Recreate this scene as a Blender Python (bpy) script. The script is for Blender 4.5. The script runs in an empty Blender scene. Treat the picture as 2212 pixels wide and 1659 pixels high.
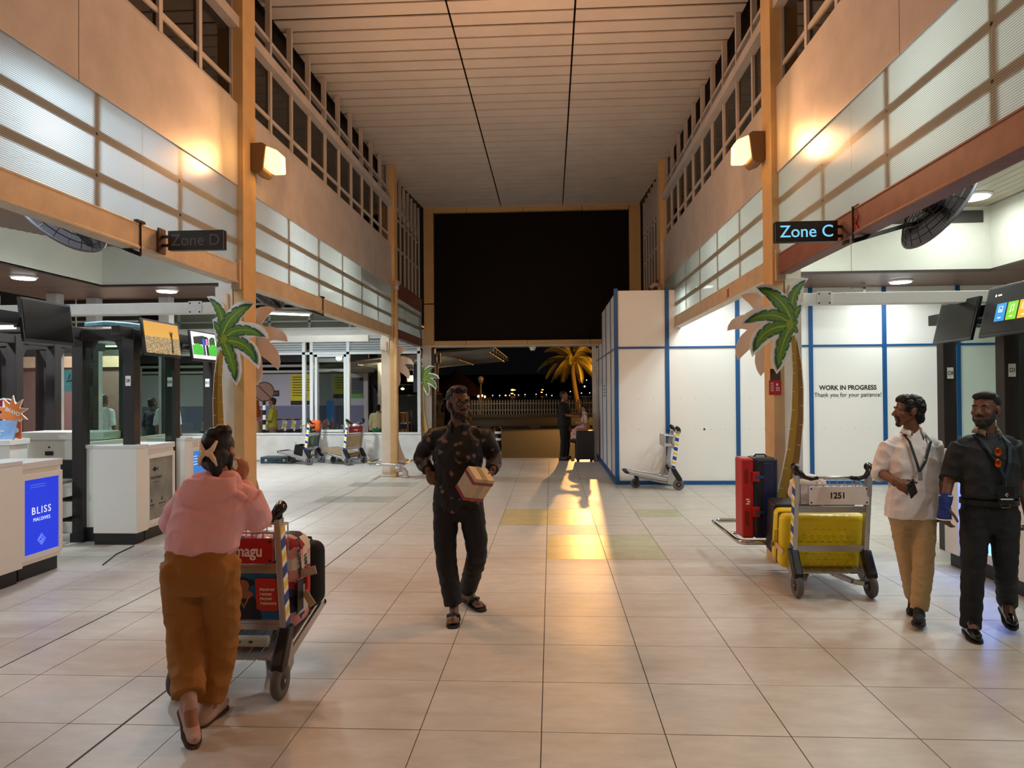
import bpy, bmesh, math, random
from mathutils import Vector as V, Matrix, noise, Euler

SC = bpy.context.scene
COL = SC.collection
random.seed(7)
PI = math.pi
R = math.radians

# ------------------------------------------------------------------ camera
cd = bpy.data.cameras.new('camera')
cam = bpy.data.objects.new('camera', cd)
COL.objects.link(cam)
cd.sensor_fit = 'HORIZONTAL'
cd.sensor_width = 36.0
cd.lens = 36.0 * 1534.0 / 2212.0
cd.clip_start = 0.05
cd.clip_end = 2000
cam.matrix_world = (Matrix.Translation((0, 0, 1.67)) @ Matrix.Rotation(R(3.13), 4, 'Z')
                    @ Matrix.Rotation(R(90.63), 4, 'X') @ Matrix.Rotation(-0.0078, 4, 'Z'))
SC.camera = cam

# ------------------------------------------------------------------ world, exposure
SC.view_settings.view_transform = 'Standard'
SC.view_settings.look = 'None'
SC.view_settings.gamma = 1.0
SC.view_settings.use_curve_mapping = False
SC.view_settings.exposure = -0.2
w = bpy.data.worlds.new('night')
SC.world = w
w.use_nodes = True
w.node_tree.nodes['Background'].inputs[0].default_value = (0.012, 0.012, 0.014, 1)
w.node_tree.nodes['Background'].inputs[1].default_value = 0.22

SODIUM = (1.0, 0.48, 0.22)
COOL = (0.86, 0.95, 1.0)
NEUT = (0.93, 1.0, 0.95)


def lamp(kind, loc, power, color, size=0.1, rot=(0, 0, 0), **k):
    l = bpy.data.lights.new('light', kind)
    l.energy = power
    l.color = color
    if kind == 'POINT':
        l.shadow_soft_size = size
    elif kind == 'SPOT':
        l.shadow_soft_size = size
        l.spot_size = k.get('angle', R(60))
        l.spot_blend = 0.4
    elif kind == 'AREA':
        l.shape = 'DISK' if 'size_y' not in k else 'RECTANGLE'
        l.size = size
        if 'size_y' in k:
            l.size_y = k['size_y']
    o = bpy.data.objects.new('light', l)
    o.location = loc
    o.rotation_euler = rot
    COL.objects.link(o)
    return o


# sodium wall packs on the columns (two in view, two behind the camera's shoulder)
def aimed(loc, d, power, color, sx, sy, tilt=80):
    return lamp('AREA', loc, power, color, sx, (R(tilt), 0, math.atan2(-d[0], d[1])), size_y=sy)


for x, s in ((-3.0, 1), (2.08, -1)):
    aimed((x + 0.3 * s, 7.12, 4.08), (0.75 * s, -0.65), 74, SODIUM, 0.2, 0.24, 86)
    aimed((x + 0.3 * s, 7.45, 4.08), (0.85 * s, 0.5), 48, SODIUM, 0.2, 0.24, 84)
    aimed((x + 0.22 * s, 7.28, 4.08), (-0.5 * s, 0.85), 5, (1.0, 0.47, 0.1), 0.1, 0.2, 88)
    aimed((x + 0.22 * s, 6.9, 4.08), (-0.35 * s, -0.93), 3, (1.0, 0.47, 0.1), 0.1, 0.2, 88)
    aimed((x + 0.3 * s, 0.2, 4.1), (0.75 * s, 0.5), 24, SODIUM, 0.2, 0.26, 88)
# sodium street light outside, beyond the entrance
lamp('SPOT', (1.95, 40.0, 5.75), 4200, (1.0, 0.47, 0.13), 0.12, (R(82), 0, R(175)), angle=R(60))
lamp('POINT', (3.6, 47.2, 3.2), 900, (1.0, 0.45, 0.08), 0.2)  # added fill close to the palm, no fitting of its own
lamp('POINT', (-4.6, 26.3, 2.2), 42, (1.0, 0.72, 0.42), 0.2)  # added fill to light the canopy from below
lamp('POINT', (-4.0, 43.5, 3.4), 120, (1.0, 0.8, 0.62), 0.2)  # added fill that brightens the picket fence
# white LED down-lights of the left check-in zone
for x, y, z, p in ((-6.69, 12.05, 3.46, 140), (-8.06, 10.45, 3.46, 140), (-5.6, 14.6, 3.3, 170), (-5.3, 5.0, 3.75, 58),
                   (-5.4, 2.2, 3.75, 85), (-7.6, 7.4, 3.46, 130), (-7.6, 3.5, 3.46, 120), (-5.2, 8.4, 3.75, 105)):
    lamp('AREA', (x, y, z), p, COOL, 0.3)
# and of the right one
for x, y, z, p in ((6.03, 10.45, 4.34, 16), (5.78, 12.04, 3.4, 26), (4.0, 8.9, 4.34, 66), (4.2, 7.0, 4.34, 56), (4.2, 3.4, 4.3, 34),
                   (6.0, 7.0, 4.34, 90), (4.4, 0.9, 4.3, 60), (2.7, 11.9, 3.4, 24)):
    lamp('AREA', (x, y, z), p, NEUT, 0.3)
# fluorescent fittings behind the translucent clerestories
for x, y, z, p, c in ((-3.75, 4.3, 3.42, 60, (0.72, 0.85, 1.0)), (-3.95, 5.4, 3.45, 38, (0.72, 0.85, 1.0)), (-3.95, 8.7, 3.45, 52, COOL), (-3.95, 10.6, 3.4, 46, NEUT), (-3.95, 12.6, 3.4, 30, NEUT),
                      (2.95, 4.3, 3.5, 40, NEUT), (3.3, 9.6, 3.6, 32, NEUT), (3.3, 11.6, 3.55, 26, NEUT)):
    lamp('POINT', (x, y, z), p, c, 0.16)
# kerbside hall behind the back glazing
lamp('AREA', (-9.6, 14.4, 3.3), 150, (1.0, 0.86, 0.8), 0.5)  # added fill for the left zone end seen through booth glass
lamp('AREA', (-11.0, 9.0, 3.3), 60, (1.0, 0.86, 0.8), 0.5)
lamp('AREA', (-8.5, 20.5, 3.2), 130, (0.9, 0.92, 1.0), 0.5)
lamp('AREA', (-13.0, 20.0, 3.4), 190, (1.0, 0.9, 0.82), 0.6)
lamp('POINT', (-4.65, 20.2, 2.35), 26, (1.0, 0.92, 0.6), 0.08)


# ------------------------------------------------------------------ materials
def lin(c):
    if isinstance(c, str):
        c = tuple(int(c[i:i + 2], 16) for i in (0, 2, 4))
    return tuple(((v / 255.0) / 12.92 if v <= 10 else ((v / 255.0 + 0.055) / 1.055) ** 2.4) for v in c)


_M = {}


def mat(name, col=(200, 200, 200), rough=0.5, metal=0.0, emit=0.0, var=0.0, vscale=6.0, bump=0.0, bscale=60.0, col2=None,
        spec=0.5, stretch=None, coat=0.0):
    if name in _M:
        return _M[name]
    m = bpy.data.materials.new(name)
    m.use_nodes = True
    nt = m.node_tree
    b = nt.nodes['Principled BSDF']
    c = lin(col)
    b.inputs['Base Color'].default_value = (*c, 1)
    b.inputs['Roughness'].default_value = rough
    b.inputs['Metallic'].default_value = metal
    b.inputs['Specular IOR Level'].default_value = spec
    b.inputs['Coat Weight'].default_value = coat
    if emit:
        b.inputs['Emission Color'].default_value = (*c, 1)
        b.inputs['Emission Strength'].default_value = emit
    if var or bump or col2:
        tc = nt.nodes.new('ShaderNodeTexCoord')
        mp = nt.nodes.new('ShaderNodeMapping')
        nt.links.new(tc.outputs['Object'], mp.inputs[0])
        if stretch:
            mp.inputs['Scale'].default_value = stretch
    if var or col2:
        n = nt.nodes.new('ShaderNodeTexNoise')
        n.inputs['Scale'].default_value = vscale
        n.inputs['Detail'].default_value = 6
        n.inputs['Roughness'].default_value = 0.6
        nt.links.new(mp.outputs[0], n.inputs['Vector'])
        r = nt.nodes.new('ShaderNodeValToRGB')
        c2 = lin(col2) if col2 else tuple(v * (1 - var) for v in c)
        c1 = c if col2 else tuple(min(1, v * (1 + var * 0.5)) for v in c)
        r.color_ramp.elements[0].color = (*c2, 1)
        r.color_ramp.elements[0].position = 0.32
        r.color_ramp.elements[1].color = (*c1, 1)
        r.color_ramp.elements[1].position = 0.62
        nt.links.new(n.outputs['Fac'], r.inputs[0])
        nt.links.new(r.outputs[0], b.inputs['Base Color'])
    if bump:
        n2 = nt.nodes.new('ShaderNodeTexNoise')
        n2.inputs['Scale'].default_value = bscale
        n2.inputs['Detail'].default_value = 4
        nt.links.new(mp.outputs[0], n2.inputs['Vector'])
        bp = nt.nodes.new('ShaderNodeBump')
        bp.inputs['Strength'].default_value = bump
        bp.inputs['Distance'].default_value = 0.01
        nt.links.new(n2.outputs['Fac'], bp.inputs['Height'])
        nt.links.new(bp.outputs[0], b.inputs['Normal'])
    _M[name] = m
    return m


def glass_mat(name, tint=(235, 245, 240), refl=0.12, alpha=0.9):
    """thin pane: see-through with a faint mirror"""
    if name in _M:
        return _M[name]
    m = bpy.data.materials.new(name)
    m.use_nodes = True
    nt = m.node_tree
    nt.nodes.clear()
    out = nt.nodes.new('ShaderNodeOutputMaterial')
    t = nt.nodes.new('ShaderNodeBsdfTransparent')
    c = lin(tint)
    t.inputs[0].default_value = (*c, 1)
    g = nt.nodes.new('ShaderNodeBsdfGlossy')
    g.inputs['Roughness'].default_value = 0.03
    f = nt.nodes.new('ShaderNodeLayerWeight')
    f.inputs[0].default_value = 0.5
    pw = nt.nodes.new('ShaderNodeMath')
    pw.operation = 'POWER'
    pw.inputs[1].default_value = 4.5
    nt.links.new(f.outputs['Facing'], pw.inputs[0])
    a = nt.nodes.new('ShaderNodeMath')
    a.operation = 'MULTIPLY_ADD'
    a.inputs[1].default_value = 0.6
    a.inputs[2].default_value = refl * 0.35
    nt.links.new(pw.outputs[0], a.inputs[0])
    mx = nt.nodes.new('ShaderNodeMixShader')
    nt.links.new(a.outputs[0], mx.inputs[0])
    nt.links.new(t.outputs[0], mx.inputs[1])
    nt.links.new(g.outputs[0], mx.inputs[2])
    nt.links.new(mx.outputs[0], out.inputs[0])
    _M[name] = m
    return m


def poly_mat():
    """twin-wall polycarbonate: milky, ribbed, half see-through"""
    m = bpy.data.materials.new('polycarbonate')
    m.use_nodes = True
    nt = m.node_tree
    nt.nodes.clear()
    N = nt.nodes.new
    out = N('ShaderNodeOutputMaterial')
    tc = N('ShaderNodeTexCoord')
    wv = N('ShaderNodeTexWave')
    wv.wave_type = 'BANDS'
    wv.bands_direction = 'Z'
    wv.inputs['Scale'].default_value = 24.0
    wv.inputs['Distortion'].default_value = 0.0
    nt.links.new(tc.outputs['Object'], wv.inputs['Vector'])
    rp = N('ShaderNodeValToRGB')
    rp.color_ramp.elements[0].color = (0.38, 0.4, 0.39, 1)
    rp.color_ramp.elements[0].position = 0.05
    rp.color_ramp.elements[1].color = (0.88, 0.92, 0.9, 1)
    rp.color_ramp.elements[1].position = 0.45
    nt.links.new(wv.outputs['Fac'], rp.inputs[0])
    tl = N('ShaderNodeBsdfTranslucent')
    df = N('ShaderNodeBsdfDiffuse')
    gl = N('ShaderNodeBsdfGlossy')
    gl.inputs['Roughness'].default_value = 0.25
    tr = N('ShaderNodeBsdfTransparent')
    for s in (tl, df):
        nt.links.new(rp.outputs[0], s.inputs[0])
    nt.links.new(rp.outputs[0], tr.inputs[0])
    m1 = N('ShaderNodeMixShader')
    m1.inputs[0].default_value = 0.3
    nt.links.new(tl.outputs[0], m1.inputs[1])
    nt.links.new(df.outputs[0], m1.inputs[2])
    m2 = N('ShaderNodeMixShader')
    m2.inputs[0].default_value = 0.36
    nt.links.new(m1.outputs[0], m2.inputs[1])
    nt.links.new(tr.outputs[0], m2.inputs[2])
    m3 = N('ShaderNodeMixShader')
    m3.inputs[0].default_value = 0.06
    nt.links.new(m2.outputs[0], m3.inputs[1])
    nt.links.new(gl.outputs[0], m3.inputs[2])
    nt.links.new(m3.outputs[0], out.inputs[0])
    return m


def tile_mat():
    m = mat('floor_tile', (196, 190, 178), 0.34, spec=0.32)
    nt = m.node_tree
    b = nt.nodes['Principled BSDF']
    N = nt.nodes.new
    ge = N('ShaderNodeNewGeometry')
    oi = N('ShaderNodeObjectInfo')
    mp = N('ShaderNodeMapping')
    mp.inputs['Scale'].default_value = (1.6, 4.0, 1)
    nt.links.new(ge.outputs['Position'], mp.inputs[0])
    n = N('ShaderNodeTexNoise')
    n.inputs['Scale'].default_value = 2.6
    n.inputs['Detail'].default_value = 8
    n.inputs['Roughness'].default_value = 0.68
    nt.links.new(mp.outputs[0], n.inputs['Vector'])
    r = N('ShaderNodeValToRGB')
    r.color_ramp.elements[0].color = (*lin((176, 171, 163)), 1)
    r.color_ramp.elements[0].position = 0.22
    r.color_ramp.elements[1].color = (*lin((200, 196, 188)), 1)
    r.color_ramp.elements[1].position = 0.68
    nt.links.new(n.outputs['Fac'], r.inputs[0])
    nt.links.new(r.outputs[0], b.inputs['Base Color'])
    # worn sheen
    n2 = N('ShaderNodeTexNoise')
    n2.inputs['Scale'].default_value = 1.1
    n2.inputs['Detail'].default_value = 5
    nt.links.new(ge.outputs['Position'], n2.inputs['Vector'])
    mr = N('ShaderNodeMapRange')
    mr.inputs['To Min'].default_value = 0.27
    mr.inputs['To Max'].default_value = 0.5
    nt.links.new(n2.outputs['Fac'], mr.inputs[0])
    nt.links.new(mr.outputs[0], b.inputs['Roughness'])
    return m


# ------------------------------------------------------------------ mesh builder
class MB:
    def __init__(self):
        self.v, self.f, self.m = [], [], []
        self.mi = 0

    def add(self, vs, fs):
        o = len(self.v)
        self.v += [tuple(p) for p in vs]
        for f in fs:
            self.f.append(tuple(i + o for i in f))
            self.m.append(self.mi)
        return self

    def box(self, a, b, M=None):
        (x0, y0, z0), (x1, y1, z1) = a, b
        vs = [V(p) for p in ((x0, y0, z0), (x1, y0, z0), (x1, y1, z0), (x0, y1, z0), (x0, y0, z1), (x1, y0, z1), (x1, y1, z1), (x0, y1, z1))]
        if M:
            vs = [M @ p for p in vs]
        return self.add(vs, [(0, 3, 2, 1), (4, 5, 6, 7), (0, 1, 5, 4), (1, 2, 6, 5), (2, 3, 7, 6), (3, 0, 4, 7)])

    def cbox(self, c, s, M=None):
        c, s = V(c), V(s) / 2
        return self.box(c - s, c + s, M)

    def bar(self, p0, p1, w, h, up=(0, 0, 1)):
        """rectangular bar between two points"""
        p0, p1 = V(p0), V(p1)
        d = (p1 - p0).normalized()
        s = d.cross(V(up))
        if s.length < 1e-4:
            s = d.cross(V((0, 1, 0)))
        s.normalize()
        u = s.cross(d)
        vs = [p + s * a * w / 2 + u * b * h / 2 for p in (p0, p1) for a, b in ((-1, -1), (1, -1), (1, 1), (-1, 1))]
        return self.add(vs, [(0, 1, 2, 3), (7, 6, 5, 4), (0, 4, 5, 1), (1, 5, 6, 2), (2, 6, 7, 3), (3, 7, 4, 0)])

    def tube(self, pts, r, n=10, closed=False, caps=True):
        pts = [V(p) for p in pts]
        rs = r if isinstance(r, (list, tuple)) else [r] * len(pts)
        k = len(pts)
        vs, fs = [], []
        prev = None
        for i, p in enumerate(pts):
            if closed:
                d = pts[(i + 1) % k] - pts[i - 1]
            else:
                d = pts[min(i + 1, k - 1)] - pts[max(i - 1, 0)]
            d.normalize()
            if prev is None:
                a = d.orthogonal().normalized()
            else:
                a = prev - d * prev.dot(d)
                a = a.normalized() if a.length > 1e-6 else d.orthogonal().normalized()
            prev = a
            b = d.cross(a)
            for j in range(n):
                t = 2 * PI * j / n
                vs.append(p + (a * math.cos(t) + b * math.sin(t)) * rs[i])
        for i in range(k if closed else k - 1):
            for j in range(n):
                a0, a1 = i * n + j, i * n + (j + 1) % n
                b0, b1 = ((i + 1) % k) * n + j, ((i + 1) % k) * n + (j + 1) % n
                fs.append((a0, a1, b1, b0))
        if caps and not closed:
            fs.append(tuple(range(n - 1, -1, -1)))
            fs.append(tuple((k - 1) * n + j for j in range(n)))
        return self.add(vs, fs)

    def cyl(self, p0, p1, r0, r1=None, n=16):
        return self.tube([p0, p1], [r0, r0 if r1 is None else r1], n)

    def lathe(self, prof, loc=(0, 0, 0), n=24, axis='Z'):
        """prof: list of (radius, height) from bottom to top"""
        vs, fs = [], []
        for r, h in prof:
            for j in range(n):
                t = 2 * PI * j / n
                c, s = math.cos(t) * r, math.sin(t) * r
                p = {'Z': (c, s, h), 'X': (h, c, s), 'Y': (s, h, c)}[axis]
                vs.append(V(p) + V(loc))
        for i in range(len(prof) - 1):
            for j in range(n):
                fs.append((i * n + j, i * n + (j + 1) % n, (i + 1) * n + (j + 1) % n, (i + 1) * n + j))
        fs.append(tuple(range(n - 1, -1, -1)))
        fs.append(tuple((len(prof) - 1) * n + j for j in range(n)))
        return self.add(vs, fs)

    def prism(self, poly, d0, d1, plane='XZ'):
        """flat outline given thickness; plane XZ extrudes along Y, YZ along X, XY along Z"""
        def P(a, b, d):
            return {'XZ': (a, d, b), 'YZ': (d, a, b), 'XY': (a, b, d)}[plane]
        k = len(poly)
        area = sum(poly[i][0] * poly[(i + 1) % k][1] - poly[(i + 1) % k][0] * poly[i][1] for i in range(k))
        if area < 0:
            poly = poly[::-1]
        flip = plane in ('XZ',)
        vs = [P(a, b, d0) for a, b in poly] + [P(a, b, d1) for a, b in poly]
        fs = [tuple(range(k - 1, -1, -1)), tuple(range(k, 2 * k))]
        fs += [(i, (i + 1) % k, k + (i + 1) % k, k + i) for i in range(k)]
        if flip:
            fs = [f[::-1] for f in fs]
        return self.add(vs, fs)

    def ell(self, c, r, M=None, nu=14, nv=9):
        c = V(c)
        vs, fs = [], []
        pts = [V((0, 0, -1))]
        for i in range(1, nv):
            ph = -PI / 2 + PI * i / nv
            for j in range(nu):
                t = 2 * PI * j / nu
                pts.append(V((math.cos(t) * math.cos(ph), math.sin(t) * math.cos(ph), math.sin(ph))))
        pts.append(V((0, 0, 1)))
        for p in pts:
            q = V((p.x * r[0], p.y * r[1], p.z * r[2]))
            vs.append(c + (M @ q if M else q))
        for j in range(nu):
            fs.append((0, 1 + (j + 1) % nu, 1 + j))
            top = len(pts) - 1
            fs.append((top, top - nu + j, top - nu + (j + 1) % nu))
        for i in range(nv - 2):
            for j in range(nu):
                a = 1 + i * nu
                fs.append((a + j, a + (j + 1) % nu, a + nu + (j + 1) % nu, a + nu + j))
        return self.add(vs, fs)

    def capsule(self, p0, p1, r0, r1, n=14):
        p0, p1 = V(p0), V(p1)
        d = p1 - p0
        if d.length < 1e-5:
            return self.ell(p0, (r0, r0, r0))
        L = d.length
        d.normalize()
        pts, rs = [], []
        for t in (-80, -60, -35, 0):
            pts.append(p0 + d * math.sin(R(t)) * r0)
            rs.append(math.cos(R(t)) * r0)
        for t in (0, 35, 60, 80):
            pts.append(p1 + d * math.sin(R(t)) * r1)
            rs.append(math.cos(R(t)) * r1)
        return self.tube(pts, rs, n)

    def mesh(self, name, mats=None, smooth=False):
        me = bpy.data.meshes.new(name)
        me.from_pydata(self.v, [], self.f)
        if mats is not None:
            for m in (mats if isinstance(mats, (list, tuple)) else [mats]):
                me.materials.append(m)
        if any(self.m):
            me.polygons.foreach_set('material_index', self.m)
        if smooth:
            me.polygons.foreach_set('use_smooth', [True] * len(me.polygons))
        me.update()
        return me

    def build(self, name, mats, parent=None, smooth=False, bevel=0.0, seg=2):
        return link(name, self.mesh(name, mats, smooth), parent, bevel, seg)


def link(name, me, parent=None, bevel=0.0, seg=2):
    o = bpy.data.objects.new(name, me)
    COL.objects.link(o)
    if parent:
        o.parent = parent
    if bevel:
        md = o.modifiers.new('bevel', 'BEVEL')
        md.width = bevel
        md.segments = seg
        md.limit_method = 'ANGLE'
        md.harden_normals = False
    return o


def smooth_by_angle(o, ang=40):
    me = o.data
    me.polygons.foreach_set('use_smooth', [True] * len(me.polygons))
    me.set_sharp_from_angle(angle=R(ang))
    return o


def tag(o, label=None, cat=None, group=None, kind=None):
    if label:
        o['label'] = label
    if cat:
        o['category'] = cat
    if group:
        o['group'] = group
    if kind:
        o['kind'] = kind
    return o


def thing(name, label, cat, loc=(0, 0, 0), rotz=0.0, group=None, kind=None):
    o = bpy.data.objects.new(name, None)
    o.empty_display_size = 0.1
    o.location = loc
    o.rotation_euler = (0, 0, rotz)
    COL.objects.link(o)
    return tag(o, label, cat, group, kind)


def dup(o, loc=None, rotz=None, label=None, parent=None):
    """copy of a thing with its parts and sub-parts"""
    c = o.copy()
    COL.objects.link(c)
    if parent:
        c.parent = parent
    if loc is not None:
        c.location = loc
    if rotz is not None:
        c.rotation_euler = (0, 0, rotz)
    if label:
        c['label'] = label
    for ch in list(o.children):
        dup(ch, parent=c)
    return c


def text(body, size, loc, facing, m, parent, name='lettering', bold=0.0, align='CENTER', depth=0.0015, sx=1.0, spacing=1.0):
    cu = bpy.data.curves.new(name, 'FONT')
    cu.body = body
    cu.size = size
    cu.align_x = align
    cu.align_y = 'CENTER'
    cu.extrude = depth
    cu.offset = bold
    cu.space_character = spacing
    cu.resolution_u = 4
    cu.materials.append(m)
    tmp = bpy.data.objects.new('text_source', cu)
    me = bpy.data.meshes.new_from_object(tmp)
    bpy.data.objects.remove(tmp)
    bpy.data.curves.remove(cu)
    me.name = name
    o = bpy.data.objects.new(name, me)
    COL.objects.link(o)
    o.parent = parent
    o.location = loc
    o.rotation_euler = {'-Y': (R(90), 0, 0), '+X': (R(90), 0, R(90)), '-X': (R(90), 0, R(-90)), '+Y': (R(90), 0, R(180))}.get(facing, facing)
    o.scale = (sx, 1, 1)
    return o


# common materials
M_CREAM = mat('cream_paint', (192, 187, 184), 0.42, var=0.12, vscale=3, bump=0.05, bscale=30)
M_POST = mat('yellowed_post_paint', (214, 180, 126), 0.45, var=0.1, vscale=4)
M_WHITE = mat('white_paint', (222, 222, 216), 0.5, var=0.06, vscale=4)
M_COLW = mat('column_white', (226, 220, 204), 0.5, var=0.08, vscale=3, bump=0.04)
M_BEAM = mat('beam_cream', (204, 186, 158), 0.45, var=0.14, vscale=5, bump=0.05)
M_ROSE = mat('beam_primer', (122, 80, 72), 0.55, var=0.18, vscale=6)
M_GREYW = mat('grey_white_frame', (206, 212, 212), 0.45)
M_DARK = mat('dark_void', (10, 9, 9), 0.7)
M_BLACK = mat('black_plastic', (17, 17, 19), 0.38)
M_RUBBER = mat('black_rubber', (26, 26, 28), 0.7)
M_WOODF = mat('dark_brown_frame', (40, 34, 33), 0.5, var=0.2, vscale=8, stretch=(1, 1, 0.2))
M_LAM = mat('white_laminate', (232, 230, 224), 0.35)
M_ALU = mat('aluminium', (190, 190, 192), 0.32, metal=0.85)
M_STEEL = mat('chrome_steel', (205, 205, 205), 0.12, metal=1.0)
M_BLUE = mat('blue_batten', (14, 82, 142), 0.45)
M_GLASS = glass_mat('clear_glass')
M_POLY = poly_mat()
M_RED = mat('sign_red', (176, 28, 30), 0.45)
M_WHT = mat('print_white', (240, 240, 238), 0.5)
M_BLK = mat('print_black', (18, 18, 18), 0.5)
M_TILE = tile_mat()
M_CEIL = mat('ceiling_board', (212, 203, 194), 0.55, var=0.06, vscale=2.0)
M_LED = mat('led_diffuser', (255, 255, 255), 0.5, emit=9.0)
# ================================================================== FLOOR
floor = thing('floor', 'pale grey stone tiled concourse floor', 'floor', kind='structure')
g = MB().box((-16, -3.5, -0.12), (9.5, 17.86, -0.004))
g.build('grout_bed', mat('grout', (74, 68, 62), 0.8), floor)
TX, TY, TS = -0.06, 4.105, 0.601
bm0 = MB().box((-0.2979, -0.2979, -0.03), (0.2979, 0.2979, 0.0))
tile_me = bm0.mesh('tile', M_TILE)
tints = {}
for nm, c1, c2 in (('ochre_tile', (190, 174, 128), (204, 188, 142)), ('sage_tile', (160, 164, 134), (180, 182, 150)), ('slate_tile', (150, 154, 146), (168, 170, 160))):
    mm = mat(nm, c2, 0.32, col2=c1, vscale=5)
    tints[nm] = bm0.mesh(nm, mm)
special = {}
for i, j, k in ((0, 5, 'ochre_tile'), (0, 6, 'ochre_tile'), (1, 5, 'sage_tile'), (1, 6, 'sage_tile'), (0, 9, 'ochre_tile'), (-1, 9, 'ochre_tile'), (-1, 8, 'ochre_tile'),
                (0, 8, 'ochre_tile'), (2, 9, 'sage_tile'), (-5, 11, 'slate_tile'), (-6, 11, 'slate_tile'), (-6, 14, 'slate_tile'), (-5, 14, 'slate_tile'), (-10, 13, 'slate_tile'), (-11, 13, 'slate_tile')):
    special[(i, j)] = k
cells = []
for j in range(-12, 23):
    for i in range(-26, 16):
        cx, cy = TX + (i + 0.5) * TS, TY + (j + 0.5) * TS
        if cy > 17.7:
            continue
        cells.append((i, j, cx, cy))
vis = [c for c in cells if c[3] > 2.7 and abs(c[2] + 0.055 * c[3]) < 0.76 * c[3] + 0.3]
vis.sort(key=lambda c: c[3] + abs(c[2]) * 0.1)
near = {(c[0], c[1]) for c in vis[:285]} | set(special)
rest = MB()
for i, j, cx, cy in cells:
    if (i, j) in near:
        o = link('tile', tints[special[(i, j)]] if (i, j) in special else tile_me, floor)
        o.location = (cx, cy, random.uniform(-0.0006, 0.0004))
    else:
        h = TS / 2 - 0.0026
        rest.box((cx - h, cy - h, -0.02), (cx + h, cy + h, 0))
tag(rest.build('tiles', M_TILE, floor), kind='stuff')
for xs in (-2.18, -3.39):   # dark movement joints in the tiling
    MB().box((xs - 0.006, -1, -0.01), (xs + 0.006, 17.0, 0.0008)).build('expansion_joint', mat('joint_black', (30, 28, 26), 0.7), floor)

# ================================================================== CEILING
ceiling = thing('ceiling', 'long board ceiling over the concourse with open dark joints', 'ceiling', kind='structure')
MB().box((-3.6, -4, 6.29), (2.6, 17.6, 6.34)).build('backing', mat('ceiling_backing', (46, 30, 20), 0.9), ceiling)
cols = ((-3.33, -1.19), (-1.165, 0.31), (0.335, 2.33))
PITCH = 0.292
k0 = 0
y = 2.0
while y < 17.3:
    yb = min(y + PITCH - 0.042, 17.38)
    shrink = max(0.0, (yb - 14.2) / 3.2) * 0.24
    for n_, (a, b) in enumerate(cols):
        a2 = a + (shrink if n_ == 0 else 0.012 * 0)
        b2 = b - (shrink * 0.7 if n_ == 2 else 0)
        sag = random.uniform(0, 0.004)
        MB().box((a2, y, 6.2 - sag), (b2, yb, 6.216 - sag)).build('plank', M_CEIL, ceiling)
    y += PITCH
MB().box((-3.33, -4, 6.2), (2.33, 1.97, 6.216)).build('planking', M_CEIL, ceiling)

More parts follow.
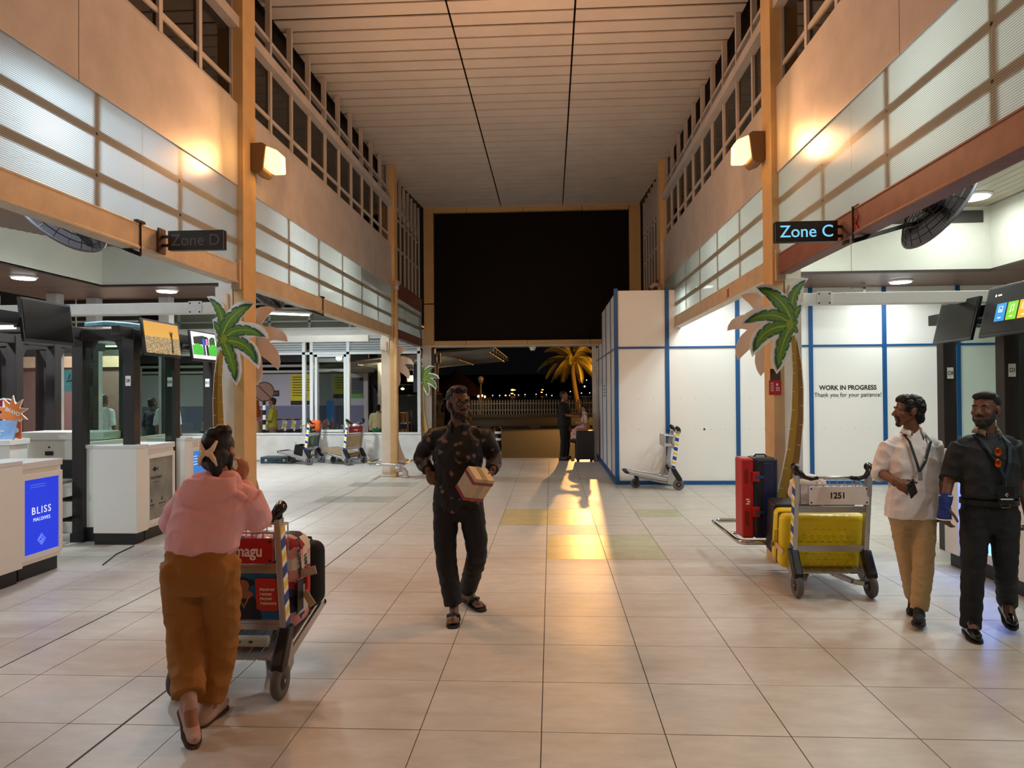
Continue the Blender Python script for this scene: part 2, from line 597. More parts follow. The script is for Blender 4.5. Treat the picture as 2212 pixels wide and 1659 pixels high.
# ================================================================== SIDE WALLS
def side_wall(name, x, s, label, beam_mats):
    """x: hall face of the wall; s = +1 when the zone lies towards -X"""
    wl = thing(name, label, 'wall', kind='structure')
    def X(d):          # d metres behind the face
        return x - s * d
    def bx(a, b, y0, y1, z0, z1):
        xa, xb = sorted((X(a), X(b)))
        return (xa, y0, z0), (xb, y1, z1)
    bays = ((-4.0, 0.05), (0.33, 6.98), (7.3, 13.93), (14.2, 17.2))
    for bi, (y0, y1) in enumerate(bays):
        last = bi == 3
        fz0, fz1 = (3.77, 4.60) if not last else (3.62, 3.95)
        # solid fascia boards
        ys = [y0, (y0 + y1) / 2 + 0.9 * (bi == 1), y1] if not last else [y0, y1]
        for a, b in zip(ys[:-1], ys[1:]):
            MB().box(*bx(0.0, 0.05, a + 0.003, b - 0.003, fz0, fz1)).build('fascia_board', M_CREAM if not last else M_ROSE, wl, bevel=0.004)
        # translucent sheet and the bars behind it
        nb = 4 if bi in (1, 2) else 2
        for q in range(nb):
            a = y0 + (y1 - y0) * q / nb
            b = y0 + (y1 - y0) * (q + 1) / nb
            MB().box(*bx(0.012, 0.020, a + 0.002, b - 0.002, 2.97, fz0)).build('polycarbonate_sheet', M_POLY, wl)
        for z in (3.18 + 0.02, 3.47 + 0.02):
            MB().box(*bx(0.022, 0.036, y0, y1, z - 0.032, z + 0.032)).build('rail', M_BEAM, wl)
        nm = 6 if not last else 3
        for q in range(1, nm):
            yy = y0 + (y1 - y0) * q / nm
            MB().box(*bx(0.024, 0.038, yy - 0.032, yy + 0.032, 2.97, fz0)).build('mullion', M_BEAM, wl)
            for z in (3.2, 3.49):
                MB().lathe([(0.012, 0), (0.009, 0.006)], (X(0.012), yy, z), 8, 'X').build('bolt', M_BLACK, wl)
        # steel channel beam with lips
        bm_ = MB().box(*bx(0.0, 0.02, y0, y1, 2.8, 2.97)).box(*bx(-0.012, 0.12, y0, y1, 2.785, 2.805)).box(*bx(-0.004, 0.12, y0, y1, 2.965, 2.98))
        bm_.build('channel_beam', beam_mats[bi], wl, bevel=0.003)
        MB().box(*bx(0.02, 0.12, y0, y1, 2.787, 2.80)).build('beam_underside', M_WHITE, wl)
        # clerestory framing above the fascia
        top = 6.19
        z0 = fz1
        rails = (z0 + 0.05, z0 + 0.22, 5.42, 5.72) if not last else (z0 + 0.75, 5.3, 5.55)
        for rz in rails:
            hgt = 0.11 if abs(rz - 5.42) < 0.01 else 0.045
            dep = -0.02 if hgt > 0.1 else 0.06
            MB().box(*bx(dep, 0.12, y0, y1, rz - hgt / 2, rz + hgt / 2)).build('rail', M_CREAM, wl)
        n2 = 10 if not last else 7
        for q in range(n2 + 1):
            yy = y0 + (y1 - y0) * q / n2
            MB().box(*bx(0.05, 0.11, yy - 0.028, yy + 0.028, z0, top)).build('mullion', M_CREAM, wl)
        for q in range(n2):
            a = y0 + (y1 - y0) * q / n2 + 0.028
            b = y0 + (y1 - y0) * (q + 1) / n2 - 0.028
            MB().box(*bx(0.078, 0.082, a, b, z0, 5.4)).build('pane', glass_mat('smoked_glass', (150, 146, 140), 0.2), wl)
        MB().box(*bx(0.32, 0.36, y0, y1, 4.5, 6.3)).build('backing', mat('clerestory_dark', (34, 27, 24), 0.7), wl)
    # columns: white body outside, cream flange on the hall side
    for yc in (0.19, 7.13, 14.06):
        c = MB().box(*bx(0.05, 0.235, yc - 0.1, yc + 0.1, 0.0, 3.77)).build('column', M_COLW, wl, bevel=0.004)
        MB().box(*bx(0.05, 0.26, yc - 0.09, yc + 0.13, 3.77, 6.19)).build('column_head', M_CREAM, wl, bevel=0.004)
        MB().box(*bx(-0.055, 0.05, yc - 0.16, yc + 0.14, 0.0, 6.19)).build('column_flange', M_POST, wl, bevel=0.004)
        MB().box(*bx(0.03, 0.26, yc - 0.12, yc + 0.12, 0.0, 0.055)).box(*bx(0.045, 0.245, yc - 0.105, yc + 0.105, 0.055, 0.3)).build('plinth', M_COLW, wl, bevel=0.03)
        # bracket plates where the beams land
        for dy in (-0.16, 0.15):
            MB().box(*bx(-0.03, 0.06, yc + dy - 0.03, yc + dy + 0.03, 2.72, 3.02)).build('bracket_plate', M_BEAM, wl, bevel=0.004)
        MB().box(*bx(0.06, 0.24, yc - 0.16, yc - 0.101, 2.52, 2.75)).box(*bx(0.1, 0.15, yc - 0.21, yc - 0.16, 2.5, 2.68)).build('steel_cleat', M_COLW, wl, bevel=0.004)
    return wl, X, bx


wall_left, XL, bxl = side_wall('wall_left', -3.13, 1, 'left concourse wall of fascia boards, ribbed clear sheeting and glazed clerestory', [M_BEAM, M_BEAM, M_BEAM, M_ROSE])
wall_right, XR, bxr = side_wall('wall_right', 2.2, -1, 'right concourse wall of fascia boards and ribbed sheeting above red-brown beam', [M_ROSE, M_ROSE, M_BEAM, M_BEAM])

# red paint cross marks on the beams
mr_ = mat('red_marker', (176, 28, 30), 0.6)
for x_, y_, z_ in ((2.196, 5.22, 2.86), (2.196, 8.9, 2.87)):
    k = MB()
    for s in (-1, 1):
        k.bar((x_ - 0.002, y_ - 0.05, z_ - 0.055 * s), (x_ - 0.002, y_ + 0.05, z_ + 0.055 * s), 0.003, 0.012)
    k.build('cross_mark', mr_, wall_right)

# white painted timber beams that tie the columns into the zones
for nm, xa, xb, lab in (('trim_1', -9.3, -3.37, 'white painted tie beam left of the nearest left column'),
                        ('trim_2', 2.44, 9.2, 'flaking white tie beam right of the nearest right column')):
    t = thing(nm, lab, 'beam', kind='structure')
    mm = mat('flaking_white', (226, 224, 214), 0.6, var=0.05) if nm == 'trim_1' else mat('flaking_paint', (232, 232, 226), 0.6, col2=(150, 138, 120), vscale=9, stretch=(1.5, 6, 9))
    if nm == 'trim_2':
        mm.node_tree.nodes['Color Ramp'].color_ramp.elements[0].position = 0.27
        mm.node_tree.nodes['Color Ramp'].color_ramp.elements[1].position = 0.33
    MB().box((xa, 7.06, 2.50), (xb, 7.2, 2.61)).build('beam', mm, t, bevel=0.004)
    px = -3.62 if nm == 'trim_1' else 2.66
    MB().box((px - 0.07, 7.045, 2.49), (px + 0.07, 7.06, 2.62)).build('joint_plate', M_WHITE, t, bevel=0.003)
    for a in (-1, 1):
        for b in (-1, 1):
            MB().lathe([(0.009, 0), (0.006, -0.008)], (px + 0.05 * a, 7.045, 2.555 + 0.045 * b), 8, 'Y').build('bolt', M_BLACK, t)

# ================================================================== END PORTAL with dark panel
portal = thing('wall_end', 'clad portal frame around a huge dark panel over the exit', 'portal', kind='structure')
clad = mat('portal_cladding', (196, 164, 112), 0.4, var=0.06, vscale=2)
cladg = mat('portal_cladding_pale', (196, 194, 184), 0.4)
Y0 = 17.3
MB().box((-3.1, Y0, 3.86), (-2.86, Y0 + 0.35, 6.22)).build('cladding_panel', clad, portal, bevel=0.004)
MB().box((-3.1, Y0, 2.82), (-2.86, Y0 + 0.35, 3.83)).build('cladding_panel', clad, portal, bevel=0.004)
MB().box((-3.2, Y0 - 0.01, 2.82), (-3.1, Y0 + 0.3, 3.22)).build('cladding_panel', cladg, portal, bevel=0.004)
MB().box((1.93, Y0, 2.8), (2.2, Y0 + 0.35, 6.22)).build('cladding_panel', clad, portal, bevel=0.004)
xs = [-2.855, -2.03, -0.64, 0.8, 1.925]
for a, b in zip(xs[:-1], xs[1:]):
    MB().box((a, Y0, 6.09), (b - 0.012, Y0 + 0.3, 6.3)).build('cladding_panel', clad, portal, bevel=0.004)
xs = [-2.855, -2.06, -0.55, 0.97, 1.925]
for a, b in zip(xs[:-1], xs[1:]):
    MB().box((a, Y0, 2.82), (b - 0.012, Y0 + 0.35, 2.93)).build('cladding_panel', clad, portal, bevel=0.004)
MB().box((-3.2, Y0 + 0.02, 2.78), (2.2, Y0 + 0.4, 2.82)).build('soffit', cladg, portal)
MB().box((-2.86, Y0 + 0.12, 2.93), (1.93, Y0 + 0.2, 6.1)).build('dark_panel', mat('dark_panel', (13, 8, 7), 0.6, spec=0.15), portal)
MB().box((-3.15, Y0 + 0.02, 0), (-2.93, Y0 + 0.3, 2.78)).build('pier', cladg, portal, bevel=0.005)
MB().box((-2.93, Y0 + 0.08, 0), (-2.86, Y0 + 0.3, 2.78)).build('jamb', mat('jamb_brown', (58, 44, 32), 0.5), portal)
MB().box((1.02, Y0 + 0.25, 0), (1.12, Y0 + 0.35, 2.78)).build('jamb', M_COLW, portal)

# ================================================================== HOARDING
hoard = thing('wall_hoarding', 'white panelled construction hoarding with blue battens', 'hoarding', kind='structure')
hp = mat('hoarding_white', (240, 240, 237), 0.45)
HZ = 3.5
HB = [1.17, 2.07, 3.3, 4.57, 5.83, 7.08, 8.33]
for a, b in zip(HB[:-1], HB[1:]):
    for z0, z1 in ((0.07, 2.42), (2.455, HZ - 0.04)):
        MB().box((a + 0.035, 12.76, z0), (b - 0.035, 12.79, z1)).build('panel', hp, hoard)
for x_ in HB:
    MB().box((x_ - 0.035, 12.735, 0.0), (x_ + 0.035, 12.8, HZ)).build('batten', M_BLUE, hoard, bevel=0.003)
for z0, z1 in ((0.0, 0.07), (2.42, 2.455)):
    for a, b in zip(HB[:-1], HB[1:]):
        MB().box((a + 0.035, 12.74, z0), (b - 0.035, 12.8, z1)).build('batten', M_BLUE, hoard)
SY = [12.8, 13.85, 15.0, 16.15, 17.35, 18.3, 19.1]
for k_, (a, b) in enumerate(zip(SY[:-1], SY[1:])):
    top = HZ - 0.06 if b < 17.2 else 2.76
    for z0, z1 in ((0.09, 2.42), (2.455, top)):
        MB().box((1.17, a + 0.02, z0), (1.2, b - 0.02, z1)).build('panel', hp, hoard)
    MB().box((1.158, b - 0.02, 0.0), (1.21, b + 0.02, top)).build('batten', M_BLUE, hoard)
    MB().box((1.145, a, 0.0), (1.2, b - 0.02, 0.09)).build('batten', M_BLUE, hoard)
    MB().box((1.16, a + 0.02, 2.42), (1.2, b - 0.02, 2.455)).build('batten', M_BLUE, hoard)
# screws
for x0, n_ in ((1.3, 4), (2.3, 5), (3.5, 4), (4.8, 4)):
    for z_ in (1.52, 0.98):
        for q in range(n_):
            MB().lathe([(0.006, 0), (0.004, -0.003)], (x0 + q * 0.26, 12.76, z_), 6, 'Y').build('screw', mat('screw_grey', (120, 110, 100), 0.5), hoard)
MB().lathe([(0.02, 0), (0.02, -0.004)], (2.71, 12.76, 0.98), 12, 'Y').build('latch_hole', mat('hole_brown', (70, 56, 44), 0.6), hoard)
MB().lathe([(0.02, 0), (0.02, -0.004)], (6.9, 12.76, 1.0), 12, 'Y').build('latch_hole', _M['hole_brown'], hoard)
text('WORK IN PROGRESS', 0.112, (5.2, 12.757, 1.695), '-Y', M_BLK, hoard, bold=0.0025, sx=0.93)
text('Thank you for your patience!', 0.105, (5.2, 12.757, 1.57), '-Y', M_BLK, hoard, sx=0.93)
k = MB()
for i_ in range(4):
    k.box((1.166, 15.35, 1.55 + i_ * 0.07), (1.17, 15.9 - 0.1 * (i_ % 2), 1.585 + i_ * 0.07))
k.build('faded_notice', mat('faded_print', (150, 148, 150), 0.6), hoard)

# ================================================================== ZONE CEILINGS (both sides)
woodc = mat('brown_slat', (112, 84, 70), 0.42, var=0.12, vscale=4)
bulk = mat('bulkhead_white', (214, 216, 204), 0.5, var=0.05, vscale=2)
bulkdark = mat('bulkhead_edge', (52, 40, 34), 0.5)
pale = mat('pale_slat', (170, 162, 140), 0.45)

cr = thing('ceiling_right', 'slatted ceiling and pale raised coffer over the right zone', 'ceiling', kind='structure')
y = 0.0
# coffer slats run along the zone
x_ = 2.4
while x_ < 6.6:
    MB().box((x_, -1, 4.42), (x_ + 0.135, 11.1, 4.435)).build('slat', pale, cr)
    x_ += 0.145
MB().box((2.3, -1, 4.45), (6.7, 11.2, 4.5)).build('backing', M_DARK, cr)
MB().box((2.36, 11.1, 3.46), (6.72, 11.16, 4.44)).build('bulkhead', bulk, cr)
MB().box((6.66, -1, 3.46), (6.72, 11.1, 4.44)).build('bulkhead', bulk, cr)
MB().box((2.36, 11.085, 3.44), (6.66, 11.17, 3.475)).build('edge_trim', bulkdark, cr)
MB().box((6.64, -1, 3.44), (6.66, 11.085, 3.475)).build('edge_trim', bulkdark, cr)
for a, b in ((4.2, 5.6), (5.75, 6.55)):
    MB().box((a, 11.08, 4.18), (b, 11.1, 4.36)).build('vent_opening', mat('vent_dark', (58, 54, 50), 0.6), cr)
for a in (3.3, 4.6):
    MB().box((a - 0.002, 11.095, 3.48), (a + 0.002, 11.1, 4.42)).build('joint', mat('joint_line', (120, 118, 108), 0.6), cr)
y = 11.17
while y < 12.7:
    MB().box((2.36, y, 3.46), (9.4, y + 0.105, 3.475)).build('slat', woodc, cr)
    y += 0.115
x_ = 6.73
while x_ < 9.3:
    MB().box((x_, -1, 3.46), (x_ + 0.105, 11.15, 3.475)).build('slat', woodc, cr)
    x_ += 0.115
MB().box((2.36, 11.17, 3.49), (9.4, 13.5, 3.53)).box((6.72, -1, 3.49), (9.4, 11.17, 3.53)).build('backing', M_DARK, cr)
MB().box((9.4, -1.5, 0), (9.46, 12.9, 4.5)).build('end_sheet', mat('outer_wall', (170, 168, 160), 0.6), cr)
for xx in (4.1, 5.35):
    MB().box((xx - 0.02, 12.4, 3.3), (xx + 0.02, 12.44, 3.46)).box((xx - 0.22, 12.4, 3.38), (xx + 0.02, 12.44, 3.41)).build('hanger_bracket', M_CREAM, cr)

cl = thing('ceiling_left', 'brown slatted soffit and pale raised coffer over the left zone', 'ceiling', kind='structure')
MB().box((-7.5, 11.5, 3.5), (-3.36, 11.56, 4.6)).build('bulkhead', bulk, cl)
MB().box((-7.56, 2.0, 3.5), (-7.5, 11.56, 4.6)).build('bulkhead', bulk, cl)
MB().box((-7.5, 11.48, 3.48), (-3.36, 11.57, 3.515)).build('edge_trim', bulkdark, cl)
MB().box((-7.52, 2.0, 3.48), (-7.5, 11.48, 3.515)).build('edge_trim', bulkdark, cl)
n_ = 0
y = 2.0
while y < 11.4:
    z = 4.02 + (y - 9.7) * 0.08
    MB().box((-7.5, y, z), (-3.4, y + 0.14, z + 0.015)).build('slat', woodc, cl)
    y += 0.15
MB().box((-7.6, 0.5, 4.5), (-3.3, 11.6, 4.56)).build('backing', M_DARK, cl)
y = 11.57
while y < 13.2:
    MB().box((-9.6, y, 3.5), (-3.36, y + 0.105, 3.515)).build('slat', woodc, cl)
    y += 0.115
x_ = -9.6
while x_ < -7.6:
    MB().box((x_, 1.0, 3.5), (x_ + 0.105, 11.55, 3.515)).build('slat', woodc, cl)
    x_ += 0.115
MB().box((-9.6, 11.57, 3.53), (-3.36, 13.2, 3.57)).box((-9.6, 1.0, 3.53), (-7.56, 11.57, 3.57)).build('backing', M_DARK, cl)
MB().box((-9.6, 13.2, 3.4), (-3.36, 13.28, 3.6)).build('edge_trim', bulkdark, cl)


def ceiling_light(x, y, z, label, r=0.17):
    t = thing('ceiling_light', label, 'light', (x, y, z))
    MB().lathe([(r * 0.98, -0.03), (r + 0.02, -0.015), (r + 0.02, 0.0)], (0, 0, 0), 28).build('rim', M_WHT, t, smooth=True)
    MB().lathe([(r * 0.7, -0.046), (r * 0.92, -0.042), (r * 0.96, -0.031)], (0, 0, 0), 28).build('diffuser', M_LED, t, smooth=True)
    return t


ceiling_light(6.03, 10.45, 4.42, 'round ceiling light in the pale raised coffer on the right', 0.23)
ceiling_light(5.78, 12.04, 3.46, 'round soffit light above the work in progress hoarding')
ceiling_light(2.62, 12.2, 3.46, 'round soffit light half hidden behind the right palm cutout', 0.15)
ceiling_light(-6.69, 12.05, 3.5, 'round soffit light above the sunset screen')
ceiling_light(-8.06, 10.45, 3.5, 'round soffit light above the blank black monitor on the left')
# ================================================================== LUGGAGE TROLLEYS
m_sblue = mat('strip_blue', (20, 62, 148), 0.45)
m_syel = mat('strip_yellow', (232, 206, 60), 0.45)
m_tyre = mat('grey_tyre', (96, 94, 94), 0.75)
m_board = mat('sign_board_white', (226, 216, 208), 0.5, var=0.08, vscale=8)
m_wire = mat('wire_steel', (170, 165, 160), 0.35, metal=0.9)
m_hub = mat('wheel_hub', (28, 28, 30), 0.5)
UP0, UP1 = V((0, 0.095, 0.13)), V((0, -0.02, 0.985))


def up_at(z):
    t = (z - UP0.z) / (UP1.z - UP0.z)
    return UP0.y + (UP1.y - UP0.y) * t


def wheel(parent, loc, r, wdt):
    w_ = MB().lathe([(r * 0.2, -wdt * 0.5), (r * 0.66, -wdt * 0.42), (r * 0.7, 0), (r * 0.66, wdt * 0.42), (r * 0.2, wdt * 0.5)], loc, 20, 'X').build('wheel', m_hub, parent, smooth=True)
    MB().lathe([(r * 0.66, -wdt * 0.45), (r * 0.9, -wdt * 0.5), (r, -wdt * 0.25), (r, wdt * 0.25), (r * 0.9, wdt * 0.5), (r * 0.66, wdt * 0.45)], loc, 28, 'X').build('tyre', m_tyre, w_, smooth=True)
    MB().lathe([(0.012, -wdt * 0.62), (0.012, wdt * 0.62)], loc, 10, 'X').build('axle_bolt', M_ALU, w_)
    return w_


def trolley(label, loc, rotz, group=None, deck_mat=None):
    t = thing('luggage_trolley', label, 'trolley', loc, rotz, group)
    dm = deck_mat or M_ALU
    # deck rising to the front
    dk = MB()
    for q in range(7):
        x0 = -0.24 + q * 0.07
        taper = 1 - 0.1
        dk.bar((x0 + 0.03, 0.10, 0.165), ((x0 + 0.03) * taper, 0.80, 0.292), 0.062, 0.014)
    dk.build('deck', dm, t)
    for s in (-1, 1):
        MB().bar((0.275 * s, 0.06, 0.15), (0.25 * s, 0.81, 0.288), 0.022, 0.05).build('deck_rail', M_ALU, t, bevel=0.004)
    MB().tube([(-0.255, 0.79, 0.287), (-0.2, 0.85, 0.296), (0.2, 0.85, 0.296), (0.255, 0.79, 0.287)], 0.022, 8).build('bumper', M_BLACK, t, smooth=True)
    # sprung curved under-frame
    for s in (-1, 1):
        pts = [(0.27 * s, 0.03, 0.10), (0.2 * s, 0.08, 0.10), (0.12 * s, 0.24, 0.12), (0.05 * s, 0.46, 0.16), (0.03 * s, 0.62, 0.19)]
        k = MB()
        for a, b in zip(pts[:-1], pts[1:]):
            k.bar(a, b, 0.05, 0.035)
        k.build('under_frame', M_ALU, t, bevel=0.004)
    MB().cbox((0, 0.62, 0.2), (0.11, 0.12, 0.06)).bar((-0.05, 0.62, 0.2), (-0.05, 0.66, 0.075), 0.012, 0.05).bar((0.05, 0.62, 0.2), (0.05, 0.66, 0.075), 0.012, 0.05).build('castor_fork', M_BLACK, t, bevel=0.005)
    wheel(t, (0, 0.66, 0.082), 0.082, 0.042)
    for s in (-1, 1):
        u = MB().bar(V((0.285 * s, 0, 0)) + UP0, V((0.285 * s, 0, 0)) + UP1, 0.036, 0.062, up=(0, 1, 0)).build('upright', M_ALU, t, bevel=0.004)
        # striped safety tape on the outer edge
        k = MB()
        z = 0.34
        i_ = 0
        xs_ = 0.3036 * s
        while z < 0.93:
            hgt = (0.06, 0.028, 0.04, 0.028)[i_ % 4]
            k.mi = (0, 1, 2, 1)[i_ % 4]
            z1 = min(z + hgt, 0.95)
            sl = 0.022
            ya, yb = up_at(z), up_at(z1)
            q = [(xs_, ya - 0.03, z), (xs_, ya + 0.03, z + sl), (xs_, yb + 0.03, z1 + sl), (xs_, yb - 0.03, z1)]
            q2 = [(xs_ + 0.001 * s, b, c) for a, b, c in q]
            k.add(q + q2, [(0, 1, 2, 3), (7, 6, 5, 4), (0, 4, 5, 1), (1, 5, 6, 2), (2, 6, 7, 3), (3, 7, 4, 0)])
            z = z1
            i_ += 1
        tag(k.build('striped_tape', [m_sblue, M_WHT, m_syel], t), 'blue, white and yellow striped tape')
        # wheel bracket: pale plate, black cover
        MB().prism([(0.16, 0.13), (0.13, 0.36), (0.05, 0.36), (-0.04, 0.16), (-0.01, 0.06), (0.06, 0.07)], 0.268 * s, 0.30 * s, 'YZ').build('wheel_bracket', M_ALU, t, bevel=0.003)
        MB().prism([(0.11, 0.37), (0.03, 0.37), (-0.075, 0.2), (-0.08, 0.165), (-0.03, 0.15), (0.01, 0.175), (0.085, 0.3)], 0.256 * s, 0.325 * s, 'YZ').build('bracket_cover', M_BLACK, t, bevel=0.012, seg=3)
        wheel(t, (0.29 * s, -0.02, 0.096), 0.096, 0.046)
        # black grip sweeping up over the upright
        pts = [(0.13 * s, -0.045, 0.962), (0.185 * s, -0.055, 0.955), (0.235 * s, -0.06, 0.97), (0.27 * s, -0.05, 1.002), (0.288 * s, -0.028, 1.032), (0.292 * s, -0.0, 1.045), (0.292 * s, 0.025, 1.03)]
        tag(MB().tube(pts, [0.016, 0.017, 0.018, 0.023, 0.031, 0.036, 0.018], 12).cyl((0.287 * s, -0.02, 0.96), (0.287 * s, -0.005, 1.03), 0.017, n=10).build('grip', mat('grip_black', (18, 17, 18), 0.22), t, smooth=True), 'glossy black hand grip')
    MB().cyl((-0.27, -0.028, 0.962), (0.27, -0.028, 0.962), 0.0115, n=12).build('handle_bar', M_ALU, t, smooth=True)
    for z, h_, nm in ((0.70, 0.05, 'upper_crossbar'), (0.375, 0.052, 'lower_crossbar')):
        k = MB()
        for q in range(3):
            zz = z - h_ / 3 + q * h_ / 3
            k.bar((-0.268, up_at(zz), zz), (0.268, up_at(zz), zz), 0.026, h_ / 3 - 0.003, up=(0, 0, 1))
        k.bar((-0.268, up_at(z), z), (0.268, up_at(z), z), 0.02, h_)
        k.build(nm, M_ALU, t)
    # wire basket
    k = MB()
    r = 0.0035
    for y_, z0, z1 in ((0.0, 0.75, 0.90), (0.2, 0.73, 0.92)):
        k.tube([(-0.25, y_, z1), (0.25, y_, z1)], r * 1.5, 6)
        k.tube([(-0.25, y_, z0), (0.25, y_, z0)], r, 6)
        for q in range(9):
            xx = -0.25 + q * 0.0625
            k.tube([(xx, y_, z0), (xx, y_, z1)], r, 6)
    for s in (-0.25, 0.25):
        k.tube([(s, 0, 0.90), (s, 0.2, 0.92)], r * 1.5, 6)
        for q in range(4):
            yy = q * 0.066
            k.tube([(s, yy, 0.745), (s, yy, 0.905)], r, 6)
        k.tube([(s, 0.0, 0.75), (s, 0.2, 0.73)], r, 6)
    for q in range(7):
        xx = -0.21 + q * 0.07
        k.tube([(xx, 0.0, 0.75), (xx, 0.2, 0.73)], r, 6)
    k.build('wire_basket', m_wire, t)
    return t


def sign(t, m, x0=-0.19, x1=0.285, z0=0.742, z1=0.888):
    yy = up_at(z0) - 0.04
    b = MB().box((x0, yy, z0), (x1, yy + 0.004, z1)).build('sign_board', m, t, bevel=0.003)
    for a in (x0 + 0.018, x1 - 0.018):
        for c in (z0 + 0.018, z1 - 0.018):
            MB().lathe([(0.008, 0), (0.006, -0.004)], (a, yy, c), 8, 'Y').build('rivet', M_RUBBER, b)
    return b, yy


# ---- the trolley numbered 1251 with the yellow case
t1 = trolley('empty-handled trolley marked 1251 carrying the yellow suitcase beside right palm cutout', (2.255, 5.87, 0), R(1))
b, yy = sign(t1, m_board)
text('1251', 0.068, (0.035, yy - 0.001, 0.815), '-Y', M_BLK, b, bold=0.0016, sx=0.95)


def rounded_case(name, w_, d, h, rad, m, parent):
    o = MB().box((-w_ / 2, -d / 2, 0), (w_ / 2, d / 2, h)).build(name, m, parent, bevel=rad, seg=5)
    for p in o.data.polygons:
        p.use_smooth = True
    return o


m_yel = mat('yellow_shell', (236, 212, 10), 0.3, spec=0.5)
yc = thing('suitcase', 'bright yellow hard suitcase with diamond relief on trolley 1251', 'suitcase', (2.245, 6.19, 0.195), R(1))
yc.rotation_euler = (R(9.5), 0, R(1))
fs = MB().box((-0.35, -0.135, 0.0), (0.35, -0.004, 0.46)).build('front_shell', m_yel, yc, bevel=0.05, seg=5)
rs = MB().box((-0.35, 0.004, 0.0), (0.35, 0.135, 0.46)).build('rear_shell', m_yel, yc, bevel=0.05, seg=5)
for o in (fs, rs):
    for p in o.data.polygons:
        p.use_smooth = True
MB().box((-0.345, -0.008, 0.006), (0.345, 0.008, 0.454)).build('zip_band', mat('zip_olive', (120, 108, 20), 0.6), yc, bevel=0.04, seg=4)
k = MB()
nx, nz = 9, 7
for i in range(nx):
    for j in range(nz):
        cx = -0.27 + 0.54 * (i + (0.5 if j % 2 else 0) + 0.25) / nx
        cz = 0.03 + 0.36 * (j + 0.5) / nz
        a, c = 0.03, 0.026
        vs = [(cx - a, -0.134, cz - c), (cx + a, -0.134, cz - c), (cx, -0.134, cz + c), (cx, -0.143, cz - c * 0.3)]
        k.add(vs, [(0, 1, 3), (1, 2, 3), (2, 0, 3)])
k.build('diamond_relief', m_yel, yc)
MB().tube([(-0.09, -0.02, 0.455), (-0.08, -0.02, 0.476), (0.08, -0.02, 0.476), (0.09, -0.02, 0.455)], 0.009, 8).build('top_handle', mat('yellow_handle', (214, 190, 10), 0.4), yc, smooth=True)
MB().tube([(-0.345, -0.03, 0.16), (-0.372, -0.03, 0.17), (-0.372, -0.03, 0.30), (-0.345, -0.03, 0.31)], 0.01, 8).build('side_handle', _M['yellow_handle'], yc, smooth=True)
for z_ in (0.05, 0.41):
    MB().box((0.345, 0.02, z_ - 0.02), (0.38, 0.08, z_ + 0.02)).build('wheel_housing', M_BLACK, yc, bevel=0.006)
    w_ = MB().lathe([(0.012, -0.018), (0.03, -0.018), (0.034, -0.01), (0.034, 0.01), (0.03, 0.018), (0.012, 0.018)], (0.40, 0.05, z_), 18, 'Y').build('wheel', M_RUBBER, yc, smooth=True)
    MB().lathe([(0.014, -0.02), (0.012, -0.022)], (0.40, 0.05, z_), 12, 'Y').build('hub', M_ALU, w_)
tag_m = mat('tag_paper', (226, 196, 170), 0.6)
MB().box((-0.40, -0.032, 0.16), (-0.345, -0.03, 0.21)).bar((-0.37, -0.04, 0.19), (-0.34, -0.14, 0.15), 0.002, 0.045).build('baggage_tag', tag_m, yc)
k = MB()
for q in range(7):
    k.box((-0.395 + q * 0.006, -0.0335, 0.168), (-0.392 + q * 0.006, -0.032, 0.2))
k.build('bar_code', M_BLK, yc)
bc = thing('suitcase', 'black suitcase standing hidden behind the yellow suitcase', 'suitcase', (2.27, 6.46, 0.235), R(1))
bc.rotation_euler = (R(9.5), 0, R(1))
rounded_case('shell', 0.7, 0.2, 0.47, 0.03, mat('black_case', (24, 24, 28), 0.5), bc)
MB().tube([(-0.1, 0, 0.465), (-0.09, 0, 0.49), (0.09, 0, 0.49), (0.1, 0, 0.465)], 0.008, 8).build('handle', M_BLACK, bc)
# plastic bag in the basket
pb = thing('plastic_bag', 'crumpled white plastic bag in the basket of trolley 1251', 'bag', (2.12, 6.02, 0.742))
bmv = MB().ell((0, 0, 0.10), (0.16, 0.075, 0.125), None, 26, 16)
m_bag = mat('thin_plastic', (232, 214, 204), 0.35)
for i, p in enumerate(bmv.v):
    q = V(p)
    n_ = noise.noise(q * 14) * 0.022 + noise.noise(q * 31) * 0.009
    q = q + V((q.x, q.y, q.z - 0.1)).normalized() * n_
    bmv.v[i] = (q.x, q.y, max(0.0, q.z))
bmv.build('bag_body', m_bag, pb, smooth=True)
MB().tube([(0.06, -0.07, 0.2), (0.08, -0.1, 0.17), (0.082, -0.106, 0.06), (0.078, -0.106, -0.03)], [0.012, 0.006, 0.004, 0.006], 6).build('tied_string', m_bag, pb, smooth=True)

# ---- the empty trolley parked at the hoarding (seen from its side)
t2 = trolley('empty trolley parked side-on against the white hoarding', (2.10, 12.33, 0), R(90))
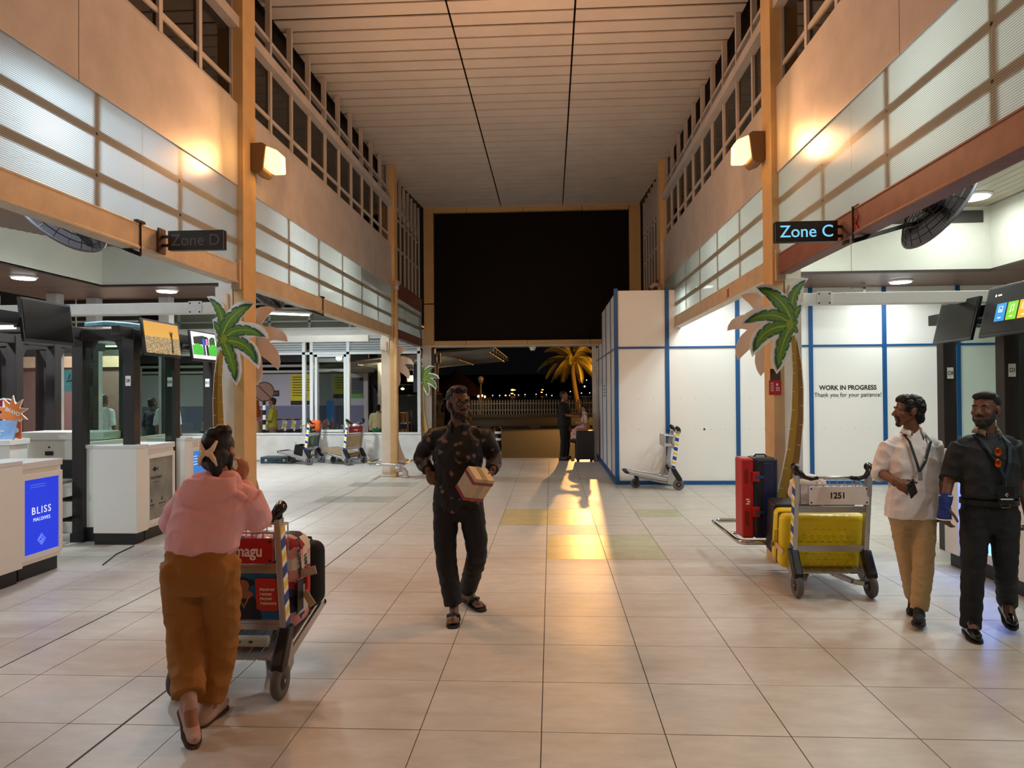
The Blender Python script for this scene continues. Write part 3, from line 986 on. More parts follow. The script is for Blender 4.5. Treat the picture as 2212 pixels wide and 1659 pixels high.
# ---- two trolleys parked by the back wall
t3 = trolley('trolley with a black crate, parked nearest the back wall glazing', (-5.6, 16.55, 0), R(80))
t4 = trolley('trolley with a tan back board and a flat carton on its deck', (-4.6, 16.45, 0), R(66))
for t, c, lab in ((t3, (96, 100, 104), 'scuffed picture board'), (t4, (186, 158, 116), 'tan back board')):
    k = MB()
    for s in (0,):
        z0, z1 = 0.405, 0.67
        k.add([(-0.265, up_at(z0), z0), (0.265, up_at(z0), z0), (0.265, up_at(z1), z1), (-0.265, up_at(z1), z1),
               (-0.265, up_at(z0) + 0.008, z0), (0.265, up_at(z0) + 0.008, z0), (0.265, up_at(z1) + 0.008, z1), (-0.265, up_at(z1) + 0.008, z1)],
              [(0, 1, 2, 3), (7, 6, 5, 4), (0, 4, 5, 1), (1, 5, 6, 2), (2, 6, 7, 3), (3, 7, 4, 0)])
    tag(k.build('back_board', mat(lab.replace(' ', '_'), c, 0.5, var=0.15), t), lab)
b, yy = sign(t4, M_RED, -0.25, 0.25)
text('magu', 0.07, (0, yy - 0.001, 0.815), '-Y', M_WHT, b)
b, yy = sign(t3, mat('sign_black', (30, 30, 26), 0.4), -0.25, 0.25)
MB().box((-0.18, yy - 0.001, 0.80), (0.02, yy, 0.83)).build('printed_strip', m_syel, b)
k = MB()
z0, z1 = 0.43, 0.65
yb_ = up_at(0.55) - 0.012
k.ell((-0.06, yb_, 0.55), (0.09, 0.01, 0.09)).build('green_print', mat('print_green', (90, 140, 50), 0.5), t3)
MB().ell((0.1, yb_, 0.5), (0.08, 0.01, 0.06)).build('blue_print', mat('print_blue', (50, 90, 150), 0.5), t3)
# loads on them
def on_deck(t, lx, ly, lz):
    return t.matrix_basis @ V((lx, ly, lz))


cr_ = thing('crate', 'black ribbed plastic crate on the parked trolley deck', 'crate', (-5.92, 16.61, 0.222), R(80))
k = MB().box((-0.17, -0.13, 0), (0.17, 0.13, 0.012))
for a, b_ in (((-0.17, -0.13, 0), (0.17, -0.118, 0.22)), ((-0.17, 0.118, 0), (0.17, 0.13, 0.22)), ((-0.17, -0.13, 0), (-0.158, 0.13, 0.22)), ((0.158, -0.13, 0), (0.17, 0.13, 0.22))):
    k.box(a, b_)
cr_.rotation_euler = (R(10), 0, R(80))
k.build('walls', M_BLACK, cr_, bevel=0.004)
k = MB()
for q in range(9):
    k.box((-0.16 + q * 0.038, -0.136, 0.01), (-0.152 + q * 0.038, -0.13, 0.2)).box((-0.16 + q * 0.038, 0.13, 0.01), (-0.152 + q * 0.038, 0.136, 0.2))
    k.box((-0.176, -0.12 + q * 0.028, 0.01), (-0.17, -0.112 + q * 0.028, 0.2))
k.build('ribs', M_BLACK, cr_)
lb = thing('cloth_bundle', 'olive cloth bundle leaning over the black crate', 'cloth', (-5.74, 16.57, 0.33), R(40))
bmv = MB().ell((0, 0, 0.07), (0.13, 0.1, 0.11), None, 18, 12)
bmv.v = [tuple(V(p) * (1 + 0.35 * noise.noise(V(p) * 11))) for p in bmv.v]
bmv.build('folded_cloth', mat('olive_cloth', (112, 104, 76), 0.9), lb, smooth=True)
st = thing('stick', 'short wooden stick poking out of the black crate', 'stick', (-6.0, 16.56, 0.25))
MB().bar((0, 0, 0), (-0.06, 0, 0.26), 0.025, 0.012).build('shaft', mat('stick_wood', (168, 132, 88), 0.7), st)
ob = thing('orange_bag', 'orange bag draped over the basket of the crate trolley', 'bag', (-5.62, 16.63, 0.84))
bmv = MB().ell((0, 0, 0.05), (0.17, 0.12, 0.14), None, 20, 12)
bmv.v = [tuple(V(p) * (1 + 0.3 * noise.noise(V(p) * 9))) for p in bmv.v]
bmv.build('cloth_body', mat('orange_cloth', (214, 92, 34), 0.8), ob, smooth=True)
fc = thing('flat_carton', 'flat folded brown carton lying on the tan-board trolley', 'carton', (-4.98, 16.62, 0.25), R(66))
fc.rotation_euler = (R(9.5), 0, R(66))
MB().box((-0.26, -0.36, 0), (0.26, 0.36, 0.05)).box((-0.25, -0.34, 0.052), (0.25, 0.36, 0.075)).build('cardboard', mat('wet_cardboard', (150, 132, 102), 0.8, var=0.15), fc, bevel=0.004)
pbg = thing('plastic_bag', 'small white plastic bag in the basket of the tan-board trolley', 'bag', (-4.62, 16.57, 0.75))
bmv = MB().ell((0, 0, 0.09), (0.09, 0.08, 0.1), None, 18, 12)
bmv.v = [tuple(V(p) * (1 + 0.25 * noise.noise(V(p) * 13))) for p in bmv.v]
bmv.build('bag_body', m_bag, pbg, smooth=True)
# teal hard case on the floor
tc_ = thing('tool_case', 'flat dark teal hard case lying by the back wall', 'case', (-6.6, 16.86, 0.0))
mt_ = mat('teal_plastic', (38, 62, 72), 0.45)
MB().box((-0.36, -0.2, 0.0), (0.36, 0.2, 0.07)).build('base', mt_, tc_, bevel=0.012)
MB().box((-0.36, -0.2, 0.075), (0.36, 0.2, 0.155)).build('lid', mt_, tc_, bevel=0.015)
MB().box((-0.35, -0.19, 0.065), (0.35, 0.19, 0.08)).build('seal', M_RUBBER, tc_)
for x_ in (-0.22, 0.22):
    MB().box((x_ - 0.03, -0.212, 0.045), (x_ + 0.03, -0.2, 0.105)).build('latch', mat('latch_grey', (150, 160, 165), 0.4), tc_, bevel=0.003)
MB().tube([(-0.07, -0.2, 0.06), (-0.06, -0.225, 0.06), (0.06, -0.225, 0.06), (0.07, -0.2, 0.06)], 0.008, 6).build('handle', M_RUBBER, tc_)

# ---- the trolley pushed by the woman in pink
t5 = trolley('trolley with red magu board being pushed by the woman in pink', (-1.785, 3.86, 0), R(-1))
b, yy = sign(t5, M_RED, -0.13, 0.255, 0.735, 0.875)
text('magu', 0.088, (0.115, yy - 0.001, 0.803), '-Y', M_WHT, b, bold=0.002, sx=0.86)
z0, z1 = 0.405, 0.672
ya, yb = up_at(z0) - 0.006, up_at(z1) - 0.006
PSH = 0.0


def on_board(u, v, off):      # u across (m), v up 0..1 on the sloped back board
    return (u + PSH, ya + (yb - ya) * v - off, z0 + (z1 - z0) * v)


def flat(outline, m, off, name='print', parent=None):
    vs = [on_board(u, v, off) for u, v in outline] + [on_board(u, v, off - 0.0008) for u, v in outline]
    k = len(outline)
    a_ = sum(outline[i][0] * outline[(i + 1) % k][1] - outline[(i + 1) % k][0] * outline[i][1] for i in range(k))
    fs = [tuple(range(k)), tuple(range(2 * k - 1, k - 1, -1))] + [(i, k + i, k + (i + 1) % k, (i + 1) % k) for i in range(k)]
    if a_ < 0:
        fs = [f[::-1] for f in fs]
    return MB().add(vs, fs).build(name, m, parent)


pbd = tag(flat([(-0.268, 0), (0.268, 0), (0.268, 1), (-0.268, 1)], mat('poster_blue', (28, 104, 162), 0.4, col2=(18, 84, 140), vscale=5), 0.0, 'poster_board', t5), 'blue poster board')
PSH = 0.088


def disc(cx, cy, rx, ry, n=18):
    return [(cx + rx * math.cos(2 * PI * i / n), cy + ry * math.sin(2 * PI * i / n)) for i in range(n)]


PSH = 0.125
m_skinp = mat('print_skin', (166, 104, 74), 0.5)
m_navyp = mat('print_navy', (22, 24, 44), 0.5)
flat([(-0.14, 0.0), (0.035, 0.0), (0.02, 0.25), (0.0, 0.46), (-0.02, 0.52), (-0.1, 0.52), (-0.14, 0.4)], m_navyp, 0.002, 'printed_dress', pbd)
flat(disc(-0.06, 0.55, 0.05, 0.1), m_skinp, 0.003, 'printed_neck', pbd)
flat(disc(-0.06, 0.74, 0.033, 0.125), m_skinp, 0.005, 'printed_face', pbd)
flat(disc(-0.062, 0.8, 0.04, 0.115), mat('print_hair', (30, 18, 16), 0.5), 0.004, 'printed_hair', pbd)
flat(disc(-0.015, 0.79, 0.018, 0.05), _M['print_hair'], 0.0045, 'printed_bun', pbd)
k = MB()
for q in range(9):
    tt = -1 + 2 * q / 8
    p = on_board(-0.065 + 0.03 * tt, 0.28 + 0.2 * abs(tt), 0.004)
    k.cbox(p, (0.007, 0.0012, 0.012))
k.build('printed_necklace', mat('print_gold', (206, 158, 80), 0.4), pbd)
PSH = 0.088
flat(disc(0.168, 0.5, 0.02, 0.16), m_skinp, 0.003, 'printed_hand', pbd)
flat([(0.045, 0.24), (0.075, 0.2), (0.15, 0.2), (0.178, 0.24), (0.178, 0.86), (0.16, 0.9), (0.06, 0.9), (0.045, 0.86)], mat('print_red', (204, 52, 30), 0.4), 0.005, 'printed_phone', pbd)
for q, s_ in enumerate(("Maldives'", 'Fastest', 'Mobile', 'Network')):
    p = on_board(0.068, 0.665 - 0.1 * q, 0.0062)
    text(s_, 0.027, p, (R(90) - 0.13, 0, 0), M_WHT, pbd, align='LEFT', bold=0.0004, sx=0.92, depth=0.0004)

# backpack with stamp prints and a black bag on that trolley
m_pack = mat('stamp_print_fabric', (206, 166, 160), 0.8)
nt = m_pack.node_tree
b_ = nt.nodes['Principled BSDF']
tcn = nt.nodes.new('ShaderNodeTexCoord')
vor = nt.nodes.new('ShaderNodeTexVoronoi')
vor.feature = 'F1'
vor.distance = 'CHEBYCHEV'
vor.inputs['Scale'].default_value = 16
nt.links.new(tcn.outputs['Object'], vor.inputs['Vector'])
rr = nt.nodes.new('ShaderNodeValToRGB')
rr.color_ramp.interpolation = 'CONSTANT'
cols_ = [(0.0, (214, 150, 150)), (0.2, (30, 30, 34)), (0.36, (196, 200, 196)), (0.52, (206, 96, 60)), (0.62, (44, 66, 110)), (0.74, (226, 214, 200)), (0.88, (160, 40, 50))]
while len(rr.color_ramp.elements) < len(cols_):
    rr.color_ramp.elements.new(0.5)
for e, (p_, c_) in zip(rr.color_ramp.elements, cols_):
    e.position = p_
    e.color = (*lin(c_), 1)
sep = nt.nodes.new('ShaderNodeSeparateColor')
nt.links.new(vor.outputs['Color'], sep.inputs[0])
nt.links.new(sep.outputs[0], rr.inputs[0])
nt.links.new(rr.outputs[0], b_.inputs['Base Color'])
bp = thing('holdall', 'holdall printed with travel stamps on the trolley of the woman in pink', 'bag', (-1.79, 4.27, 0.26), R(-2))
rounded_case('bag_body', 0.58, 0.30, 0.56, 0.09, m_pack, bp)
for s_, z_, rot, sz in (('TRIPPER', 0.42, 80, 0.06), ('DRIVE', 0.2, -82, 0.07), ('10522', 0.38, 78, 0.05), ('AIR MAIL', 0.12, 70, 0.04)):
    off = {'TRIPPER': -0.10, 'DRIVE': -0.11, '10522': 0.0, 'AIR MAIL': 0.05}[s_]
    text(s_, sz, (0.2915, off, z_), (R(90), R(rot), R(90)), M_BLK, bp, bold=0.001)
MB().box((0.291, -0.12, 0.1), (0.293, 0.02, 0.26)).build('patch', mat('patch_grey', (190, 196, 196), 0.7), bp)
MB().box((0.285, -0.02, 0.2), (0.31, 0.03, 0.36)).build('red_strap', mat('strap_red', (190, 40, 44), 0.7), bp, bevel=0.006)
MB().bar((0.28, -0.08, 0.33), (0.40, -0.12, 0.37), 0.004, 0.05).build('baggage_tag', tag_m, bp)
MB().bar((0.30, -0.05, 0.22), (0.36, -0.06, 0.14), 0.004, 0.045).build('baggage_tag', tag_m, bp)
MB().box((0.29, -0.14, 0.12), (0.296, -0.05, 0.3)).build('luggage_label', M_BLK, bp)
bb = thing('black_bag', 'black fabric bag behind the stamp-print holdall', 'bag', (-1.66, 4.56, 0.29), R(-4))
rounded_case('bag_body', 0.34, 0.2, 0.42, 0.07, mat('black_fabric', (20, 20, 23), 0.85), bb)
MB().tube([(-0.1, 0, 0.41), (-0.08, 0.03, 0.435), (0.08, 0.03, 0.435), (0.1, 0, 0.41)], 0.01, 8).build('handle', M_BLACK, bb)
ro = thing('rolled_paper', 'rolled white paper with green leaf print on the pushed trolley', 'roll', (-1.8, 4.05, 0.2))
MB().cyl((-0.25, 0, 0.035), (0.15, 0, 0.035), 0.032, n=14).build('tube', mat('roll_white', (226, 220, 206), 0.6), ro, smooth=True)
k = MB()
for q in range(4):
    k.ell((-0.15 + q * 0.07, -0.032, 0.04), (0.014, 0.002, 0.009))
k.build('leaf_print', mat('leaf_green', (60, 110, 60), 0.6), ro)
cb = thing('plastic_bag', 'clear plastic bag in the basket behind the red magu board', 'bag', (-1.6, 3.98, 0.735))
bmv = MB().ell((0, 0, 0.06), (0.08, 0.06, 0.065), None, 20, 12)
bmv.v = [tuple(V(p) * (1 + 0.3 * noise.noise(V(p) * 22))) for p in bmv.v]
bmv.build('bag_body', mat('clear_plastic', (214, 204, 200), 0.15), cb, smooth=True)
# ================================================================== CHECK-IN BOOTHS
m_print_blue = mat('backlit_blue', (20, 52, 214), 0.4, emit=0.85)
m_poster = mat('grey_poster', (150, 148, 138), 0.5, col2=(116, 114, 106), vscale=3)
m_txt = mat('print_glow_white', (225, 232, 250), 0.5, emit=0.75)
m_base = mat('plinth_black', (32, 32, 33), 0.5)


def booth_frame(name, label, s, xf, xb, ys, sign_txt, braces=True, beams=True, tops=2.42, postw=0.13):
    """dark timber frame of booths: front posts at x=xf, back posts at xb, one pair per y; s=+1 faces +X"""
    t = thing(name, label, 'booth frame')
    for q, y in enumerate(ys):
        for x in (xf, xb):
            MB().box((x - postw / 2, y - postw / 2, 0), (x + postw / 2, y + postw / 2, tops)).build('post', M_WOODF, t, bevel=0.006)
        MB().box((min(xf, xb), y - 0.05, tops - 0.13), (max(xf, xb), y + 0.05, tops)).build('cross_beam', M_WOODF, t, bevel=0.005)
        for x, d in ((xf, 1 if xb > xf else -1), (xb, -1 if xb > xf else 1)):
            if abs(xf - xb) > 0.35:
                a = (x + d * 0.06, y, tops - 0.36)
                b_ = (x + d * 0.2, y, tops - 0.12)
                MB().prism([(x + d * 0.06, tops - 0.13), (x + d * 0.19, tops - 0.13), (x + d * 0.06, tops - 0.36)], y - 0.03, y + 0.03, 'XZ').build('brace', M_WOODF, t)
        if sign_txt and sign_txt[q]:
            xs_ = xf + s * (postw / 2 + 0.002)
            # plate turned towards the hall
            pl = MB().box((xf - 0.03, y - postw / 2 - 0.006, 1.77), (xf + 0.03, y - postw / 2, 1.885)).build('number_plate', M_WHT, t)
            text(sign_txt[q], 0.052, (xf, y - postw / 2 - 0.0065, 1.827), '-Y', M_BLK, pl, bold=0.001, sx=0.62)
    for x in (xf, xb):
        MB().box((x - 0.05, ys[0] - 0.3, tops - 0.09), (x + 0.05, ys[-1] + 0.25, tops + 0.02)).build('long_beam', M_WOODF, t, bevel=0.005)
    for a in range(len(ys) - 1):
        yb_ = ys[a]
        MB().prism([(yb_ + 0.065, tops - 0.09), (yb_ + 0.2, tops - 0.09), (yb_ + 0.065, tops - 0.32)], xf - 0.03, xf + 0.03, 'YZ').build('brace', M_WOODF, t)
    return t


def monitor(label, x, y, z, s, w_, h_, tilt, screen=None, yaw=0):
    """screen facing s*X"""
    t = thing('monitor', label, 'monitor', (x, y, z))
    t.rotation_euler = (0, 0, R(90) * s + R(yaw))
    # local: width along X, screen normal -Y
    T = Matrix.Rotation(R(tilt), 4, 'X')
    k = MB().box((-w_ / 2, 0.0, -h_ / 2), (w_ / 2, 0.03, h_ / 2), T).box((-w_ * 0.3, 0.03, -h_ * 0.35), (w_ * 0.3, 0.06, h_ * 0.3), T)
    k.build('housing', M_BLACK, t, bevel=0.004)
    b_ = 0.022
    sc = MB().box((-w_ / 2 + b_, -0.003, -h_ / 2 + b_ * 1.4), (w_ / 2 - b_, 0.0, h_ / 2 - b_), T).build('screen', screen or mat('screen_off', (8, 9, 14), 0.16), t)
    MB().box((-0.05, 0.05, -0.06), (0.05, 0.12, 0.06)).bar((0, 0.1, 0), (0, 0.32, -0.02), 0.05, 0.05).build('wall_arm', M_BLACK, t)
    return t, sc, T


def counter_unit(label, s, xf, y0, y1, depth, h=1.10, side_block=None, art=None, nm='counter'):
    """white desk; front towards s*X; lower shelf part in front with an art frame"""
    t = thing(nm, label, 'counter')
    def bx(a, b, ya, yb, z0, z1):
        xa, xb = sorted((xf - s * a, xf - s * b))
        return (xa, ya, z0), (xb, yb, z1)
    MB().box(*bx(0.04, depth, y0 + 0.02, y1 - 0.02, 0.0, 0.13)).build('plinth', m_base, t, bevel=0.004)
    MB().box(*bx(0.02, depth, y0, y1, 0.13, h - 0.06)).build('body', M_LAM, t, bevel=0.004)
    MB().box(*bx(0.0, depth, y0, y1, h - 0.06, h)).build('worktop', mat('worktop_grey_white', (216, 216, 214), 0.3), t, bevel=0.003)
    # raised frame around the picture
    z0, z1 = 0.17, h - 0.11
    for a in ((y0, y0 + 0.05, z0, z1), (y1 - 0.05, y1, z0, z1), (y0 + 0.05, y1 - 0.05, z1 - 0.05, z1), (y0 + 0.05, y1 - 0.05, z0, z0 + 0.05)):
        MB().box(*bx(0.0, 0.03, a[0], a[1], a[2], a[3])).build('picture_frame', M_LAM, t, bevel=0.003)
    pic = None
    if art:
        pic = MB().box(*bx(0.010, 0.03, y0 + 0.05, y1 - 0.05, z0 + 0.05, z1 - 0.05)).build('picture', art, t)
    return t, pic


def pillar_block(label, s, xf, y0, y1, depth, h=1.125):
    t = thing('counter_end', label, 'counter')
    def bx(a, b, z0, z1, g=0):
        xa, xb = sorted((xf - s * a, xf - s * b))
        return (xa, y0 + g, z0), (xb, y1 - g, z1)
    MB().box(*bx(0.04, depth, 0, 0.13, 0.02)).build('plinth', m_base, t, bevel=0.004)
    MB().box(*bx(0.0, depth, 0.13, h - 0.04)).build('body', M_LAM, t, bevel=0.005)
    MB().box(*bx(-0.002, depth, h - 0.04, h)).build('cap', _M.get('worktop_grey_white') or M_LAM, t, bevel=0.003)
    return t


# ---------------- left side
XF = -4.62
b1, pic = counter_unit('white counter with blue backlit BLISS Maldives picture at the left edge', 1, -4.74, 6.11, 6.655, 0.55, 1.06, art=m_print_blue)
px_ = -4.74 - 0.0095
text('BLISS', 0.094, (px_, 6.38, 0.605), '+X', m_txt, pic, bold=0.0004, spacing=1.25)
text('MALDIVES', 0.046, (px_, 6.385, 0.525), '+X', m_txt, pic, spacing=1.1)
for q in range(2):
    MB().box((px_, 6.24, 0.845 - q * 0.022), (px_ + 0.001, 6.43, 0.851 - q * 0.022)).build('small_print', mat('faint_blue_print', (90, 130, 230), 0.5, emit=0.5), pic)
k = MB()
for r_ in (0.05, 0.032):
    pts = [(px_ + 0.001, 6.38 + r_ * a, 0.335 + r_ * 1.05 * b_) for a, b_ in ((0, -1), (1, 0), (0, 1), (-1, 0))]
    k.tube(pts, 0.003, 4, closed=True)
k.tube([(px_ + 0.001, 6.37, 0.32), (px_ + 0.001, 6.395, 0.335), (px_ + 0.001, 6.37, 0.35)], 0.003, 4)
k.build('diamond_emblem', mat('emblem_blue_white', (150, 180, 245), 0.5, emit=0.6), pic)
pillar_block('white end block left of the BLISS counter picture', 1, -4.71, 5.3, 6.095, 0.6, 1.09)

b2, pic = counter_unit('white counter with grey FARI ISLANDS poster behind the woman in pink', 1, -4.62, 7.895, 8.50, 0.5, 1.09, art=m_poster)
px_ = -4.62 - 0.0095
text('FARI ISLANDS', 0.046, (px_, 8.10, 0.70), '+X', M_BLK, pic, sx=0.85)
k = MB()
pts = [(8.02 + 0.1 * t_, 0.80 + 0.028 * math.sin(PI * t_)) for t_ in [i / 8 for i in range(9)]] + [(8.15, 0.83), (8.14, 0.80), (8.15, 0.77)] + [(8.12 - 0.1 * t_, 0.80 - 0.026 * math.sin(PI * t_)) for t_ in [i / 8 for i in range(9)]]
k.prism(pts, px_, px_ + 0.001, 'YZ').build('fish_emblem', mat('ink', (34, 34, 34), 0.5), pic)
text('PATINA', 0.03, (px_, 8.0, 0.385), '+X', M_BLK, pic)
for y_ in (8.0, 8.22):
    MB().box((px_, y_ - 0.012, 0.42), (px_ + 0.001, y_ + 0.012, 0.46)).box((px_, y_ - 0.05, 0.35), (px_ + 0.001, y_ + 0.05, 0.354)).build('small_print', _M['ink'], pic)
MB().box((px_, 8.15, 0.38), (px_ + 0.001, 8.30, 0.392)).box((px_, 8.03, 0.645), (px_ + 0.001, 8.17, 0.651)).build('small_print', _M['ink'], pic)
pillar_block('white end block between post D9 and the FARI ISLANDS poster', 1, -4.60, 7.655, 7.885, 0.5, 1.105)
b3, pic = counter_unit('white counter with bright blue picture beyond the D10 post', 1, -4.62, 8.9, 9.58, 0.5, 1.09, art=mat('backlit_sky_blue', (50, 130, 222), 0.4, emit=0.7, col2=(30, 104, 205), vscale=12))
for q in range(4):
    MB().box((-4.6295, 8.97, 0.86 - q * 0.035), (-4.6285, 9.0 + 0.06 + 0.03 * (q % 2), 0.868 - q * 0.035)).build('small_print', m_txt, pic)
pillar_block('white end block right of the D10 post', 1, -4.60, 8.70, 8.89, 0.5, 1.12)
# side screen facing the camera: white panel under glass
sp = thing('side_partition', 'white panel with clear glass above it beside the D9 post', 'partition')
MB().box((-5.32, 7.86, 0.16), (-4.87, 7.9, 1.06)).build('panel', M_LAM, sp)
MB().box((-5.33, 7.84, 1.06), (-4.87, 7.92, 1.10)).build('cap_rail', _M['worktop_grey_white'], sp, bevel=0.003)
MB().box((-5.33, 7.85, 0.0), (-4.87, 7.91, 0.16)).build('plinth', m_base, sp)
MB().box((-5.31, 7.876, 1.1), (-4.88, 7.882, 2.3)).build('glass_pane', M_GLASS, sp)
for y_ in (8.66, 9.66):
    MB().box((-5.31, y_ - 0.003, 1.1), (-4.75, y_ + 0.003, 2.3)).build('glass_pane', M_GLASS, sp)
MB().box((-5.385, 7.95, 1.12), (-5.379, 9.6, 2.3)).build('glass_pane', M_GLASS, sp)
MB().box((-5.42, 7.95, 0.1), (-5.34, 9.7, 1.12)).build('rear_panel', M_LAM, sp)
fr1 = booth_frame('booth_frame', 'dark timber booth frame with plates D9 and D10 behind the woman in pink', 1, -4.78, -5.38, (7.86, 8.74, 9.72), ('D9', 'D10', 'D11'), tops=2.42)
MB().box((-5.46, 7.785, 0.0), (-5.30, 7.935, 0.1)).build('post_foot', m_base, fr1)
MB().box((-4.86, 7.785, 0.0), (-4.70, 7.935, 0.1)).build('post_foot', m_base, fr1)
fr0 = booth_frame('booth_frame', 'dark timber booth frame over the BLISS counter at the left edge', 1, -5.0, -5.9, (4.5, 5.2), None, tops=2.52)
MB().box((-4.98, 5.3, 2.32), (-4.83, 6.2, 2.43)).build('screen_arm', M_WOODF, fr0)
fr2 = booth_frame('booth_frame', 'dark timber frame of the far booth row seen left of the D9 post', 1, -6.75, -7.5, (7.9, 8.6, 9.3, 10.1), None, tops=2.42)
MB().box((-6.9, 7.3, 2.36), (-5.4, 7.42, 2.47)).build('link_beam', M_WOODF, fr2, bevel=0.005)
# blue rolled netting lying on the frames
mnet = mat('rolled_netting', (112, 150, 160), 0.8, var=0.3, vscale=30)
for lab, pts in (('blue rolled netting on top of the D9 booth frame', [(-5.35, 7.9, 2.475), (-5.1, 7.9, 2.485), (-4.9, 8.0, 2.475), (-4.75, 8.5, 2.47)]),
                 ('blue rolled netting on the far booth row frame', [(-6.9, 7.36, 2.51), (-6.5, 7.36, 2.525), (-6.1, 7.36, 2.515), (-5.8, 7.36, 2.51)])):
    t = thing('netting_roll', lab, 'netting')
    k = MB()
    for a in range(5):
        q_ = [V(p) + V((0, 0.014 * math.cos(a * 1.3), 0.014 * math.sin(a * 1.3) + 0.008)) for p in pts]
        k.tube(q_, [0.014, 0.02, 0.018, 0.012], 6)
    k.build('roll', mnet, t, smooth=True)
# tube light on the far frame
t = thing('tube_light', 'small white strip light under the blank black monitor', 'light', (-6.0, 7.25, 2.40))
MB().box((-0.32, -0.015, -0.02), (0.32, 0.015, 0.02)).build('tube', mat('tube_glow', (255, 255, 250), 0.5, emit=4), t, bevel=0.008)

# monitors on the left
monitor('blank black monitor hanging over the BLISS counter', -4.62, 6.3, 2.345, 1, 0.66, 0.40, -7)
sun = bpy.data.materials.new('sunset_sky')
sun.use_nodes = True
nt = sun.node_tree
b_ = nt.nodes['Principled BSDF']
tcn = nt.nodes.new('ShaderNodeTexCoord')
sepn = nt.nodes.new('ShaderNodeSeparateXYZ')
nt.links.new(tcn.outputs['Generated'], sepn.inputs[0])
nz_ = nt.nodes.new('ShaderNodeTexNoise')
nz_.inputs['Scale'].default_value = 34
mpn = nt.nodes.new('ShaderNodeMapping')
mpn.inputs['Scale'].default_value = (1, 1, 3.2)
nt.links.new(tcn.outputs['Generated'], mpn.inputs[0])
nt.links.new(mpn.outputs[0], nz_.inputs['Vector'])
rsea = nt.nodes.new('ShaderNodeValToRGB')
rsea.color_ramp.elements[0].position = 0.46
rsea.color_ramp.elements[0].color = (*lin((110, 72, 34)), 1)
rsea.color_ramp.elements[1].position = 0.58
rsea.color_ramp.elements[1].color = (*lin((250, 220, 160)), 1)
nt.links.new(nz_.outputs['Fac'], rsea.inputs[0])
rsky = nt.nodes.new('ShaderNodeValToRGB')
rsky.color_ramp.elements[0].position = 0.55
rsky.color_ramp.elements[0].color = (*lin((250, 186, 60)), 1)
rsky.color_ramp.elements[1].position = 1.0
rsky.color_ramp.elements[1].color = (*lin((240, 166, 30)), 1)
nt.links.new(sepn.outputs['Z'], rsky.inputs[0])
gt = nt.nodes.new('ShaderNodeMath')
gt.operation = 'GREATER_THAN'
gt.inputs[1].default_value = 0.53
nt.links.new(sepn.outputs['Z'], gt.inputs[0])
mixn = nt.nodes.new('ShaderNodeMix')
mixn.data_type = 'RGBA'
nt.links.new(gt.outputs[0], mixn.inputs[0])
nt.links.new(rsea.outputs[0], mixn.inputs[6])
nt.links.new(rsky.outputs[0], mixn.inputs[7])
nt.links.new(mixn.outputs[2], b_.inputs['Emission Color'])
b_.inputs['Emission Strength'].default_value = 0.95
b_.inputs['Base Color'].default_value = (0.01, 0.01, 0.01, 1)
m1, sc1, T1 = monitor('monitor showing an orange sunset over the sea', -4.56, 8.12, 2.325, 1, 0.78, 0.42, -7, sun)
k = MB().prism([(0.17, -0.16), (0.185, 0.0), (0.17, 0.04), (0.15, 0.1), (0.19, 0.075), (0.2, 0.115), (0.21, 0.08), (0.235, 0.1), (0.21, 0.04), (0.205, -0.16)], -0.0045, -0.0035, 'XZ')
k.v = [tuple(T1 @ V(p)) for p in k.v]
k.build('figure_silhouette', M_BLK, sc1)
m2, sc2, T2 = monitor('monitor showing two people walking in a garden', -4.56, 9.15, 2.30, 1, 0.74, 0.40, -7, mat('screen_pale', (226, 222, 232), 0.4, emit=0.8))
def scr(poly, m, off, sc_, T, name):
    k = MB().prism(poly, -0.0035 - off, -0.003 - off, 'XZ')
    k.v = [tuple(T @ V(p)) for p in k.v]
    return k.build(name, m, sc_)


gr_ = mat('screen_green', (70, 190, 60), 0.4, emit=0.7, col2=(40, 140, 40), vscale=40)
dk_ = mat('screen_dark', (20, 24, 22), 0.4)
scr([(-0.3, 0.02), (0.1, 0.02), (0.1, 0.12), (-0.05, 0.14), (-0.3, 0.11)], dk_, 0.0, sc2, T2, 'picture_trees')
scr([(0.12, 0.0), (0.28, 0.0), (0.28, 0.13), (0.2, 0.14), (0.12, 0.1)], mat('screen_leaf', (40, 92, 40), 0.4, emit=0.5, col2=(20, 40, 24), vscale=40), 0.0, sc2, T2, 'picture_bush')
scr([(-0.34, -0.12), (-0.06, -0.12), (-0.08, 0.0), (-0.2, 0.03), (-0.34, 0.0)], gr_, 0.001, sc2, T2, 'picture_grass')
scr([(0.06, -0.12), (0.33, -0.12), (0.33, 0.02), (0.2, 0.04), (0.08, 0.0)], gr_, 0.001, sc2, T2, 'picture_grass')
for x_, c_, l_ in ((-0.04, (30, 90, 210), (60, 70, 110)), (0.045, (240, 120, 170), (20, 20, 24))):
    scr([(x_ - 0.03, 0.02), (x_ + 0.03, 0.02), (x_ + 0.026, 0.1), (x_ - 0.026, 0.1)], mat('screen_shirt%d' % int(c_[0]), c_, 0.4, emit=0.7), 0.002, sc2, T2, 'picture_shirt')
    scr([(x_ - 0.026, -0.12), (x_ + 0.026, -0.12), (x_ + 0.028, 0.02), (x_ - 0.028, 0.02)], mat('screen_legs%d' % int(l_[0]), l_, 0.4, emit=0.4), 0.002, sc2, T2, 'picture_legs')
    scr([(x_ + 0.014 * math.cos(a * 0.7), 0.118 + 0.018 * math.sin(a * 0.7)) for a in range(9)], dk_, 0.003, sc2, T2, 'picture_head')

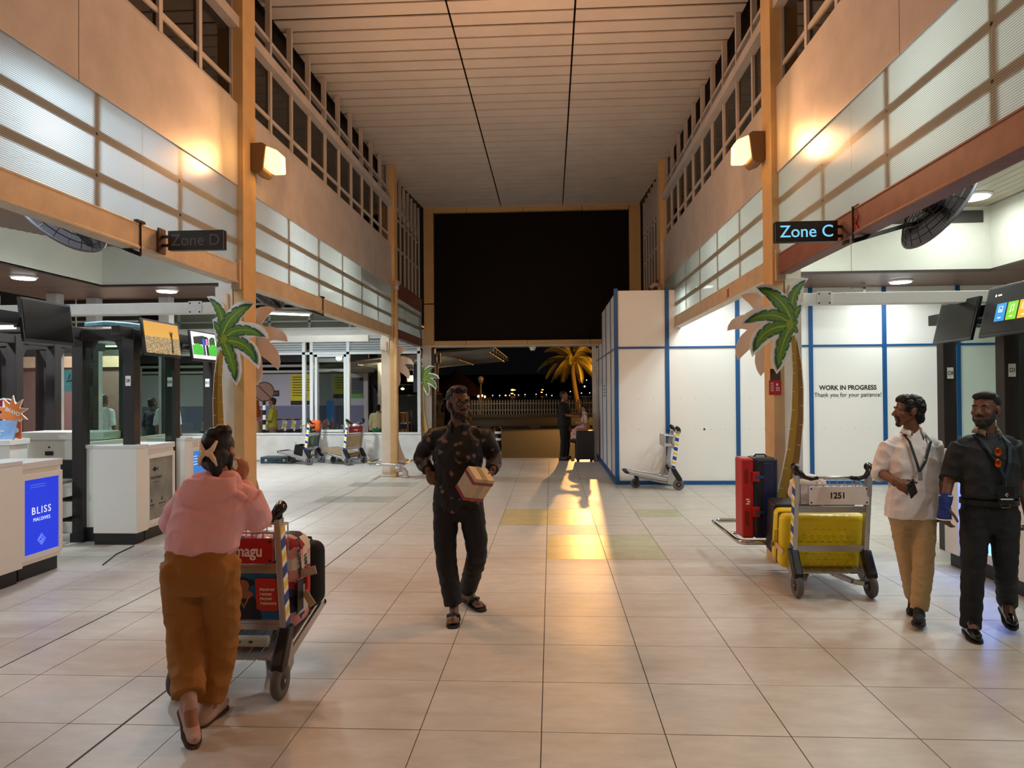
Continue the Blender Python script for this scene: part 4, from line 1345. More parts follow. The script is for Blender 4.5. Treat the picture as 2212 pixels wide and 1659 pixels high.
# cabinet, back counter and the things on it
cab = thing('drawer_cabinet', 'white cabinet with two locked drawers behind the BLISS counter', 'cabinet')
MB().box((-6.5, 8.35, 0), (-5.45, 8.8, 1.13)).build('body', M_LAM, cab, bevel=0.003)
MB().box((-6.52, 8.33, 1.13), (-5.42, 8.82, 1.22)).build('top', M_LAM, cab, bevel=0.004)
for z_ in (0.84, 0.56):
    d_ = MB().box((-6.49, 8.33, z_), (-5.72, 8.352, z_ + 0.27)).build('drawer', mat('drawer_cream', (224, 220, 208), 0.4), cab, bevel=0.003)
    MB().box((-6.15, 8.318, z_ + 0.1), (-6.05, 8.332, z_ + 0.15)).build('drawer_pull', M_BLACK, d_, bevel=0.004)
    MB().lathe([(0.012, 0), (0.012, -0.008)], (-6.1, 8.33, z_ + 0.2), 10, 'Y').build('lock', M_BLACK, d_)
cab2 = thing('back_counter', 'white back counter under the palm leaflet stand at the left edge', 'counter')
MB().box((-7.6, 7.72, 0), (-6.12, 7.99, 1.11)).build('body', M_LAM, cab2, bevel=0.003)
MB().box((-7.62, 7.69, 1.11), (-6.1, 8.01, 1.17)).build('top', M_LAM, cab2, bevel=0.003)
MB().box((-7.3, 7.705, 0.5), (-6.36, 7.722, 1.03)).build('door', _M['drawer_cream'], cab2, bevel=0.003)
# orange palm-shaped stand reading BRAVO, and its maroon twin
def palm_sign(label, loc, rz, c, word, tilt=-20):
    t = thing('counter_sign', label, 'sign', loc, rz)
    pts = []
    for a in range(9):
        an = R(215 - 290 * a / 8 + tilt)
        r0 = 0.19
        pts.append((r0 * math.cos(an), 0.30 + r0 * math.sin(an)))
        if a < 8:
            an2 = R(215 - 290 * (a + 0.5) / 8 + tilt)
            pts.append((0.10 * math.cos(an2), 0.30 + 0.10 * math.sin(an2)))
    trunk_ = [(0.03, 0.22), (-0.03, 0.0), (-0.12, 0.0), (-0.055, 0.22)]
    poly = pts + trunk_
    MB().prism([(x * 1.08, 0.3 + (z - 0.3) * 1.08 if z > 0.05 else z) for x, z in poly], 0.0, 0.012, 'XZ').build('white_edge', M_WHT, t)
    o = MB().prism(poly, -0.003, 0.0, 'XZ').build('face', mat('sign_' + word.lower() + str(c[0]), c, 0.5), t)
    if word:
        text(word, 0.062, (0.01, -0.0035, 0.31), (R(90), R(22), 0), M_WHT, o, bold=0.001, sx=0.9)
    return t


palm_sign('orange palm-shaped counter sign reading BRAVO', (-6.22, 7.88, 1.172), 0, (236, 132, 60), 'BRAVO')
mt = thing('counter_sign', 'round maroon sign with white lettering behind the orange BRAVO sign', 'sign', (-6.34, 7.92, 1.172), 0)
MB().lathe([(0.21, 0.0), (0.21, 0.012)], (0, 0, 0.26), 28, 'Y').build('white_edge', M_WHT, mt)
MB().lathe([(0.195, -0.003), (0.195, 0.0)], (0, 0, 0.26), 28, 'Y').build('face', mat('maroon', (122, 22, 46), 0.5), mt)
MB().box((-0.02, -0.005, 0.0), (0.02, -0.003, 0.44)).build('white_bar', M_WHT, mt)
MB().box((-0.08, 0, 0), (0.08, 0.06, 0.06)).build('stand', mat('maroon', (122, 22, 46), 0.5), mt)
br = thing('brochure_display', 'pale blue brochure leaning on its stand on the back counter', 'brochure', (-6.30, 7.75, 1.171), R(0))
MB().box((-0.2, -0.01, 0.0), (0.2, 0.012, 0.22), Matrix.Rotation(R(-14), 4, 'X')).build('cover', mat('brochure_blue', (128, 166, 208), 0.45, col2=(108, 146, 196), vscale=9), br)
k = MB()
for q, l_ in enumerate((0.09, 0.14, 0.05)):
    k.box((-0.04 - 0.02 * q, -0.0115, 0.06 + 0.035 * q), (-0.04 + l_ - 0.02 * q, -0.0102, 0.066 + 0.035 * q), Matrix.Rotation(R(-14), 4, 'X'))
k.build('title_lines', M_WHT, br)
MB().box((-0.19, 0.02, 0.0), (0.2, 0.07, 0.012)).bar((0.15, 0.06, 0), (0.15, 0.04, 0.15), 0.01, 0.01).build('stand', M_WHT, br)
ob_ = thing('brochure_display', 'orange booklet standing behind the pale blue brochure', 'brochure', (-6.16, 7.87, 1.171), R(10))
MB().box((-0.12, 0, 0), (0.05, 0.02, 0.2)).build('cover', mat('booklet_orange', (206, 100, 46), 0.5), ob_)
MB().lathe([(0.03, -0.002), (0.03, 0.0)], (0.0, 0, 0.1), 14, 'Y').build('emblem', M_WHT, ob_)
# stool and shelf between the booths
stl = thing('bar_stool', 'black wooden bar stool standing left of the D9 partition', 'stool', (-5.62, 7.72, 0))
mbk = mat('black_wood', (22, 22, 23), 0.45)
MB().box((-0.19, -0.19, 0.68), (0.19, 0.19, 0.715)).build('seat', mat('stool_seat_grey', (130, 134, 132), 0.4), stl, bevel=0.01)
for a in (-1, 1):
    for b__ in (-1, 1):
        MB().bar((0.15 * a, 0.15 * b__, 0.68), (0.18 * a, 0.18 * b__, 0), 0.035, 0.035).build('leg', mbk, stl)
for z_ in (0.22, 0.45):
    for a in (-1, 1):
        MB().box((-0.17, 0.165 * a - 0.012, z_), (0.17, 0.165 * a + 0.012, z_ + 0.035)).build('rung', mbk, stl)
        MB().box((0.165 * a - 0.012, -0.17, z_ + 0.04), (0.165 * a + 0.012, 0.17, z_ + 0.075)).build('rung', mbk, stl)
MB().box((-0.19, 0.15, 0.715), (0.19, 0.18, 0.93)).build('backrest', mbk, stl, bevel=0.008)

# ---------------- right side
fr3 = booth_frame('booth_frame', 'dark timber booth frame with plates C10 and C11 behind the man in black', -1, 4.1, 4.85, (5.55, 6.62, 7.6), ('', 'C11', 'C10'), tops=2.43)
for y_, s_ in ((6.62, 'C11'), (7.6, 'C10')):
    pass
rp = thing('side_partition', 'clear glass screens of the right booths over white panels', 'partition')
for y_ in (6.62, 7.6):
    MB().box((4.17, y_ - 0.02, 0.0), (4.78, y_ + 0.02, 1.12)).build('panel', M_LAM, rp)
    MB().box((4.17, y_ - 0.003, 1.12), (4.78, y_ + 0.003, 2.3)).build('glass_pane', M_GLASS, rp)
MB().box((4.847, 5.62, 1.12), (4.853, 6.55, 2.3)).box((4.847, 6.69, 1.12), (4.853, 7.53, 2.3)).build('glass_pane', M_GLASS, rp)
MB().box((4.83, 5.62, 0.0), (4.87, 7.53, 1.12)).build('panel', M_LAM, rp)
c4, pic4 = counter_unit('white counter with glowing blue panel behind the man in black', -1, 3.78, 6.06, 6.73, 0.5, 1.08, art=mat('backlit_pale_blue', (96, 142, 255), 0.4, emit=5.0))
c5, pic5 = counter_unit('plain white counter at the right edge behind the man in black', -1, 3.78, 5.0, 5.78, 0.5, 1.08, art=mat('pale_cream_panel', (226, 220, 206), 0.4))
pillar_block('white end block left of the glowing blue counter panel', -1, 3.72, 6.74, 6.97, 0.45, 1.1)
pillar_block('white end block at the right edge behind the man in black', -1, 3.72, 5.79, 6.05, 0.45, 1.1)
MB().box((3.779, 6.4, 0.82), (3.789, 6.52, 0.9)).build('emblem', mat('deep_blue', (30, 80, 220), 0.4, emit=0.8), pic4)
tray = thing('desk_monitor', 'dark desk monitor on the right booth counter', 'monitor', (4.22, 5.95, 1.09), R(-70))
MB().box((-0.24, 0, 0.06), (0.24, 0.03, 0.36)).build('housing', M_BLACK, tray, bevel=0.008)
MB().box((-0.03, 0.0, 0), (0.03, 0.04, 0.1)).box((-0.1, -0.06, 0), (0.1, 0.1, 0.012)).build('foot', M_BLACK, tray)
monitor('blank tilted black monitor hanging by the C10 post', 3.96, 7.18, 2.33, -1, 0.66, 0.42, -13)
m3, sc3, T3 = monitor('tilted monitor with coloured menu tiles at the right edge', 3.93, 6.18, 2.35, -1, 0.98, 0.46, -13, mat('screen_menu', (10, 14, 26), 0.2, emit=0.0))
for q, (c_, nm) in enumerate((((44, 140, 210), 'picture'), ((120, 200, 30), 'music'), ((250, 166, 10), 'film'), ((220, 70, 60), 'folder'))):
    x0 = -0.30 + q * 0.155
    ti = scr([(x0, -0.10), (x0 + 0.135, -0.10), (x0 + 0.135, 0.06), (x0, 0.06)], mat('menu_%s' % nm, c_, 0.4, emit=1.0), 0.001, sc3, T3, 'menu_tile')
    wm = mat('menu_white', (245, 245, 245), 0.4, emit=0.9)
    k = MB()
    cx = x0 + 0.067
    if nm == 'music':
        k.tube([(cx - 0.015, -0.006, -0.03), (cx - 0.015, -0.006, 0.025), (cx + 0.02, -0.006, 0.032), (cx + 0.02, -0.006, -0.022)], 0.003, 4)
        k.ell((cx - 0.022, -0.006, -0.03), (0.009, 0.001, 0.007)).ell((cx + 0.013, -0.006, -0.022), (0.009, 0.001, 0.007))
    else:
        k.tube([(cx - 0.025, -0.006, -0.02), (cx + 0.025, -0.006, -0.02), (cx + 0.025, -0.006, 0.03), (cx - 0.025, -0.006, 0.03)], 0.003, 4, closed=True)
        if nm == 'picture':
            k.add([(cx - 0.018, -0.006, -0.012), (cx + 0.018, -0.006, -0.012), (cx, -0.006, 0.012)], [(0, 1, 2)])
        else:
            k.add([(cx - 0.008, -0.006, -0.006), (cx + 0.01, -0.006, 0.005), (cx - 0.008, -0.006, 0.016)], [(0, 1, 2)])
    k.box((cx - 0.02, -0.006, -0.075), (cx + 0.02, -0.0055, -0.065))
    k.v = [tuple(T3 @ V(p)) for p in k.v]
    k.build('icon', wm, ti)
k = MB().prism([(-0.36, 0.14), (-0.345, 0.155), (-0.33, 0.14), (-0.345, 0.125)], -0.0045, -0.004, 'XZ').box((-0.315, -0.0045, 0.133), (-0.265, -0.004, 0.147))
k.v = [tuple(T3 @ V(p)) for p in k.v]
k.build('menu_header', mat('menu_white', (245, 245, 245), 0.4, emit=0.9), sc3)
# ================================================================== PEOPLE
def loft(k, rings, n=22, e=2.3):
    """rings: (centre, side vector, forward vector); closed tube of superellipse sections"""
    vs, fs = [], []
    for c, s, f in rings:
        for j in range(n):
            t = 2 * PI * j / n
            ca, sa = math.cos(t), math.sin(t)
            ca = math.copysign(abs(ca) ** (2 / e), ca)
            sa = math.copysign(abs(sa) ** (2 / e), sa)
            vs.append(V(c) + V(s) * ca + V(f) * sa)
    for i in range(len(rings) - 1):
        for j in range(n):
            fs.append((i * n + j, i * n + (j + 1) % n, (i + 1) * n + (j + 1) % n, (i + 1) * n + j))
    fs.append(tuple(range(n - 1, -1, -1)))
    fs.append(tuple((len(rings) - 1) * n + j for j in range(n)))
    if (V(rings[-1][0]) - V(rings[0][0])).dot(V(rings[0][1]).cross(V(rings[0][2]))) < 0:
        fs = [f[::-1] for f in fs]
    return k.add(vs, fs)


def blob(name, k, mats, parent=None, voxel=0.006, smooth=5, wr=None, slots=None):
    """one continuous skin grown over the pieces collected in k"""
    src = k.mesh('src')
    bm = bmesh.new()
    bm.from_mesh(src)
    bmesh.ops.recalc_face_normals(bm, faces=bm.faces)
    bm.to_mesh(src)
    bm.free()
    o = bpy.data.objects.new('src', src)
    COL.objects.link(o)
    md = o.modifiers.new('r', 'REMESH')
    md.mode = 'VOXEL'
    md.voxel_size = voxel
    ms = o.modifiers.new('s', 'SMOOTH')
    ms.iterations = smooth
    ms.factor = 0.5
    dg = bpy.context.evaluated_depsgraph_get()
    me = bpy.data.meshes.new_from_object(o.evaluated_get(dg))
    bpy.data.objects.remove(o)
    bpy.data.meshes.remove(src)
    me.name = name
    me.materials.clear()
    for m in (mats if isinstance(mats, (list, tuple)) else [mats]):
        me.materials.append(m)
    if wr:
        amp, fr, st = wr
        no = [v.normal.copy() for v in me.vertices]
        for v, n_ in zip(me.vertices, no):
            p = v.co
            q = V((p.x * fr, p.y * fr, p.z * fr * st))
            a = noise.noise(q + V((3.1, 7.7, p.z * 3)))
            b = noise.noise(q * 2.3)
            v.co = p + n_ * amp * ((0.45 - abs(a) * 2.0) + 0.35 * b)
    if slots:
        for f in me.polygons:
            f.material_index = slots(f.center)
    me.polygons.foreach_set('use_smooth', [True] * len(me.polygons))
    me.update()
    return link(name, me, parent)


def head_frame(c, yaw=0, pitch=0, roll=0, sc=1.0):
    return Matrix.Translation(c) @ Matrix.Rotation(R(yaw), 4, 'Z') @ Matrix.Rotation(R(pitch), 4, 'X') @ Matrix.Rotation(R(roll), 4, 'Y') @ Matrix.Scale(sc, 4)


def add_head(k, H, sc=1.0, fine=True, jaw=1.0):
    r3 = H.to_3x3().normalized()

    def E(c, r):
        k.ell(H @ V(c), [a * sc for a in r], r3, 20, 14)

    def Cp(a, b, r0, r1):
        k.capsule(H @ V(a), H @ V(b), r0 * sc, r1 * sc, 12)
    E((0, 0.014, 0.034), (0.074, 0.094, 0.082))
    E((0, -0.03, -0.012), (0.060, 0.062, 0.082))
    E((0, -0.034, -0.055), (0.052 * jaw, 0.052, 0.052))
    for s in (-1, 1):
        Cp((0.056 * s * jaw, 0.0, -0.045), (0.02 * s, -0.062, -0.096), 0.018, 0.016)
    Cp((-0.01, -0.068, -0.096), (0.01, -0.068, -0.096), 0.017, 0.017)
    if fine:
        Cp((-0.04, -0.072, 0.022), (0.04, -0.072, 0.022), 0.0135, 0.0135)
        Cp((0, -0.080, 0.014), (0, -0.106, -0.026), 0.0075, 0.0125)
        for s in (-1, 1):
            E((0.013 * s, -0.096, -0.031), (0.010, 0.011, 0.009))
            E((0.042 * s, -0.058, -0.024), (0.022, 0.024, 0.022))
            E((0.077 * s, 0.012, -0.006), (0.009, 0.021, 0.032))
            Cp((0.018 * s, -0.0785, 0.0085), (0.044 * s, -0.071, 0.0075), 0.006, 0.006)
            Cp((0.02 * s, -0.077, -0.0085), (0.043 * s, -0.069, -0.0085), 0.005, 0.005)
        Cp((-0.018, -0.083, -0.056), (0.018, -0.083, -0.056), 0.0075, 0.0075)
        Cp((-0.016, -0.081, -0.067), (0.016, -0.081, -0.067), 0.0085, 0.0085)
    else:
        Cp((0, -0.08, 0.01), (0, -0.1, -0.026), 0.009, 0.014)
        for s in (-1, 1):
            E((0.077 * s, 0.012, -0.006), (0.01, 0.02, 0.03))


def add_hand(k, w_, d, nrm, side, curl=35, sc=1.0, spread=0.12, thumb_curl=25, simple=False):
    """wrist w_, d = direction of fingers, nrm = palm side normal, side = towards the thumb"""
    w_, d, nrm, side = V(w_), V(d).normalized(), V(nrm).normalized(), V(side)
    nrm = (nrm - d * nrm.dot(d)).normalized()
    side = (side - d * side.dot(d))
    side = (side - nrm * side.dot(nrm)).normalized()
    M3 = Matrix((side, nrm, d)).transposed()
    k.ell(w_ + d * 0.048 * sc, (0.041 * sc, 0.017 * sc, 0.052 * sc), M3, 14, 10)
    k.capsule(w_ - d * 0.02 * sc, w_ + d * 0.03 * sc, 0.026 * sc, 0.024 * sc, 10)
    lens = (0.072, 0.080, 0.074, 0.058)
    for i in range(4):
        off = 0.030 - 0.0195 * i
        p = w_ + d * (0.085 - 0.004 * abs(i - 1)) * sc + side * off * sc
        dd = (d + side * spread * (1.2 - 0.8 * i) * 0.5).normalized()
        rr = 0.0088 * sc if i < 3 else 0.0076 * sc
        for f_, ang in ((0.45, 0.7), (0.3, 1.0), (0.25, 0.8)):
            a = R(curl) * ang * (1 + 0.12 * i)
            ax = dd.cross(nrm).normalized()
            dd = (Matrix.Rotation(a, 3, ax) @ dd).normalized()
            q = p + dd * lens[i] * f_ * sc
            k.capsule(p, q, rr, rr * 0.93, 10)
            p = q
            rr *= 0.93
    p = w_ + d * 0.022 * sc + side * 0.03 * sc + nrm * 0.006 * sc
    dd = (d * 0.72 + side * 0.7 + nrm * 0.25).normalized()
    k.capsule(w_ + d * 0.02 * sc + side * 0.012 * sc, p, 0.017 * sc, 0.0145 * sc, 10)
    rr = 0.0115 * sc
    for L in (0.036, 0.03, 0.024):
        q = p + dd * L * sc
        k.capsule(p, q, rr, rr * 0.92, 10)
        p = q
        dd = (dd + (d * 0.5 + nrm * 0.25 - side * 0.45) * math.sin(R(thumb_curl))).normalized()
        rr *= 0.92


def add_foot(k, an, toe, r=0.04, toes=False):
    an, toe = V(an), V(toe)
    heel = an + (an - toe).normalized() * 0.03
    heel.z = an.z - 0.045
    k.capsule(heel, toe, r * 0.85, r * 0.7, 12)
    k.capsule(an, an + (toe - an) * 0.6 + V((0, 0, -0.01)), r * 0.9, r * 0.75, 12)
    if toes:
        d = toe - heel
        d.z *= 0.4
        d.normalize()
        s = d.cross(V((0, 0, 1))).normalized()
        for i in range(5):
            off = -0.034 + 0.017 * i
            L = 0.05 - 0.004 * (i if toes > 0 else 4 - i)
            rr = 0.0085 if (i if toes > 0 else 4 - i) else 0.0125
            k.capsule(toe + s * off - d * 0.02, toe + s * off + d * L * 0.8 - V((0, 0, 0.012)), rr * 1.2, rr, 10)


def limb(k, pts, rs, n=16):
    """tapering tube through the points, flat ends, rounded at the joints"""
    pts = [V(p) for p in pts]
    P, Rr = [], []
    for i in range(len(pts) - 1):
        for q in range(4):
            t = q / 4
            P.append(pts[i].lerp(pts[i + 1], t))
            Rr.append(rs[i] * (1 - t) + rs[i + 1] * t)
    P.append(pts[-1])
    Rr.append(rs[-1])
    # soften bends
    for _ in range(2):
        P = [P[0]] + [(P[i - 1] + P[i] * 2 + P[i + 1]) / 4 for i in range(1, len(P) - 1)] + [P[-1]]
    k.tube(P, Rr, n)


def shoe(name, an, toe, m, parent, w_=0.043, msole=None, h=0.0):
    an, toe = V(an), V(toe)
    d = toe - an
    d.z = 0
    d.normalize()
    up = V((0, 0, 1))
    down = an.z - 0.055
    heel = an - d * 0.05
    heel.z = max(an.z - 0.06, 0.03)
    k = MB()
    k.capsule(heel, toe, w_ * 0.92, w_ * 0.78, 14)
    k.capsule(heel + up * 0.02, an + up * 0.015, w_ * 0.85, w_ * 0.9, 14)
    k.capsule(an + d * 0.02, toe - d * 0.07 + up * 0.01, w_ * 0.8, w_ * 0.8, 14)
    k.capsule(toe, toe + d * 0.03, w_ * 0.8, w_ * 0.55, 14)
    o = blob(name, k, m, parent, 0.006, 4)
    # sole follows the tilt of the foot
    dd = (toe - heel).normalized()
    s = dd.cross(up).normalized()
    u2 = s.cross(dd)
    pts = []
    L = (toe - heel).length
    for a, b in ((-0.04, -0.55), (-0.02, -0.9), (L * 0.3, -0.85), (L * 0.75, -1.05), (L + 0.01, -0.85), (L + 0.045, -0.3), (L + 0.045, 0.3), (L + 0.01, 0.85), (L * 0.75, 1.05), (L * 0.3, 0.85), (-0.02, 0.9), (-0.04, 0.55)):
        pts.append(heel + dd * a + s * b * w_)
    n = len(pts)
    vs = [p - u2 * (w_ * 0.62) for p in pts] + [p - u2 * (w_ * 0.62 + 0.018) for p in pts]
    fs = [tuple(range(n)), tuple(range(2 * n - 1, n - 1, -1))] + [(i, n + i, n + (i + 1) % n, (i + 1) % n) for i in range(n)]
    so = MB().add(vs, fs).build('sole', msole or M_RUBBER, o)
    return o


def skin(name, c):
    m = mat(name, c, 0.5, var=0.12, vscale=14, spec=0.4)
    return m


def eyes(H, sc, parent):
    for s in (-1, 1):
        e = MB().ell(H @ V((0.031 * s, -0.0712, -0.001)), (0.0118 * sc,) * 3, None, 14, 10).build('eye', mat('eye_white', (150, 140, 132), 0.3), parent, smooth=True)
        k = MB().ell(H @ V((0.031 * s, -0.0776, -0.0005)), (0.0066 * sc,) * 3, None, 10, 8).build('iris', mat('iris_brown', (26, 16, 12), 0.2), e, smooth=True)
        b = MB().tube([H @ V(p) for p in ((0.015 * s, -0.0855, 0.0235), (0.031 * s, -0.086, 0.029), (0.05 * s, -0.072, 0.024))], [0.004 * sc, 0.0055 * sc, 0.003 * sc], 8).build('eyebrow', mat('hair_black', (14, 12, 12), 0.6), parent, smooth=True)


M_HAIR = mat('hair_black', (14, 12, 12), 0.6, spec=0.35)


def spine_rings(J, prof, side, fwd):
    p0, p1 = V(J['pelvis']), V(J['neck'])
    return [(p0.lerp(p1, t) + fwd * off, side * a, fwd * b) for t, a, b, off in prof]


BODY = [(-0.12, 0.10, 0.07, 0), (0.0, 0.13, 0.085, 0), (0.3, 0.11, 0.078, 0.0), (0.6, 0.122, 0.082, 0.003), (0.80, 0.11, 0.07, 0), (0.90, 0.075, 0.055, 0), (1.0, 0.05, 0.05, 0)]


def rel(J, base):
    return {a: V(p) - V(base) for a, p in J.items()}


def body(label, base, J, head, skin_m, hands, sc=1.0, fine=True, build=1.0, fwd=-1, voxel=0.0055, toes=False, jaw=1.0, lips=None, rgroup=None, name='person', feet=True, fingers=True):
    """continuous body; returns (object, head matrix)"""
    H = head_frame(J['head'], *head, sc)
    side = (J['shB'] - J['shA'])
    side.z = 0
    side.normalize()
    f = V((0, 0, 1)).cross(side) * (1 if fwd > 0 else -1)
    if fwd > 0:
        f = V((0, 0, 1)).cross(side)
    k = MB()
    loft(k, [(c, s * build, ff * build) for c, s, ff in spine_rings(J, BODY, side, f)])
    k.capsule(J['shA'], J['shB'], 0.038, 0.038)
    k.capsule(J['neck'] - V((0, 0, 0.05)), H @ V((0, 0.012, -0.03)), 0.056 * sc * build ** 0.5, 0.050 * sc, 16)
    k.capsule(J['neck'] - V((0, 0, 0.06)), J['shA'], 0.042, 0.036)
    k.capsule(J['neck'] - V((0, 0, 0.06)), J['shB'], 0.042, 0.036)
    add_head(k, H, sc, fine, jaw)
    for a in 'AB':
        limb(k, [J['sh' + a], J['el' + a], J['wr' + a]], [0.042, 0.037, 0.026])
        limb(k, [J['hip' + a], J['kn' + a], J['an' + a]], [0.075, 0.052, 0.034])
        k.capsule(J['pelvis'], J['hip' + a], 0.09, 0.08)
        if feet:
            add_foot(k, J['an' + a], J['toe' + a], toes=(0 if not toes else (1 if a == 'B' else -1)))
    for h in hands:
        add_hand(k, **h)
    Hi = H.inverted()

    def sl(c):
        p = Hi @ c
        return 1 if (abs(p.x) < 0.024 and -0.077 < p.z < -0.049 and p.y < -0.082) else 0
    o = blob(name, k, [skin_m, lips] if lips else skin_m, None, voxel, 3, slots=sl if lips else None)
    o.location = base
    tag(o, label, 'person', rgroup)
    return o, H, side, f


def shirt(J, side, f, parent, m, prof, sleeves, name='shirt', wr=(0.008, 9, 1.0), voxel=0.0065, shr=0.053, extra=None, smooth=4):
    k = MB()
    loft(k, spine_rings(J, prof, side, f))
    for q in 'AB':
        k.capsule(J['neck'] - V((0, 0, 0.05)), J['sh' + q], 0.06, shr)
    k.capsule(J['neck'] - V((0, 0, 0.06)), J['neck'] + V((0, 0, 0.005)), 0.068, 0.058)
    for a in 'AB':
        pts, rs = sleeves[a]
        limb(k, pts, rs)
        k.ell(J['sh' + a], (shr,) * 3)
    if extra:
        extra(k)
    return blob(name, k, m, parent, voxel, smooth, wr)


def trousers(J, side, f, parent, m, rs=(0.10, 0.078, 0.07), waist=(0.16, 0.118), zt=0.10, wr=(0.007, 8, 1.3), hem=0.03, voxel=0.007, seat=0.0):
    k = MB()
    p = J['pelvis']
    up = V((0, 0, 1))
    loft(k, [(p + up * zt, side * waist[0] * 0.97, f * waist[1] * 0.95), (p, side * waist[0] * 1.06, f * waist[1] * 1.05), (p - up * 0.06, side * waist[0] * 1.08, f * waist[1] * 1.06), (p - up * 0.15, side * waist[0] * 0.8, f * waist[1] * 0.8)])
    for a in 'AB':
        kn, an = J['kn' + a], J['an' + a]
        end = an + (kn - an).normalized() * hem
        limb(k, [J['hip' + a] + up * 0.05, kn, end], rs)
        if seat:
            k.ell(J['hip' + a] - f * 0.045 + up * 0.02, (seat, seat, seat * 1.1))
    return blob('trousers', k, m, parent, voxel, 5, wr)


def hair_short(H, sc, parent, extra=(), m=None, wr=(0.004, 26, 1.0), name='hair'):
    r3 = H.to_3x3().normalized()
    k = MB()
    k.ell(H @ V((0, 0.026, 0.048)), [a * sc for a in (0.079, 0.092, 0.078)], r3, 20, 14)
    k.ell(H @ V((0, 0.055, -0.012)), [a * sc for a in (0.067, 0.054, 0.07)], r3, 16, 12)
    for c, r in extra:
        k.ell(H @ V(c), [a * sc for a in r], r3, 16, 12)
    return blob(name, k, m or M_HAIR, parent, 0.0055, 3, wr)


def beard(H, sc, parent, full=True, m=None):
    r3 = H.to_3x3().normalized()
    k = MB()
    if full:
        k.ell(H @ V((0, -0.028, -0.075)), [a * sc for a in (0.058, 0.056, 0.044)], r3, 18, 12)
        for s in (-1, 1):
            k.capsule(H @ V((0.0635 * s, -0.008, -0.01)), H @ V((0.05 * s, -0.03, -0.07)), 0.011 * sc, 0.018 * sc)
        k.ell(H @ V((0, -0.064, -0.098)), [a * sc for a in (0.036, 0.03, 0.026)], r3)
    else:
        k.ell(H @ V((0, -0.066, -0.1)), [a * sc for a in (0.026, 0.024, 0.022)], r3)
        for s in (-1, 1):
            k.capsule(H @ V((0.027 * s, -0.077, -0.055)), H @ V((0.022 * s, -0.07, -0.095)), 0.007 * sc, 0.01 * sc)
    k.capsule(H @ V((-0.027, -0.083, -0.047)), H @ V((0, -0.0915, -0.0435)), 0.0065 * sc, 0.0078 * sc)
    k.capsule(H @ V((0.027, -0.083, -0.047)), H @ V((0, -0.0915, -0.0435)), 0.0065 * sc, 0.0078 * sc)
    return blob('beard', k, m or mat('beard_black', (17, 14, 13), 0.7), parent, 0.005, 2, (0.002, 40, 1))


def collar(J, H, parent, m, f, side, r=0.062, h=0.035, open_=0.05, name='collar', drop=0.0):
    c = J['neck'] + V((0, 0, 0.012 - drop))
    k = MB()
    n = 20
    prev = None
    ring = []
    for i in range(n + 1):
        t = R(25 + 310 * i / n)
        d = f * math.cos(t) + side * math.sin(t)
        base_ = c + d * r * 1.06 + f * 0.005 - V((0, 0, 0.014)) - (V((0, 0, 0.03)) if i in (0, n) else V((0, 0, 0)))
        top_ = c + d * r * 0.98 - f * 0.008 + V((0, 0, h))
        out_ = c + d * (r * 1.28) - V((0, 0, 0.012 + (0.05 if i in (0, n) else 0.012 if i in (1, n - 1) else 0)))
        ring.append((base_, top_, out_))
    vs, fs = [], []
    for b_, t_, o_ in ring:
        vs += [b_, t_, o_]
    for i in range(n):
        a = i * 3
        fs += [(a, a + 3, a + 4, a + 1), (a + 1, a + 4, a + 5, a + 2)]
    o = k.add(vs, fs).build(name, m, parent, smooth=True)
    md = o.modifiers.new('thick', 'SOLIDIFY')
    md.thickness = 0.004
    return o


def ribbon(pts, w_, th, nvec, name, m, parent):
    k = MB()
    for a, b in zip(pts[:-1], pts[1:]):
        k.bar(a, b, w_, th, up=nvec)
    return k.build(name, m, parent)


# ------------------------------------------------------------------ man in the dark floral shirt
m_floral = mat('floral_shirt', (24, 17, 18), 0.7)
nt = m_floral.node_tree
b_ = nt.nodes['Principled BSDF']
tcn = nt.nodes.new('ShaderNodeTexCoord')
nzz = nt.nodes.new('ShaderNodeTexNoise')
nzz.inputs['Scale'].default_value = 18
addn = nt.nodes.new('ShaderNodeMix')
addn.data_type = 'VECTOR'
addn.inputs[0].default_value = 0.05
nt.links.new(tcn.outputs['Object'], nzz.inputs['Vector'])
nt.links.new(tcn.outputs['Object'], addn.inputs[4])
nt.links.new(nzz.outputs['Color'], addn.inputs[5])
vor = nt.nodes.new('ShaderNodeTexVoronoi')
vor.inputs['Scale'].default_value = 17
nt.links.new(addn.outputs[1], vor.inputs['Vector'])
r1 = nt.nodes.new('ShaderNodeValToRGB')
r1.color_ramp.elements[0].position = 0.0
r1.color_ramp.elements[0].color = (*lin((128, 116, 108)), 1)
r1.color_ramp.elements[1].position = 0.46
r1.color_ramp.elements[1].color = (*lin((21, 16, 17)), 1)
e_ = r1.color_ramp.elements.new(0.24)
e_.color = (*lin((112, 94, 86)), 1)
e_ = r1.color_ramp.elements.new(0.34)
e_.color = (*lin((28, 22, 22)), 1)
nt.links.new(vor.outputs['Distance'], r1.inputs[0])
sepc = nt.nodes.new('ShaderNodeSeparateColor')
nt.links.new(vor.outputs['Color'], sepc.inputs[0])
gt = nt.nodes.new('ShaderNodeMath')
gt.operation = 'GREATER_THAN'
gt.inputs[1].default_value = 0.36
nt.links.new(sepc.outputs[0], gt.inputs[0])
mxc = nt.nodes.new('ShaderNodeMix')
mxc.data_type = 'RGBA'
mxc.inputs[6].default_value = (*lin((20, 15, 16)), 1)
nt.links.new(gt.outputs[0], mxc.inputs[0])
nt.links.new(r1.outputs[0], mxc.inputs[7])
nt.links.new(mxc.outputs[2], b_.inputs['Base Color'])

